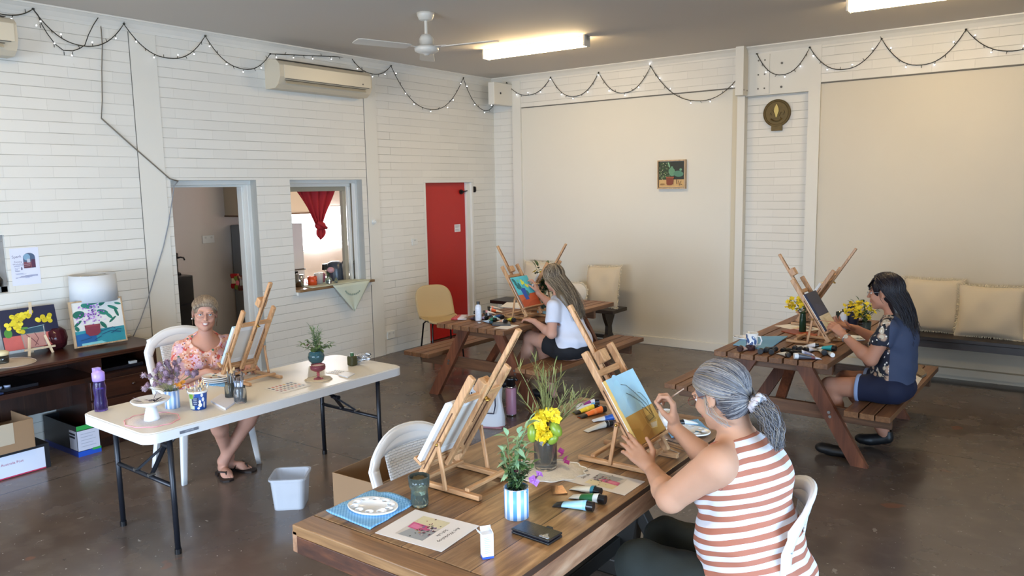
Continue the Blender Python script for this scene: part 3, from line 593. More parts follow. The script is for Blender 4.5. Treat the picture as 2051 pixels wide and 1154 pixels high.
# ---- cushions
CUS = mat('natural linen', '#cfc3ad', .9, bump=.5, bs=400, var=.04, vs=3); FRG = mat('linen fringe', '#d9cfb8', .95, var=.15, vs=60)
CUW = mat('white embroidered cotton', '#d6d0c6', .9, bump=.5, bs=300); 
def cushion(label, loc, rz, w, h, lean, group='fringed linen cushions on the benches', roll=0, heart=False):
    t = thing('cushion', label, 'cushion', loc, rz, group)
    M = MX.Rotation(lean, 4, 'X') @ MX.Rotation(roll, 4, 'Y')
    seed = loc[0]*7.3
    def sh(u, v, s):
        a, b_ = (u-.5)*2, (v-.5)*2
        if heart:
            th = math.atan2(b_, a); rr = max(abs(a), abs(b_)); c = V((math.cos(th), math.sin(th), 0)); hx = .5*w*rr*(abs(math.cos(th))**.9)*math.copysign(1, math.cos(th)); hz = .5*h*rr*math.sin(th)+.10*h*rr*abs(math.cos(th)); return M @ V((hx, s*.06*(1-rr**2)**.6, h/2+hz))
        e = 1-.06*(1-abs(a)**2)*abs(b_)**3-.0; f_ = 1-.06*(1-abs(b_)**2)*abs(a)**3
        th = .088*((1-a**2)*(1-b_**2))**.42*(1+.13*math.sin(5*a+seed)*math.cos(4*b_+seed*2))
        wr = .006*math.sin(9*a*b_+seed*3)*(abs(a*b_))
        return M @ V((a*w/2*f_, s*th+wr, h/2+b_*h/2*e))
    q = MB(); q.grid(lambda u, v: sh(u, v, 1), 21, 21); q.grid(lambda u, v: sh(u, v, -1), 21, 21); q.build('cover', CUW if heart else CUS, t)
    q = MB(); rnd = random.Random(int(abs(seed)*10)); n = 170
    for i in range(n):
        k = i/n*4; s_ = int(k); f_ = k-s_; u, v = [(f_, 0), (1, f_), (1-f_, 1), (0, 1-f_)][s_]; c = sh(u, v, 1); cc = sh(.5, .5, 1); cc = V((cc.x, c.y, cc.z)); d = (c-cc).normalized(); p2 = c+d*rnd.uniform(.014, .026)+V((rnd.uniform(-.008, .008), rnd.uniform(-.006, .006), rnd.uniform(-.008, .008)))
        q.tube([c-d*.004, (c+p2)/2+V((0, rnd.uniform(-.004, .004), 0)), p2], [.0045, .0055, .003], 5)
    q.build('fringe', FRG, t); return t
cushion('square linen cushion half hidden behind the long-haired woman in the corner', (-5.72, 8.30, .475), R(4), .46, .53, R(-14))
cushion('large square fringed cushion leaning on the wall at the bench end near the picnic seat', (-4.72, 8.27, .475), R(-6), .50, .52, R(-15), roll=R(-3))
cushion('small round-edged white cushion with bobbles between the corner cushions', (-5.02, 8.12, .475), R(2), .34, .30, R(-12), group=None, heart=True)
cushion('fringed beige cushion leftmost on the long right bench, behind the dark-haired woman', (-1.10, 8.44, .485), R(0), .52, .53, R(-12))
cushion('fringed beige cushion in the middle of the long right bench', (-.60, 8.36, .485), R(-2), .56, .50, R(-14))
cushion('fringed beige cushion cut off by the right edge of the photo', (-.10, 8.40, .485), R(-3), .5, .52, R(-13))
# ================================================================ fittings on walls and ceiling
ACW = mat('aged cream plastic', '#c9bea8', .4, var=.03); ACG = mat('grey vent', '#5c564c', .6)
def aircon(label, y0, y1, z0, z1):
    t = thing('air_conditioner', label, 'air conditioner', (XL, (y0+y1)/2, z0)); L_ = (y1-y0)/2; h = z1-z0
    prof = [(0, .0), (.0, h), (.13, h), (.20, h*.93), (.235, h*.80), (.24, h*.38), (.20, h*.12), (.15, 0.0)]
    q = MB(); q.prism(prof, 2*L_, (0, L_, 0), (1, 0, 0), (0, 0, 1)); q.build('casing', ACW, t, bevel=.012, bn=3)
    MB().bb((.236, -L_+.05, h*.33), (.243, L_-.02, h*.80)).build('front_panel', mat('cream panel', '#d2c8b2', .35), t, bevel=.004)
    MB().bb((.238, -L_+.06, h*.315), (.246, L_-.05, h*.33)).build('panel_seam', ACG, t)
    q = MB(); q.bar((.228, -L_+.07, h*.235), (.228, L_-.10, h*.235), .055, .006, (1, 0, .7)); q.build('louvre', mat('louvre', '#b9ad94', .4), t)
    q = MB(); q.bb((.225, -L_+.06, h*.26), (.24, L_-.09, h*.275)); q.build('vent_gap', ACG, t)
    q = MB()
    for i in range(12): q.bb((.04+.012*i, -L_+.04, h-.001), (.045+.012*i, L_-.04, h+.002))
    q.build('intake_grille', ACG, t); MB().cyl((.243, L_-.14, h*.45), (.246, L_-.14, h*.45), .008, n=8).build('indicator', ACG, t)
aircon('long cream wall air conditioner above the servery hatch', 4.93, 6.16, 3.0, 3.28)
aircon('cream air conditioner cut off by the left edge of the photo', 1.55, 2.60, 3.02, 3.30)
# ceiling fan
WM = mat('white enamel', '#cfcabf', .35)
t = thing('ceiling_fan', 'white three-blade ceiling fan hanging left of the fluorescent light', 'ceiling fan', (-4.55, 5.03, ZC))
MB().lathe([(.0, -.0), (.075, -.0), (.072, -.02), (.058, -.055), (.035, -.065), (0, -.066)][::-1], 24).build('canopy', WM, t)
MB().cyl((0, 0, -.06), (0, 0, -.20), .014, n=12).build('down_rod', WM, t)
MB().lathe([(0, -.35), (.02, -.35), (.025, -.34), (.06, -.335), (.10, -.315), (.105, -.29), (.09, -.275), (.062, -.27), (.062, -.215), (.045, -.18), (.02, -.175), (0, -.175)], 28).build('motor_housing', WM, t)
for k, a in enumerate((R(12), R(132), R(252))):
    ca, sa = math.cos(a), math.sin(a); r_ = MX.Rotation(a, 4, 'Z'); q = MB(); q.T = r_
    q.bar((.08, 0, -.285), (.20, 0, -.285), .05, .004, (0, .12, 1)); b_ = q.build('blade_bracket', WM, t)
    q = MB(); q.T = r_; P = [(.17, -.05), (.20, -.06), (.62, -.07), (.655, -.055), (.66, 0), (.655, .055), (.62, .07), (.20, .06), (.17, .05)]
    q.prism(P, .006, (0, 0, -.292), (1, 0, 0), (0, 1, .13)); q.build('blade', WM, t)
# fluorescent battens
TUBE = mat('lit fluorescent diffuser', '#ffffff', .4, emit='#ffdfaa', es=36)
def batten(label, c, rz, L_=1.25):
    t = thing('fluorescent_light', label, 'ceiling light', (c[0], c[1], ZC), rz)
    MB().bb((-L_/2, -.035, -.05), (L_/2, .035, 0)).build('batten_body', WM, t, bevel=.004)
    q = MB(); q.prism([(-.05, -.045), (.05, -.045), (.058, -.07), (.05, -.10), (-.05, -.10), (-.058, -.07)], L_-.06, (-L_/2+.03, 0, 0), (0, 1, 0), (0, 0, 1)); q.build('diffuser', TUBE, t, bevel=.008)
    for s in (-1, 1): MB().bb((s*L_/2-.02*(s > 0)-.0, -.06, -.105), (s*L_/2+.02*(s < 0), .06, -.0)).build('end_cap', WM, t, bevel=.004)
batten('lit fluorescent batten on the ceiling beside the fan', (-4.64, 6.78), R(2))
batten('lit fluorescent batten cut off by the top edge of the photo', (-1.0, 6.95), R(2), 1.25)
batten('fluorescent batten on the ceiling above the folding table', (-4.72, 1.9), R(2))
batten('fluorescent batten on the ceiling above the foreground table', (-1.0, 1.5), R(2))
# scout plaque: plain round bronze relief
BRZ = mat('aged bronze', '#5b4a26', .45, metal=.55, bump=.6, bs=90, var=.25, vs=25); BRL2 = mat('polished bronze', '#a8955a', .35, metal=.7)
t = thing('wall_plaque', 'round bronze fleur-de-lis plaque on the white brick column', 'plaque', (-2.72, YB-.002, 2.73))
q = MB(); 
def disc(q, c, r, h, n=40): q.prism([(r*math.cos(2*PI*i/n), r*math.sin(2*PI*i/n)) for i in range(n)], h, c, (1, 0, 0), (0, 0, 1))
disc(q, (0, -.0, 0), .148, .025); q.prism([(-.055, -.19), (.06, -.19), (.06, -.12), (-.055, -.12)], .03, (0, 0, 0), (1, 0, 0), (0, 0, 1)); q.build('disc', BRZ, t, bevel=.006)
q = MB(); q.tube([(.125*math.cos(2*PI*i/40), -.027, .125*math.sin(2*PI*i/40)) for i in range(40)], .004, 6, closed=True); q.tube([(.142*math.cos(2*PI*i/40), -.026, .142*math.sin(2*PI*i/40)) for i in range(40)], .005, 6, closed=True); q.build('rim', BRZ, t)
q = MB(); q.prism([(0, .10), (.022, .055), (.026, .02), (.012, -.02), (.008, -.045), (-.008, -.045), (-.012, -.02), (-.026, .02), (-.022, .055)], .014, (0, -.024, 0), (1, 0, 0), (0, 0, 1)); q.build('centre_petal', BRL2, t, bevel=.005)
for s in (-1, 1):
    q = MB(); q.prism([(s*x, z) for x, z in ((.014, -.035), (.02, -.01), (.035, .02), (.055, .035), (.078, .03), (.086, .008), (.078, -.018), (.06, -.022), (.058, -.008), (.066, .002), (.055, .01), (.043, -.003), (.032, -.035))][::s], .012, (0, -.024, 0), (1, 0, 0), (0, 0, 1)); q.build('side_petal', BRZ, t, bevel=.003)
q = MB(); q.bb((-.045, -.038, -.055), (.045, -.024, -.042)); q.tube([(-.06, -.028, -.06), (-.03, -.03, -.082), (0, -.031, -.088), (.03, -.03, -.082), (.06, -.028, -.06)], .008, 6); q.build('scroll', BRZ, t)
# little framed painting on the back panel
PINE = wood('pale pine moulding', '#a98b68', '#cdb492', 'Z', 20, .5, .1)
t = thing('framed_painting', 'small framed painting of a terracotta pot and green leaves on the back wall', 'painting', (-3.925, YP+.02, 1.925))
for a, b_ in (((-.18, -.045, 0), (-.165, 0, .34)), ((.165, -.045, 0), (.18, 0, .34)), ((-.165, -.045, 0), (.165, 0, .015)), ((-.165, -.045, .325), (.165, 0, .34))): MB().bb(a, b_).build('frame_side', PINE, t, bevel=.002)
MB().bb((-.16, -.03, .02), (.16, -.01, .32)).build('canvas', mat('dark canvas edge', '#1b1712', .7), t)
rnd = random.Random(4); sh = [('#1d2418', FULL), ('#2a3a1e', [(0, .3), (.5, .3), (.45, 1), (0, 1)]), ('#c9a36a', rect(0, 0, 1, .3))]
sh += [('#3f5a2c', 'c', rnd.uniform(.03, .45), rnd.uniform(.32, .95), .04, .03) for i in range(22)]
sh += [('#5f8f6c', 'c', .52, .60, .13, .17, .2), ('#4f7f66', 'c', .78, .52, .2, .12, -.1), ('#6b9c78', 'c', .87, .68, .05, .05), ('#76a583', 'c', .4, .88, .03, .12, .3), ('#5f8f6c', 'c', .52, .78, .05, .04)]
sh += [('#cfcfa0', 'c', rnd.uniform(.02, .42), rnd.uniform(.32, .97), .013, .013) for i in range(34)]
sh += [('#7d3a1f', [(.30, .36), (.6, .36), (.58, .12), (.50, .08), (.36, .08), (.31, .12)]), ('#94502c', rect(.29, .36, .61, .41))]
sh += [('#3d2c1a', 'l', [(.70, .32), (.72, .12)], .006), ('#3d2c1a', 'l', [(.78, .26), (.83, .06)], .006), ('#3d2c1a', 'l', [(.9, .24), (.83, .12), (.93, .1)], .006), ('#8c6a3c', 'c', .15, .12, .1, .03), ('#b98a55', 'c', .8, .15, .06, .03)]
picture('painted_picture', .32, .30, sh, t, mtx((-.16, -.0301, .02), (1, 0, 0), (0, 0, 1)))
# poster on the left wall
t = thing('poster', 'white workshop poster with an arched picture taped beside the desk lamp', 'poster', (XL+.001, 2.485, 1.29), 0)
MB()._a([(0, 0, 0), (0, .205, 0), (0, .205, .29), (0, 0, .29)], [(0, 1, 2, 3)]).build('sheet', mat('poster paper', '#d9dcec', .6), t, solid=.0008)
A_ = [(.56+.21*math.cos(a_*PI/10)+.09, .74+.12*math.sin(a_*PI/10)) for a_ in range(11)]
sh = [('#4d5f7a', [(.44, .45), (.86, .45)]+A_), ('#7fa3bd', 'c', .57, .75, .12, .09), ('#7d4a55', rect(.45, .46, .86, .62)), ('#b7bcc9', rect(.57, .60, .68, .70)), ('#5d2d38', rect(.46, .45, .68, .52)), ('#c9b9c0', 'l', [(.45, .55), (.68, .56)], .002), ('#c9b9c0', 'l', [(.45, .50), (.66, .51)], .002), ('#54304a', rect(.72, .46, .86, .68))]
sh += [('#8d90ab', rect(.13, .38+.00, .3, .39)), ('#6c6f88', 'c', .36, .44, .03, .03), ('#6c6f88', 'c', .36, .475, .018, .02)]
for i, (x0, x1, y_) in enumerate(((.1, .42, .53), (.1, .3, .51), (.12, .3, .465), (.12, .22, .435), (.12, .22, .41), (.12, .28, .39), (.12, .4, .32), (.15, .5, .295), (.45, .9, .255), (.3, .9, .24), (.25, .9, .225), (.12, .7, .21), (.12, .2, .195), (.45, .6, .19))): sh.append(('#7f83a0', 'l', [(x0, y_), (x1, y_+.004)], .0022))
picture('printed_picture', .205, .29, sh, t, mtx((.0006, 0, 0), (0, 1, 0), (0, 0, 1)))
PRN = mat('slate print', '#6c7088', .6)
text('Spark', .03, PRN, t, mtx((.001, .045, .225), (0, 1, .05), (0, -.05, 1)), name='lettering'); text('Painting\nWorkshop', .018, PRN, t, mtx((.001, .052, .175), (0, 1, 0), (0, 0, 1)), name='lettering')
# ---- fairy lights: one continuous dark wire with little white leds
WIRE = mat('dark green wire', '#2b2a20', .6); LED = mat('lit white led', '#ffffff', .4, emit='#eef2ff', es=7); HLD = mat('led holder', '#3c3b33', .6)
bulb_me = MB().ball((0, 0, 0), .0055, 5).mesh('bulb', LED)
def swags(label, plane, pts, sag_px, cat='fairy lights'):
    """plane: function(px,py)->point; pts: hook pixels; sag: lowest point in pixels under each chord"""
    t = thing('fairy_lights', label, cat, tuple(plane(*pts[0])))
    base = plane(*pts[0]); q = MB(); line = []; rn = random.Random(int(pts[0][0])+3)
    for i in range(len(pts)-1):
        a, b_ = plane(*pts[i]), plane(*pts[i+1]); s_ = sag_px[i]; n_ = 18
        lo = plane((pts[i][0]+pts[i+1][0])/2, (pts[i][1]+pts[i+1][1])/2+s_); mid = (a+b_)/2; dz = (mid-lo).length if s_ > 0 else 0
        for k in range(n_): 
            f_ = k/n_; line.append(a.lerp(b_, f_)-V((0, 0, dz*(1-abs(2*f_-1)**2.3))))
    line.append(plane(*pts[-1])); line = [p-base for p in line]
    q.tube(line, .0042, 5)
    # side pegs carry the leds
    d = 0; out = V((1, 0, 0)) if abs(base.x-XL) < .2 else V((0, -1, 0)); cnt = 0; bulbs = []
    for i in range(1, len(line)):
        seg = (line[i]-line[i-1]); d += seg.length
        if d > .085:
            d = 0; cnt += 1; dr = (V((0, 0, rn.choice((-1, -1, 1))))+out*rn.uniform(0, .6)+seg.normalized()*rn.uniform(-.6, .6)).normalized(); e = line[i]+dr*.028; q.cyl(line[i], e, .003, .0025, 5, smooth=False)
            if cnt % 2 == 0: bulbs.append(e+dr*.004)
    q.build('wire', WIRE, t)
    for p in bulbs[:100]:
        o = bpy.data.objects.new('bulb', bulb_me); COL.objects.link(o); o.parent = t; o.location = p
    for p in pts: h = plane(*p)-base; MB().ball(h+out*.004, .011, 5, (1, 1, .8)).build('hook', WIRE, t)
pl = lambda x, y: ox(x, y, XL+.05); pb = lambda x, y: oy(x, y, YP-.02)
swags('string of tiny lights looping along the top of the left wall past the air conditioner', pl, [(-30, 14), (66, 18), (248, 48), (411, 72), (541, 108), (703, 115), (783, 132), (928, 156), (992, 205)], [14, 57, 55, 46, -3, 24, 74, 36])
swags('string of tiny lights in four loops on the back wall between corner bracket and post', pb, [(1015, 166), (1103, 155), (1199, 145), (1303, 133), (1491, 138)], [30, 43, 47, 66])
swags('string of tiny lights looping along the top right of the back wall', pb, [(1516, 108), (1622, 95), (1766, 78), (1935, 59), (2110, 60)], [48, 52, 61, 42])
# extra loop and supply cord at the left
q = MB(); P = [(66, 18), (76, 30), (83, 48), (95, 68), (110, 88), (127, 101), (146, 102), (160, 97), (170, 90), (177, 70), (187, 50), (198, 33)]
b0 = pl(*P[0]); 
q.tube([pl(*p)-b0 for p in P], .0038, 5)
for p in ((80, 48), (108, 87), (128, 103), (145, 104)): h = pl(*p)-b0; q.cyl(h, h+V((.0, .0, -.03)), .003, n=5)
o = q.build('fairy_light_loop', WIRE, None, loc=b0); tag(o, 'second drooping loop of dark light wire at the far left of the wall', 'fairy lights')
for p in ((73, 51), (109, 87), (144, 111)):
    c = bpy.data.objects.new('bulb', bulb_me); COL.objects.link(c); c.parent = o; c.location = pl(*p)-b0
q = MB(); P = [(199, 35), (203, 60), (205, 90), (204, 140), (205, 200), (203, 237)]; q.tube([ox(*p, XL+.012)-b0 for p in P], .004, 6)
q.tube([ox(*p, XL+.010)-b0 for p in ((203, 237), (270, 297), (340, 358), (357, 363))], .006, 6)
tag(q.build('light_cable', mat('grey brown cable', '#6f675b', .6), None, loc=b0), 'thin cable dropping down the left wall then slanting to the doorway corner', 'cable')
q = MB(); P = [(357, 363), (349, 372), (345, 400), (337, 450), (327, 495), (315, 535), (296, 600), (280, 645), (264, 680)]; q.tube([ox(*p, XL+.012)-b0 for p in P], .004, 6); tag(q.build('lamp_cord', mat('grey cord', '#83868c', .6), None, loc=b0), 'grey cord hanging from the doorway corner down to the desk', 'cable')
# ================================================================ easels
BE = wood('beech', '#b0825a', '#d3a97c', 'Z', 16, .42, .12, .12, c3='#c4966a'); BEY = wood('beech y', '#b0825a', '#d3a97c', 'Y', 16, .42, .12, .12, c3='#c4966a'); BEX = wood('beech x', '#b0825a', '#d3a97c', 'X', 16, .42, .12, .12, c3='#c4966a')
GRV = mat('groove shadow brown', '#5b3a22', .8); BRS = mat('brass', '#b08d4a', .3, metal=.9); CAN = mat('primed canvas', '#dedcd8', .8, bump=.3, bs=500)
CANS = mat('raw canvas edge', '#cfcac0', .85, bump=.3, bs=400)
EU = V((0, .533, .846)); EN = V((0, -.846, .533)); EP = V((0, .02, .03))
def easel(label, loc, rz, cw, ch, shapes=None, clamp=.52, side=None, plain='#e3e1de'):
    t = thing('table_easel', label, 'easel', loc, rz, None)
    for s in (-1, 1):
        MB().bb((s*.12-.012, -.03, .002), (s*.12+.012, .34, .022)).build('base_runner', BEY, t, bevel=.004)
        MB().bar(EP+V((s*.115, 0, 0)), EP+EU*.545+V((s*.115, 0, 0)), .021, .034, EN).build('side_post', BE, t, bevel=.005)
        q = MB(); q.bar(EP+EU*.10+V((s*.115, 0, 0))+EN*.0172, EP+EU*.42+V((s*.115, 0, 0))+EN*.0172, .006, .001, EN); q.bar(EP+EU*.10+V((s*.115+s*-.0106, 0, 0)), EP+EU*.36+V((s*.115+s*-.0106, 0, 0)), .001, .006, EN); q.bar(EP+EU*.05+V((s*.1256, 0, 0)), EP+EU*.36+V((s*.1256, 0, 0)), .001, .006, EN); q.build('slot', GRV, t)
        MB().bar((s*.138, .175, .012), (s*.138, .140, .205), .010, .018, (0, 1, 0)).build('support_strut', BE, t, bevel=.003)
        MB().ball((s*.145, .141, .197), .007, 6).build('wing_nut', BRS, t)
    for y in (.045, .27): MB().bb((-.12, y-.011, .022), (.12, y+.011, .036)).build('cross_bar', BEX, t, bevel=.003)
    MB().bar(EP+EU*.435-EN*.012+V((-.105, 0, 0)), EP+EU*.435-EN*.012+V((.105, 0, 0)), .030, .014, EN).build('top_rail', BEX, t, bevel=.003)
    MB().bar(EP+EU*.065+V((-.105, 0, 0)), EP+EU*.065+V((.105, 0, 0)), .024, .014, EN).build('bottom_rail', BEX, t, bevel=.003)
    MB().bar(EP+EU*.075+EN*.03+V((-.15, 0, 0)), EP+EU*.075+EN*.03+V((.15, 0, 0)), .014, .045, EN).build('canvas_ledge', BEX, t, bevel=.003)
    MB().bar(EP+EU*.05-EN*.024, EP+EU*.775-EN*.024, .026, .020, EN).build('mast', BE, t, bevel=.004)
    q = MB(); q.bar(EP+EU*.30-EN*.0138, EP+EU*.74-EN*.0138, .006, .001, EN); q.bar(EP+EU*.30-EN*.0343, EP+EU*.74-EN*.0343, .006, .001, EN); q.build('mast_slot', GRV, t)
    MB().bar(EP+EU*(clamp-.028)-EN*.0+V((0, 0, 0)), EP+EU*(clamp+.03)+V((0, 0, 0)), .06, .042, EN).build('canvas_clamp', BE, t, bevel=.004)
    q = MB(); c = EP+EU*.435-EN*.045; q.cyl(c, c+EN*.02, .008, n=10); q.ball(c-EN*.004, .009, 6, (1.6, 1, .7)); q.build('clamp_screw', BRS, t)
    # the stretched canvas standing on the ledge is its own thing
    return t
def on_easel(t, w, h, s0=.087): return t.matrix_basis @ MX.Identity(4)
def canvas(label, e_loc, e_rz, w, h, shapes, name='canvas', side='#cfcac0', th=.018):
    s0 = .0855; t = thing(name, label, 'painting', e_loc, e_rz)
    o = EP+EU*s0+EN*(.0185+th/2)
    X = V((1, 0, 0))
    MB().bar(o-X*0, o+EU*h, w, th, EN).build('stretched_canvas', mat('canvas side '+side, side, .8, bump=.2, bs=400), t, bevel=.002)
    bk = o-EN*(th/2+.001); q = MB()
    for sx in (-1, 1): q.bar(bk+X*sx*(w/2-.018), bk+X*sx*(w/2-.018)+EU*h, .036, .004, EN)
    for ss in (.018, h-.018): q.bar(bk+EU*ss-X*(w/2-.036), bk+EU*ss+X*(w/2-.036), .036, .004, EN)
    q.build('stretcher_bars', CAN, t)
    MB().bar(o-EN*(th/2+.0004)+EU*.001, o-EN*(th/2+.0004)+EU*(h-.001), w-.002, .0006, EN).build('canvas_back', CANS, t)
    if shapes: picture('painted_picture', w, h, shapes, t, mtx(o+EN*(th/2)-X*(w/2), X, EU))
    return t
def pair(elabel, clabel, loc, rz, w, h, shapes, clamp=.52, side='#cfcac0'):
    easel(elabel, loc, rz, w, h, clamp=clamp); return canvas(clabel, loc, rz, w, h, shapes, side=side)
ZT, ZF, ZP = .766, .7305, .743
rnd = random.Random(8)
sky = [('#a9d6ea', FULL)]+[(c, 'c', rnd.uniform(.1, .9), rnd.uniform(.5, .95), rnd.uniform(.10, .2), rnd.uniform(.05, .11), .4) for c in ('#a5d3ea', '#addaec', '#a2d0e9', '#a6d8ec', '#afd8e8', '#a0cfe9', '#abd8ea')]
sky += [('#b68c44', rect(0, 0, 1, .42)), ('#c49a4c', [(0, .1), (.5, .2), (.9, .42), (0, .42)]), ('#a97d36', [(.2, 0), (1, 0), (1, .2), (.6, .12)]), ('#b9923f', [(0, 0), (.3, 0), (.25, .2), (0, .25)])]
sky += [('#cfae68', 'l', [(.52, .40), (.53, .22), (.60, .12), (.78, .10), (.86, .17), (.93, .40)], .004), ('#9b7a3a', rect(.56, .2, .88, .30)), ('#b9a483', [(.6, .12), (.78, .11), (.85, .17), (.63, .19)])]
for L_ in ([(.62, .22), (.60, .36), (.64, .44), (.72, .40), (.84, .24)], [(.62, .22), (.84, .24)], [(.78, .30), (.70, .5), (.5, .66), (.38, .72)], [(.84, .24), (.82, .45), (.66, .66), (.5, .82), (.36, .86)], [(.84, .3), (.9, .5), (.82, .62), (.74, .66)]): sky.append(('#3b3020', 'l', L_, .0024))
pair('beech table easel holding the blue and gold painting in front of the woman in stripes', 'unfinished painting of twigs in a glass against pale blue sky and gold ground', (-1.395, 2.965, ZT), R(90+1), .262, .308, sky, clamp=.50, side='#c9a860')
pair('beech table easel at the left of the brown table, seen from behind with open slots', 'blank white canvas seen from behind on the easel left of the brown table', (-2.150, 2.35, ZT), R(-90), .30, .305, None, clamp=.47, side='#dfe2e8')
pair('beech table easel on the white folding table beside the smiling woman', 'canvas seen from behind on the white folding table, pale blue front edge', (-4.590, 3.03, ZF), R(-90-1), .27, .31, [('#9cc4d8', FULL), ('#c8885e', rect(0, 0, 1, .4))], clamp=.60, side='#b9d2de')
aq = [('#4fb9c9', FULL), ('#5cc4d0', [(0, .5), (.4, .45), (.5, 1), (0, 1)]), ('#c4542a', rect(0, 0, 1, .40)), ('#b2481f', [(.2, 0), (1, 0), (1, .2), (.5, .15)]), ('#d0693c', [(0, .2), (.5, .3), (.4, .4), (0, .4)]),
      ('#1f4fa8', [(.30, .22), (.50, .22), (.53, .60), (.26, .60)]), ('#1b6f78', 'c', .56, .42, .07, .10), ('#1f5a5c', 'l', [(.4, .6), (.30, .75), (.15, .85)], .004), ('#1f5a5c', 'l', [(.42, .6), (.6, .8), (.62, .9)], .004), ('#1f5a5c', 'l', [(.38, .6), (.2, .68)], .004)]
aq += [('#1d6b6e', 'c', x, y, .06, .10, a) for x, y, a in ((.12, .88, .8), (.16, .74, .8), (.3, .70, .2), (.2, .64, 1.1))]+[('#d9dc4a', 'c', x, y, .055, .055) for x, y in ((.52, .84), (.58, .78), (.50, .76), (.66, .68), (.72, .64))]+[('#6cc09a', 'c', .33, .86, .06, .05)]
pair('beech table easel on the left picnic table in front of the long-haired woman', 'painting of yellow flowers in a blue vase on turquoise and orange', (-4.075, 5.92, ZP), R(90-2), .262, .315, aq, clamp=.50, side='#7f5a44')
pair('beech easel on the far half of the left picnic table, its mast leaning right', 'white canvas on the far easel, mostly hidden behind the long-haired woman', (-4.50, 6.42, ZP), R(-90), .26, .31, None, clamp=.44, side='#e2e2e0')
nv = [('#222740', FULL), ('#2a3050', [(0, .4), (1, .4), (1, .55), (.3, .7)]), ('#e0d6bb', rect(0, 0, 1, .375)), ('#cfc3a4', [(.30, .10), (.42, .08), (.36, .30), (.28, .33)]), ('#d8cba8', [(0, 0), (1, 0), (1, .06), (0, .1)]), ('#ece4cf', [(.5, .12), (.95, .12), (.95, .32), (.45, .3)])]
pair('beech table easel on the right picnic table in front of the dark-haired woman', 'canvas painted navy above and cream below on the right picnic table', (-1.425, 6.115, ZP), R(90-2), .25, .315, nv, clamp=.60, side='#2a2d40')
pair('beech easel at the far end of the right picnic table with a mast leaning right', 'blank white canvas on the far easel of the right picnic table', (-1.93, 6.90, ZP), R(-90), .26, .31, None, clamp=.47, side='#e2e2e0')
# ================================================================ paint tubes
def paint_tube(label, z, cap, tail, body='#d9d9d6', band=None, capc='#17171a', r=.016, b0=.08, b1=.45, tailc=None, group='paint tubes'):
    a, b_ = oz(cap[0], cap[1], z+r), oz(tail[0], tail[1], z+.003); d = V((b_.x-a.x, b_.y-a.y, 0)); L_ = min(.17, max(.07, d.length)); t = thing('paint_tube', label, 'paint tube', (a.x, a.y, z), math.atan2(d.y, d.x), group)
    def body_(t0, t1, off, mt, nm):
        q = MB(); K = 12
        def fn(u, v):
            k = t0+(t1-t0)*v; A = r*(.92+.30*k)+off; B = r*(1-k)**.75+.0012+off; an = u*2*PI; return V((.012+(L_-.012)*k, A*math.cos(an), max(0.0004, r*(1-k)**.75+.0012)+B*math.sin(an)))
        q.grid(fn, 21, K); q.build(nm, mt, t)
    body_(0, 1, 0, mat('tube '+body, body, .35, var=.04, vs=60), 'tube_body')
    if band: body_(b0, b1, .0006, mat('tube band '+band, band, .4, var=.05, vs=60), 'colour_band')
    if tailc: body_(.72, 1, .0007, mat('tube tail '+tailc, tailc, .4), 'tail')
    MB().cyl((-.014, 0, r), (.013, 0, r), r*.95, r*.99, 20).build('cap', mat('cap '+capc, capc, .3), t, bevel=.0015)
    return t
G1 = 'paint tubes on the brown timber table'; G2 = 'paint tubes on the right picnic table'; G3 = 'paint tubes on the left picnic table'
for a in (('cream paint tube with teal collar beside the printed sheet', (1197, 984), (1145, 977), '#d9d2bf', '#2f7f92', '#151518', .017, .0, .14, None),
          ('white paint tube with a wide green band and turquoise collar', (1206, 1000), (1143, 994), '#dfe3df', '#1e6a3a', '#141416', .018, .18, .62, None),
          ('light blue paint tube with black crimped tail, nearest the phone', (1182, 1014), (1110, 1010), '#9fd0ea', '#8cc4e4', '#121214', .019, .0, .1, '#17181a'),
          ('white and magenta paint tube at the far end of the table', (1194, 805), (1152, 814), '#d9d6de', '#8f3a86', '#141416', .016, .22, .62, None),
          ('pale blue paint tube under the magenta one', (1195, 812), (1154, 819), '#cfd9e2', '#5fa8d8', '#141416', .015, .0, .2, None),
          ('yellow paint tube with black tail beside the orange one', (1192, 816), (1149, 828), '#e9cf3a', '#f0da55', '#141416', .017, .3, .4, '#1c1a18'),
          ('orange paint tube with black tail and cap', (1208, 820), (1160, 836), '#ee7430', '#f0884a', '#141416', .018, .3, .4, '#1c1a18'),
          ('white paint tube with a deep blue band half behind the easel', (1238, 834), (1187, 843), '#d6dbe2', '#2457b0', '#1a2a55', .017, .1, .5, None),
          ('plain white paint tube with black collar lying alone near the flowers', (1221, 848), (1173, 864), '#d8d3c6', '#1d1d1f', '#141416', .016, .02, .14, None),
          ('white tube with black striped cap beyond the blue cloth on the right', (1364, 847), (1398, 848), '#dfe2e6', None, '#202226', .016, .0, .1, None)):
    paint_tube(a[0], ZT, a[1], a[2], a[3], a[4], a[5], a[6], a[7], a[8], a[9], G1)
f2 = lambda x, y: (1450+x/6.616, 580+y/6.616)
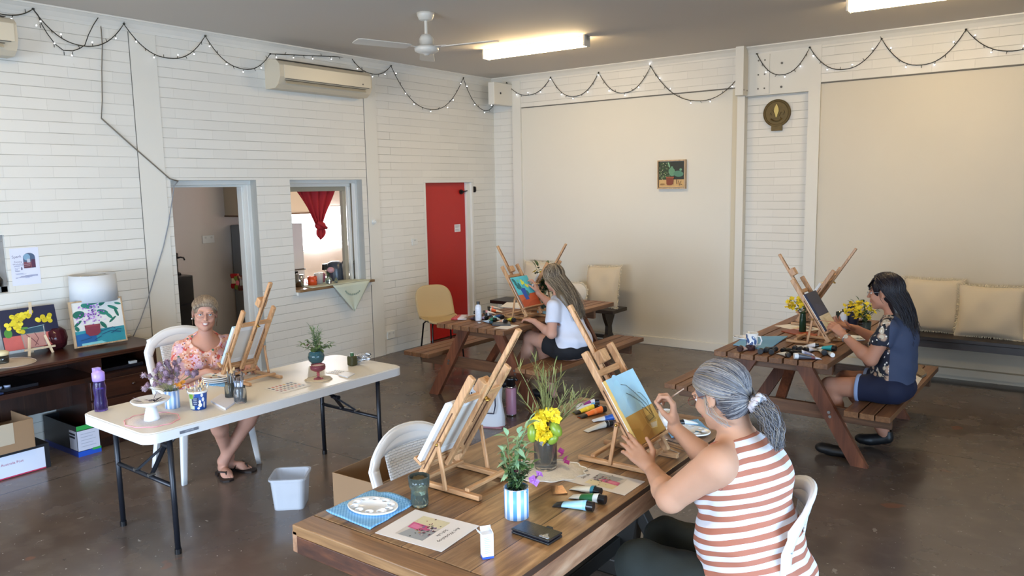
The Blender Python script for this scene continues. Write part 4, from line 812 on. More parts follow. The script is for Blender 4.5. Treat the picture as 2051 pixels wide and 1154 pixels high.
for a in (('turquoise paint tube with black cap near the easel foot on the right picnic table', (1460, 780), (1225, 775), '#e3e6e4', '#25a6b0', '#15171c', .02, .0, .6, None),
          ('white paint tube with black cap lying just below the easel base', (1225, 740), (1020, 765), '#dedfe4', '#c9cad2', '#1b1b20', .018, .5, .7, None),
          ('white paint tube pointing away, leftmost of three black caps in a row', (940, 775), (1060, 745), '#dedfe4', None, '#1a1a1e', .017, 0, 0, None),
          ('white paint tube with black cap, middle of three in a row', (1010, 785), (1150, 760), '#dedfe4', None, '#1a1a1e', .017, 0, 0, None),
          ('white paint tube with black cap, rightmost of three, long pointed tail', (1090, 795), (1250, 805), '#dedfe4', None, '#1a1a1e', .018, 0, 0, None),
          ('black-capped tube nearest the pale cap on the boards', (785, 805), (910, 790), '#3a3a38', '#4f4c40', '#121214', .017, 0, .3, None),
          ('dark tube with black cap behind the grey tube', (895, 835), (1030, 820), '#2a2a2e', None, '#0f0f12', .018, 0, 0, None),
          ('black-capped white tube above the grey tube', (1005, 835), (1200, 870), '#d7d9e2', '#8c93b5', '#101013', .018, .2, .8, None),
          ('cream paint tube with grey cap nearest the table edge on the left', (850, 865), (725, 845), '#d8d0bd', None, '#3d3a38', .018, 0, 0, None),
          ('grey paint tube with white cap nearest the front edge of the table', (955, 880), (1300, 915), '#4b4c55', '#6d3a48', '#dddfe0', .022, .55, .7, '#c7c9d6'),
          ('white tube with round black cap near the right edge of the table', (1330, 835), (1270, 790), '#e6e0cd', None, '#101012', .020, 0, 0, None),
          ('small white tube with white cap beside the round black cap', (1435, 865), (1370, 830), '#d5d5d0', '#b9b9b4', '#e3e3df', .017, .3, .6, None),
          ('black tube cap in front of the leaf-patterned mug, leftmost of the dark cluster', (485, 820), (545, 780), '#3c4a5c', None, '#0f1013', .020, 0, 0, None),
          ('black tube between the mug and the long dark one', (560, 800), (600, 760), '#44536a', None, '#0f1013', .018, 0, 0, None),
          ('black tube with shiny cap, nearest of the dark cluster', (630, 825), (660, 780), '#2d3440', None, '#0d0e11', .020, 0, 0, None),
          ('black tube with brown-rimmed cap at the right of the dark cluster', (685, 785), (640, 770), '#3a4658', None, '#15110f', .018, 0, 0, None),
          ('tan paint tube with dark brown cap at the left edge of the picnic table', (215, 785), (300, 790), '#d0b9a6', '#c9a08c', '#3a201c', .022, .0, .3, None)):
    paint_tube(a[0], ZP, f2(*a[1]), f2(*a[2]), a[3], a[4], a[5], a[6], a[7], a[8], a[9], G2)
f3 = lambda x, y: (900+x/9.615, 580+y/9.615)
for a in (('white and orange paint tube near the papers on the left picnic table', (770, 400), (1020, 435), '#e2d6c8', '#e0602c', '#1c1a18', .020, .1, .5, None),
          ('white paint tube behind the orange one', (765, 350), (980, 365), '#dcd8d2', '#e5a184', '#1c1a18', .018, .1, .3, None),
          ('white paint tube right of the tall white bottle', (680, 435), (890, 465), '#ded9d6', '#c98a90', '#231f1f', .018, .0, .2, None),
          ('white paint tube with navy tail behind a black cap', (700, 480), (840, 500), '#c9ccd4', '#55566a', '#141418', .018, .3, .8, None),
          ('deep blue paint tube with black cap', (1015, 525), (820, 510), '#d5dbe2', '#24599a', '#141418', .020, .0, .55, None),
          ('yellow paint tube with black cap nearest the easel', (1240, 585), (1095, 575), '#e3d93c', '#e9e04a', '#17171a', .020, .1, .6, None),
          ('green paint tube with black cap', (875, 580), (720, 600), '#cfd8d4', '#1f7a58', '#141c1c', .019, .0, .6, None),
          ('light turquoise paint tube between the green and blue ones', (830, 545), (985, 580), '#e0e6e6', '#4fb9c4', '#1c3b3a', .018, .1, .5, None),
          ('white paint tube with mauve tint and black cap', (715, 545), (590, 560), '#d3cbe0', '#b7a9d2', '#141418', .019, .2, .6, None),
          ('flesh and grey paint tube with black collar nearest the phone', (1080, 610), (930, 620), '#e6dccb', '#d9a888', '#15161a', .019, .1, .5, None),
          ('blue and white tube lying under the green one', (800, 630), (640, 600), '#bfd6ea', None, '#2a4a55', .015, 0, 0, None),
          ('dark violet tube at the left of the bottle', (495, 560), (420, 560), '#3a2d4a', None, '#17141c', .018, 0, 0, None),
          ('black-capped white tube half behind the tall bottle', (500, 440), (560, 470), '#dcd6d6', None, '#1a1a1e', .018, 0, 0, None)):
    paint_tube(a[0], ZP, f3(*a[1]), f3(*a[2]), a[3], a[4], a[5], a[6], a[7], a[8], a[9], G3)
# packet of small red and white tubes at the table corner
t = None
for i in range(5):
    paint_tube('slim red and white paint tube in the bundle at the table corner', ZP+.0, f3(60+20*i, 570-14*i), f3(330+8*i, 575-22*i), '#ded6dc', '#b8474a', '#a83238', .010, .0, .3, None, 'bundle of slim tubes at the picnic table corner')
# ================================================================ loose things lying on the tables
def slab(name, label, cat, z, pts, th, mt, group=None, bevel=0, **k):
    P = [oz(x, y, z) for x, y in pts]; c = sum(P, V())/len(P); q = MB(); n = len(P)
    ar = sum((P[i].x*P[(i+1) % n].y-P[(i+1) % n].x*P[i].y) for i in range(n))
    if ar < 0: P = P[::-1]
    q.prism([(p.x-c.x, p.y-c.y) for p in P], th, (0, 0, 0)); o = q.build(name, mt, None, loc=(c.x, c.y, z), bevel=bevel); tag(o, label, cat, group); return o
PAP = mat('office paper', '#e2e0e0', .7)
PICS = [('#c9c6c2', FULL), ('#d6cfae', [(0, 0), (.38, 0), (.45, .5), (.35, 1), (0, 1)]), ('#9aa0a6', [(.6, .2), (1, .1), (1, 1), (.5, 1)]), ('#c9588a', [(.35, 0), (.62, .05), (.66, .55), (.52, .78), (.38, .55)]), ('#d77ba4', [(.42, .1), (.58, .1), (.6, .4), (.45, .45)])]
_pr = random.Random(5)
PICS += [(_pr.choice(('#5d5c5e', '#8a4a5a', '#c58b3f', '#3f4a44', '#8c7fa0', '#b8b0a8', '#6a3040')), 'c', min(.97, max(.03, _pr.gauss(.55, .2))), min(.95, max(.05, _pr.gauss(.65, .18))), _pr.uniform(.01, .035), _pr.uniform(.02, .05), _pr.uniform(0, 3)) for i in range(46)]
def sheet(label, z, c00, c10, c01, pic, txt, flip=False, name='printed_sheet'):
    """c00 = corner px, c10 along the long reading direction, c01 up the page"""
    a, b_, c = oz(*c00, z), oz(*c10, z), oz(*c01, z); X = (b_-a); Y = (c-a); w, h = X.length, Y.length; X.normalize(); Y = (Y-X*Y.dot(X)).normalized(); flipz = X.cross(Y).z < 0
    t = thing(name, label, 'sheet of paper', tuple(a)); M = MX(((X.x, Y.x, 0, 0), (X.y, Y.y, 0, 0), (0, 0, 1, .0012), (0, 0, 0, 1)))
    q = MB(); q.T = M; q._a([(0, 0, -.001), (w, 0, -.001), (w, h, -.001), (0, h, -.001), (0, 0, 0), (w, 0, 0), (w, h, 0), (0, h, 0)], [(4, 5, 6, 7), (3, 2, 1, 0), (0, 1, 5, 4), (1, 2, 6, 5), (2, 3, 7, 6), (3, 0, 4, 7)] if not flipz else [(7, 6, 5, 4), (0, 1, 2, 3)]); q.build('page', PAP, t)
    if pic:
        x0, y0, pw, ph = pic; picture('printed_picture', pw*w, ph*h, PICS, t, M @ MX.Translation((x0*w, y0*h, .0003)), .00006)
    for s_, sz, x, y in txt: text(s_, sz, mat('black print', '#3a3a40', .7), t, M @ MX.Translation((x*w, y*h, .0006)))
    return t
# A4 landscape sheets: reading side faces the painter
def sheet2(label, z, corners, picq, txt, ang_from, name='printed_sheet'):
    """corners: 4 px around; page frame X = corners0->1, Y = corners0->3"""
    return sheet(label, z, corners[0], corners[1], corners[3], picq, txt, name=name)
def page(label, z, o_, x_, y_, pic, txt):
    return sheet(label, z, o_, x_, y_, pic, txt)
# sheet A: text reads from the +x side (upside down to the camera): bottom-left of the page as read is the far-left corner
page('white printed sheet with pink picture lying nearest the camera on the brown table', ZT, (832, 1021), (751, 1068), (957, 1056), (.14, .22, .72, .42), (('Art Workshop', .021, .5, .82), ('Still Life', .019, .5, .72)))
page('white printed sheet with pink picture under the forearm of the woman in stripes', ZT, (1251, 993), (1292, 965), (1125, 956), (.14, .22, .72, .42), (('Art Workshop', .021, .5, .84), ('Still Life', .019, .5, .74)))
page('white sheet with a small grey picture at the corner of the left picnic table', ZP, (1016, 660), (1040, 652), (1003, 655), None, ())
page('white printed sheet with a faded picture lying across the right picnic table', ZP, (1551, 653), (1608, 665), (1568, 645), (.45, .2, .45, .6), ())
slab('loose_papers', 'stack of white papers behind the paint tubes on the left picnic table', 'papers', ZP, [(1002, 616), (1015, 607), (1052, 608), (1050, 620)], .008, PAP)
slab('paper_scrap', 'sheet of white paper on the seat behind the dark-haired woman', 'sheet of paper', .435, [(1820, 745), (1849, 754), (1833, 779), (1812, 778)], .002, PAP)
t = slab('crocheted_cloth', 'crumpled crocheted cloth on the end of the right picnic seat', 'cloth', .435, [(1822, 728), (1840, 735), (1856, 752), (1846, 758), (1820, 745)], .02, mat('beige crochet', '#8d7d68', .95, bump=1, bs=150, var=.5, vs=90), bevel=.008)
slab('mobile_phone', 'dark phone lying at the near corner of the left picnic table', 'phone', ZP, [(986, 653), (984, 648), (1021, 647), (1023, 653)], .012, mat('graphite', '#2c2a2e', .3), bevel=.003)
slab('orange_board', 'orange painted board lying under the green bottle on the right picnic table', 'board', ZP, [(1565, 664), (1590, 660), (1640, 672), (1620, 678)], .006, mat('orange board', '#a34a26', .5, var=.1))
slab('gold_foil_sample', 'small brown foil square beside the paint tubes on the brown table', 'foil', ZT, [(1103, 976), (1127, 974), (1137, 990), (1106, 992)], .004, mat('bronze foil', '#94704f', .25, metal=.7, var=.4, vs=40), bevel=.001)
# blue dish cloths (chequered)
CLO = mat('blue cleaning cloth', '#7fb0dc', .85)
def _chq():
    nt = CLO.node_tree; b = nt.nodes['Principled BSDF']; L = nt.links; tc = N(nt, 'ShaderNodeTexCoord'); ck = N(nt, 'ShaderNodeTexChecker', Scale=130.); ck.inputs['Color1'].default_value = lin('#86bde6'); ck.inputs['Color2'].default_value = lin('#5f9bd0'); L.new(tc.outputs['Object'], ck.inputs['Vector']); L.new(ck.outputs[0], b.inputs['Base Color'])
_chq()
def cloth(label, z, pts, fold=True):
    P = [oz(x, y, z) for x, y in pts]; c = sum(P, V())/4
    def fn(u, v):
        a = P[0].lerp(P[1], u); b_ = P[3].lerp(P[2], u); p = a.lerp(b_, v)-c; e = .003+.0015*math.sin(u*14)*math.cos(v*9)+(.016*max(0, (u-.86)/.14)**.6*math.sin(PI*min(1, v*1.2)) if fold else 0)+.004*max(0, v-.9)/.1; return V((p.x, p.y, e))
    q = MB(); q.grid(fn, 25, 21); o = q.build('dish_cloth', CLO, None, loc=(c.x, c.y, z), solid=.003); return tag(o, label, 'cloth')
cloth('blue chequered dish cloth under the oval palette nearest the camera', ZT, [(741, 1062), (831, 1010), (748, 984), (653, 1026)])
cloth('blue chequered dish cloth on the far right corner of the brown table', ZT, [(1345, 878), (1420, 862), (1398, 842), (1330, 855)], False)
cloth('folded blue cloth under the mug on the right picnic table', ZP, [(1468, 692), (1535, 703), (1578, 675), (1490, 676)], False)
cloth('blue cloth under the paint plates on the white folding table', ZF, [(412, 772), (452, 775), (462, 762), (420, 752)], False)
WCE = mat('white glazed ceramic', '#e6e6e4', .18, coat=.3)
def palette(label, loc, rz, rx=.105, ry=.078, wells=10, dirty=False):
    t = thing('paint_palette', label, 'palette', loc, rz)
    MB().lathe([(0, .002), (rx*.8, 0), (rx*.97, .004), (rx, .010), (rx*.97, .012), (rx*.93, .009), (rx*.5, .007), (rx*.48, .005), (0, .004)], 40, sy=ry/rx).build('plate', WCE, t)
    q = MB()
    for i in range(wells):
        a = 2*PI*i/wells; q.lathe([(.0, .0062), (.012, .0072), (.016, .010), (.0175, .0095)], 14, (rx*.72*math.cos(a), ry*.72*math.sin(a), .0015), sy=.9)
    q.build('paint_wells', mat('white glazed well', '#efefee', .4), t)
    if dirty:
        _q = random.Random(3)
        for i in range(7): MB().ball((_q.uniform(-.6, .6)*rx, _q.uniform(-.6, .6)*ry, .009), .009, 6, (1.3, .8, .25)).build('paint_blob', mat('blob '+['#3b6a6a', '#c9a050', '#8a3a30', '#28304a', '#d9c9a0', '#5a5a50', '#2f6a8a'][i], ['#3b6a6a', '#c9a050', '#8a3a30', '#28304a', '#d9c9a0', '#5a5a50', '#2f6a8a'][i], .3), t)
    return t
p = oz(747, 1020, ZT); palette('clean white oval ceramic palette with round wells on the blue cloth', (p.x, p.y, ZT+.006), R(10))
p = oz(1378, 868, ZT); palette('white palette with paint on it on the blue cloth beside the woman in stripes', (p.x, p.y, ZT+.007), R(10), .11, .08, 8, True)
p = oz(1500, 680, ZP); palette('white oval plate behind the leaf-patterned mug', (p.x-.03, p.y, ZP+.006), R(0), .10, .07, 8)
p = oz(1712, 680, ZP); palette('paint-smeared white plate in front of the dark-haired woman', (p.x-.03, p.y+.02, ZP), R(0), .12, .10, 0, True)
p = oz(433, 765, ZF); 
for i in range(3): palette(['bottom blue-rimmed plate in the stack on the folding table', 'middle white plate in the stack on the folding table', 'top white plate with blue paint in the stack on the folding table'][i], (p.x, p.y, ZF+.006+.013*i), 0, .10, .085, 0, i == 2)
# ---- vessels
def glassmat(nm, c, rough=.05): return mat(nm, c, rough, trans=.92, ior=1.3)
t = thing('glass_tumbler', 'ribbed green glass tumbler beside the oval palette', 'glass', tuple(oz(841, 1012, ZT))[:2]+(ZT,))
GG = glassmat('green ribbed glass', '#c2d2c4', .06)
MB().lathe([(0, .002), (.030, 0), (.034, .01), (.033, .07), (.039, .078), (.041, .118), (.039, .118), (.036, .08), (.030, .07), (.030, .012), (0, .01)], 40, fold=lambda a: .035*math.cos(a*13)).build('glass_body', GG, t)
MB().cyl((0, 0, .012), (0, 0, .05), .029, n=24).build('water', glassmat('murky water', '#b9c4b2', .02), t)
STR = None
def striped(nm, cols, n, axis_ang=True):
    """vertical stripes round a tin, by angle"""
    if nm in _mc: return _mc[nm]
    m, nt, b = newmat(nm); L = nt.links; tc = N(nt, 'ShaderNodeTexCoord'); gr = N(nt, 'ShaderNodeTexGradient', _gradient_type='RADIAL'); L.new(tc.outputs['Object'], gr.inputs[0])
    mu = N(nt, 'ShaderNodeMath', _operation='MULTIPLY', i1=float(n)); L.new(gr.outputs['Fac'], mu.inputs[0]); fr = N(nt, 'ShaderNodeMath', _operation='FRACT'); L.new(mu.outputs[0], fr.inputs[0])
    rp = N(nt, 'ShaderNodeValToRGB'); rp.color_ramp.interpolation = 'CONSTANT'; e = rp.color_ramp.elements
    e[0].position = 0; e[0].color = lin(cols[0]); e[1].position = 1/len(cols); e[1].color = lin(cols[1])
    for i in range(2, len(cols)): x = e.new(i/len(cols)); x.color = lin(cols[i])
    L.new(fr.outputs[0], rp.inputs[0]); L.new(rp.outputs[0], b.inputs['Base Color']); b.inputs['Roughness'].default_value = .35; _mc[nm] = m; return m
def tin(label, px, z, r, h, nm, cols, n, rot=0):
    p = oz(px[0], px[1], z); t = thing('striped_tin', label, 'tin', (p.x, p.y, z), rot); MB().lathe([(0, 0), (r, 0), (r, h), (r*.97, h), (r*.97, h-.01), (0, h-.03)], 32).build('tin_wall', striped(nm, cols, n), t)
    MB().tube([(r*math.cos(2*PI*i/32), r*math.sin(2*PI*i/32), h) for i in range(32)], .0018, 6, closed=True).build('rolled_rim', mat('tin rim', '#b9bcc4', .3, metal=.8), t); return t, p
LG = mat('fresh green leaf', '#5d7a45', .5, var=.25, vs=40); LG2 = mat('pale green leaf', '#8fae84', .55, var=.2, vs=40); LG3 = mat('dark green leaf', '#2f4a2c', .5, var=.3, vs=40); ST = mat('green stem', '#6c8050', .6); OL = mat('olive needle leaf', '#7f8450', .55, var=.25, vs=30)
YF_ = mat('yellow petal', '#ecd22a', .5, var=.1, vs=60); MAG = mat('magenta petal', '#a8327a', .5, var=.2, vs=80); LIL = mat('lilac petal', '#a56ac0', .5, var=.2, vs=80); MRN = mat('maroon petal', '#5c1533', .5)
def posy(t, base, n, h, spread, leafm, rn, leaf=.035, w=.014, stem=.0016, per=7, droop=.3, curl=.5):
    """stems with leaves as one spray part per stem"""
    for i in range(n):
        a = rn.uniform(0, 2*PI); s_ = spread*rn.uniform(.25, 1); hh = h*rn.uniform(.55, 1); P = []
        for k in range(7):
            f_ = k/6; P.append(V(base)+V((math.cos(a)*s_*f_**1.5+rn.uniform(-.004, .004), math.sin(a)*s_*f_**1.5+rn.uniform(-.004, .004), hh*f_)))
        q = MB(); q.tube(P, stem, 5); q.mi = 1
        for k in range(per):
            f_ = rn.uniform(.25, 1); j = f_*6; i0 = min(5, int(j)); p = P[i0].lerp(P[i0+1], j-i0); aa = rn.uniform(0, 2*PI); q.leaf(p, (math.cos(aa), math.sin(aa), rn.uniform(-.2, .8)), leaf*rn.uniform(.7, 1.2), w*rn.uniform(.8, 1.2), droop=droop)
        q.leaf(P[-1], P[-1]-P[-2], leaf, w); q.build('leafy_stem', [ST, leafm], t)
def bloom(t, c, r, n, mt, rn, nm='flower', flat=.5):
    q = MB(); c = V(c); ax = V((rn.uniform(-.6, .6), rn.uniform(-.9, .1), rn.uniform(.2, 1))).normalized(); x, u, d = frame(ax)
    for i in range(n):
        a = 2*PI*i/n; dr = x*math.cos(a)+u*math.sin(a); q.leaf(c, dr+d*.35, r, r*.95, up=d, droop=.15)
    q.ball(c+d*r*.15, r*.22, 5); return q.build(nm, mt, t)
# striped tin with pink flowers on the brown table
t, p = tin('blue and white striped tin of leaves and sweet peas on the brown table', (1035, 1034), ZT, .0455, .115, 'blue stripe tin', ['#dfe3ea', '#5f9bd8', '#eceef2', '#7fb0e0'], 5, R(20))
rn = random.Random(21)
posy(t, (0, 0, .09), 16, .09, .06, LG3, rn, .035, .012, per=8); posy(t, (0, 0, .10), 7, .15, .08, LG, rn, .035, .018, per=7)
posy(t, (-.03, .01, .1), 8, .27, .10, LG2, rn, .045, .022, per=6, droop=.5)
for c in ((.005, -.02, .18), (-.0, -.01, .175)): bloom(t, c, .014, 5, MRN, rn)
for c in ((.075, .0, .15), (.085, .01, .165), (.07, .01, .135), (.065, -.005, .15)): bloom(t, c, .018, 4, LIL, rn)
# big glass jar with yellow flowers and green fruit
p = oz(1093, 938, ZT); t = thing('flower_jar', 'large glass jar of yellow flowers, green fruit and grassy stems on the lace doily', 'vase', (p.x, p.y, ZT+.004))
JG = glassmat('dark reflective jar glass', '#d6ccbb', .03)
MB().lathe([(0, 0), (.047, 0), (.05, .01), (.05, .11), (.046, .13), (.043, .145), (.043, .16), (.040, .16), (.040, .145), (.045, .11), (.045, .012), (0, .008)], 32).build('jar', JG, t)
MB().cyl((0, 0, .012), (0, 0, .12), .0435, n=24).build('water', glassmat('brown water', '#54402a', .02), t)
q = MB()
for i in range(9): a = 2.4*i; q.cyl((.025*math.cos(a), .025*math.sin(a), .012), (.03*math.cos(a+2), .03*math.sin(a+2), .16), .0035, n=6)
q.build('stems', mat('dark stem', '#3b3320', .6), t)
rn = random.Random(5)
for i in range(24):
    a = rn.uniform(0, 2*PI); q = MB(); P = []; s_ = rn.uniform(.04, .17); h_ = rn.uniform(.20, .36); 
    if i > 15: a = rn.uniform(-.3, .8); s_ = rn.uniform(.10, .20); h_ = rn.uniform(.16, .27)
    for k in range(6): f_ = k/5; P.append(V((math.cos(a)*s_*f_**1.4+.005, math.sin(a)*s_*f_**1.4+.03*f_, .12+h_*f_)))
    q.tube(P, .0016, 5)
    for k in range(11):
        j = rn.uniform(1.2, 4.99); i0 = int(j); c = P[i0].lerp(P[i0+1], j-i0); dr = (P[i0+1]-P[i0]).normalized()+V((rn.uniform(-.8, .8), rn.uniform(-.8, .8), rn.uniform(0, .6))); q.leaf(c, dr, rn.uniform(.04, .075), .005, droop=.12)
    q.build('grassy_stem', OL, t)
for c in ((-.065, 0, .20), (-.075, -.01, .185), (-.05, -.02, .215), (-.015, -.03, .235), (.0, -.03, .205), (.02, -.03, .245), (.035, -.02, .27), (.05, 0, .265), (.055, .01, .225), (.01, -.045, .185), (.03, -.045, .20), (.045, -.035, .175), (.02, -.045, .165), (-.02, -.01, .255), (.065, -.01, .245), (0, .01, .26), (.035, -.045, .15), (.0, -.045, .22), (.015, -.04, .26), (-.01, -.04, .19), (.05, -.04, .16), (.03, -.05, .225), (.045, -.02, .245), (.012, -.05, .205), (.0, -.05, .172)): bloom(t, (c[0]*1.0, c[1], c[2]-.015), .027, 6, YF_, rn)
FR = mat('green fruit skin', '#7f9a34', .35, var=.08, vs=30)
for c, sc_, ro in (((-.036, -.045, .158), (.023, .023, .040), (0, 0, 0)), ((.068, -.02, .190), (.024, .022, .037), (0, R(-40), 0)), ((.058, -.03, .145), (.020, .020, .030), (0, R(50), 0))):
    MB().ball(c, 1, 12, sc_, ro).build('fruit', FR, t)
for c in ((.07, .02, .06), (.085, .03, .045), (.095, .02, .035), (.06, .03, .075)): bloom(t, c, .017, 4, MAG, rn)
# trailing vine between jar and tin
# lace doily
def doily(label, z, c, rx, ry, rz=0, edge=None, body='#e6e1d6', holes=True, n=64, wave=12, amp=.05):
    t = thing('lace_doily', label, 'doily', (c[0], c[1], z), rz)
    m = mat('lace '+body+str(holes), body, .9, bump=1, bs=300, var=.25, vs=160)
    q = MB(); P = [((rx*(1+amp*math.sin(wave*2*PI*i/n)))*math.cos(2*PI*i/n), (ry*(1+amp*math.sin(wave*2*PI*i/n)))*math.sin(2*PI*i/n)) for i in range(n)]
    q._a([(0, 0, .003)]+[(x*.8, y*.8, .0025) for x, y in P]+[(x, y, .0012) for x, y in P], [(0, 1+i, 1+(i+1) % n) for i in range(n)]+[(1+i, 1+n+i, 1+n+(i+1) % n, 1+(i+1) % n) for i in range(n)], True); q.build('lace_cloth', m, t, solid=.0012)
    q = MB(); q.tube([(x, y, .0025) for x, y in P], .0026, 5, closed=True); q.build('scalloped_edge', mat('edge '+(edge or body), edge or body, .8), t); return t
p = oz(1085, 945, ZT); doily('white lace doily under the flower jar on the brown table', ZT, (p.x+.01, p.y+.02), .17, .13, R(35))
# phone wallet
t = thing('phone_wallet', 'black leather phone wallet with a silver emblem on the brown table', 'phone case', tuple(oz(1075, 1072, ZT))[:2]+(ZT,), R(-3)); BLKL = mat('black leather', '#141416', .35, bump=.4, bs=300)
MB().bb((-.082, -.042, 0), (.082, .042, .008)).build('back_cover', BLKL, t, bevel=.003); MB().bb((-.082, -.042, .011), (.082, .042, .019)).build('front_cover', BLKL, t, bevel=.003); MB().bb((-.078, -.038, .007), (.076, .038, .0125)).build('phone', mat('phone glass', '#1b2233', .1), t, bevel=.002)
MB().bb((.01, .040, .004), (.035, .052, .021)).build('clasp', BLKL, t, bevel=.003)
q = MB(); q.ball((.052, -.022, .0195), .013, 8, (1, 1, .12)); q.ball((.066, -.026, .0195), .008, 6, (1, 1, .15)); q.ball((.04, -.026, .0195), .008, 6, (1, 1, .15)); q.ball((.05, -.008, .0195), .006, 6, (1, 1.5, .15)); q.build('emblem', mat('silver foil', '#b9bcc0', .25, metal=.8, bump=.8, bs=200), t)
# little open carton
t = thing('small_carton', 'small open white carton with blue base on the brown table', 'carton', tuple(oz(976, 1116, ZT))[:2]+(ZT,), R(52))
CW = mat('white card', '#dfe1e6', .5); MB().bb((-.019, -.014, .008), (.019, .014, .085)).build('carton_body', CW, t); MB().bb((-.0192, -.0142, 0), (.0192, .0142, .008)).build('blue_base', mat('blue card', '#2a4fae', .5), t)
q = MB(); q.bar((-.019, 0, .085), (-.034, 0, .10), .028, .001, (0, 0, 1)); q.bar((.019, 0, .085), (.012, 0, .103), .028, .001, (1, 0, 0)); q.bar((0, .014, .085), (0, .022, .10), .036, .001, (0, 1, 0)); q.build('flap', CW, t)
q = MB()
for i in range(9): q.bb((-.012, -.0146, .02+.0065*i), (.010-(i % 3)*.004, -.0142, .0225+.0065*i))
q.build('printed_text', mat('pale print', '#9aa3b5', .6), t)
# white mug with curled handle beyond the easel, brushes
p = oz(1335, 856, ZT); t = thing('mug', 'white mug with curly handle behind the hand of the woman in stripes', 'mug', (p.x, p.y, ZT), R(-30))
MB().lathe([(0, 0), (.030, 0), (.036, .02), (.041, .085), (.039, .085), (.034, .022), (.028, .006), (0, .006)], 28).build('cup', WCE, t); MB().tube([(.036, 0, .022), (.058, 0, .03), (.070, 0, .05), (.066, 0, .075), (.05, 0, .082), (.043, 0, .072)], [.004, .005, .005, .005, .005, .004], 8).build('handle', WCE, t)
def brush(label, z, a, b_, c='#c9a06a', r=.003, hair='#5a4030', group=None, lift=0, L_=None):
    A, B = oz(*a, z+r), oz(*b_, z+r); d = B-A; t = thing('paint_brush', label, 'paint brush', tuple(A-V((0, 0, r))), math.atan2(d.y, d.x), group); L_ = L_ or d.length
    MB().cyl((0, 0, r), (L_*.72, 0, r), r*.6, r, 8).build('handle', mat('brush '+c, c, .35), t); MB().cyl((L_*.72, 0, r), (L_*.88, 0, r), r*1.05, r*1.15, 8).build('ferrule', mat('chrome', '#c9ccd0', .15, metal=1), t); MB().cyl((L_*.88, 0, r), (L_, 0, r*.8), r*1.1, r*.3, 8).build('bristles', mat('bristle '+hair, hair, .8), t); return t
for i, (a, b_, c) in enumerate((((1372, 904), (1318, 885), '#7c6a60'), ((1370, 897), (1322, 881), '#a88b70'), ((1368, 892), (1326, 878), '#5d4b45'), ((1360, 908), (1322, 892), '#b9b4ae'))): brush(['dark slim brush nearest the edge of the table by the easel foot', 'tan brush lying between two dark ones by the easel foot', 'brown brush furthest from the edge by the easel foot', 'grey metal palette knife handle beside the three brushes'][i], ZT, a, b_, c, .0035)
# ================================================================ things on the white folding table
PUR = glassmat('violet bottle plastic', '#8a6fc4', .15)
p = oz(203, 822, ZF); t = thing('water_bottle', 'purple translucent water bottle at the near left corner of the folding table', 'bottle', (p.x, p.y, ZF))
MB().lathe([(0, .002), (.034, 0), (.037, .01), (.036, .05), (.031, .085), (.033, .11), (.036, .14), (.030, .165), (.031, .19), (.029, .19), (.028, .165), (.033, .14), (.030, .11), (.028, .085), (.033, .05), (.034, .012), (0, .008)], 32).build('bottle_body', PUR, t)
MB().cyl((0, 0, .01), (0, 0, .13), .027, n=20).build('water', glassmat('violet water', '#5b3fa0', .02), t)
PL2 = mat('lilac plastic', '#a98fe0', .35); MB().lathe([(.033, .178), (.034, .20), (.034, .225), (.02, .238), (0, .243)], 28).build('cap', PL2, t); MB().prism([(-.034, -.018), (.0, -.02), (.0, .02), (-.034, .018)], .03, (0, 0, .222)).build('spout', PL2, t, bevel=.004)
MB().tube([(-.034, 0, .20), (-.043, -.006, .18), (-.045, -.006, .15), (-.038, -.004, .15), (-.034, 0, .17)], .004, 6).build('carry_loop', mat('grey lilac loop', '#8f86a8', .5), t)
p = oz(303, 842, ZF); doily('pink-edged embroidered doily under the white cake stand', ZF, (p.x-.0, p.y+.005), .155, .135, 0, '#e0a0a8', '#ddd0c8', wave=10, amp=.035)
t = thing('cake_stand', 'white footed dish of dark feathers on the pink-edged doily', 'dish', (p.x, p.y+.005, ZF+.004))
MB().lathe([(0, 0), (.042, 0), (.040, .012), (.030, .055), (.026, .072), (.05, .082), (.09, .10), (.102, .115), (.098, .117), (.06, .095), (0, .085)], 40, fold=lambda a: .02*abs(math.sin(a*12))).build('dish_and_foot', mat('white ribbed ceramic', '#dfe2e8', .3), t)
rn = random.Random(2)
for i in range(11): MB().leaf((rn.uniform(-.04, .03), rn.uniform(-.03, .03), .10), (rn.uniform(-1, 1), rn.uniform(-1, 1), .35), .06, .014, droop=.1).build('feather', mat(['dusky violet', 'near black violet', 'pale lavender'][i % 3], ['#3c2f52', '#1c1a2c', '#a89bc0'][i % 3], .6), t)
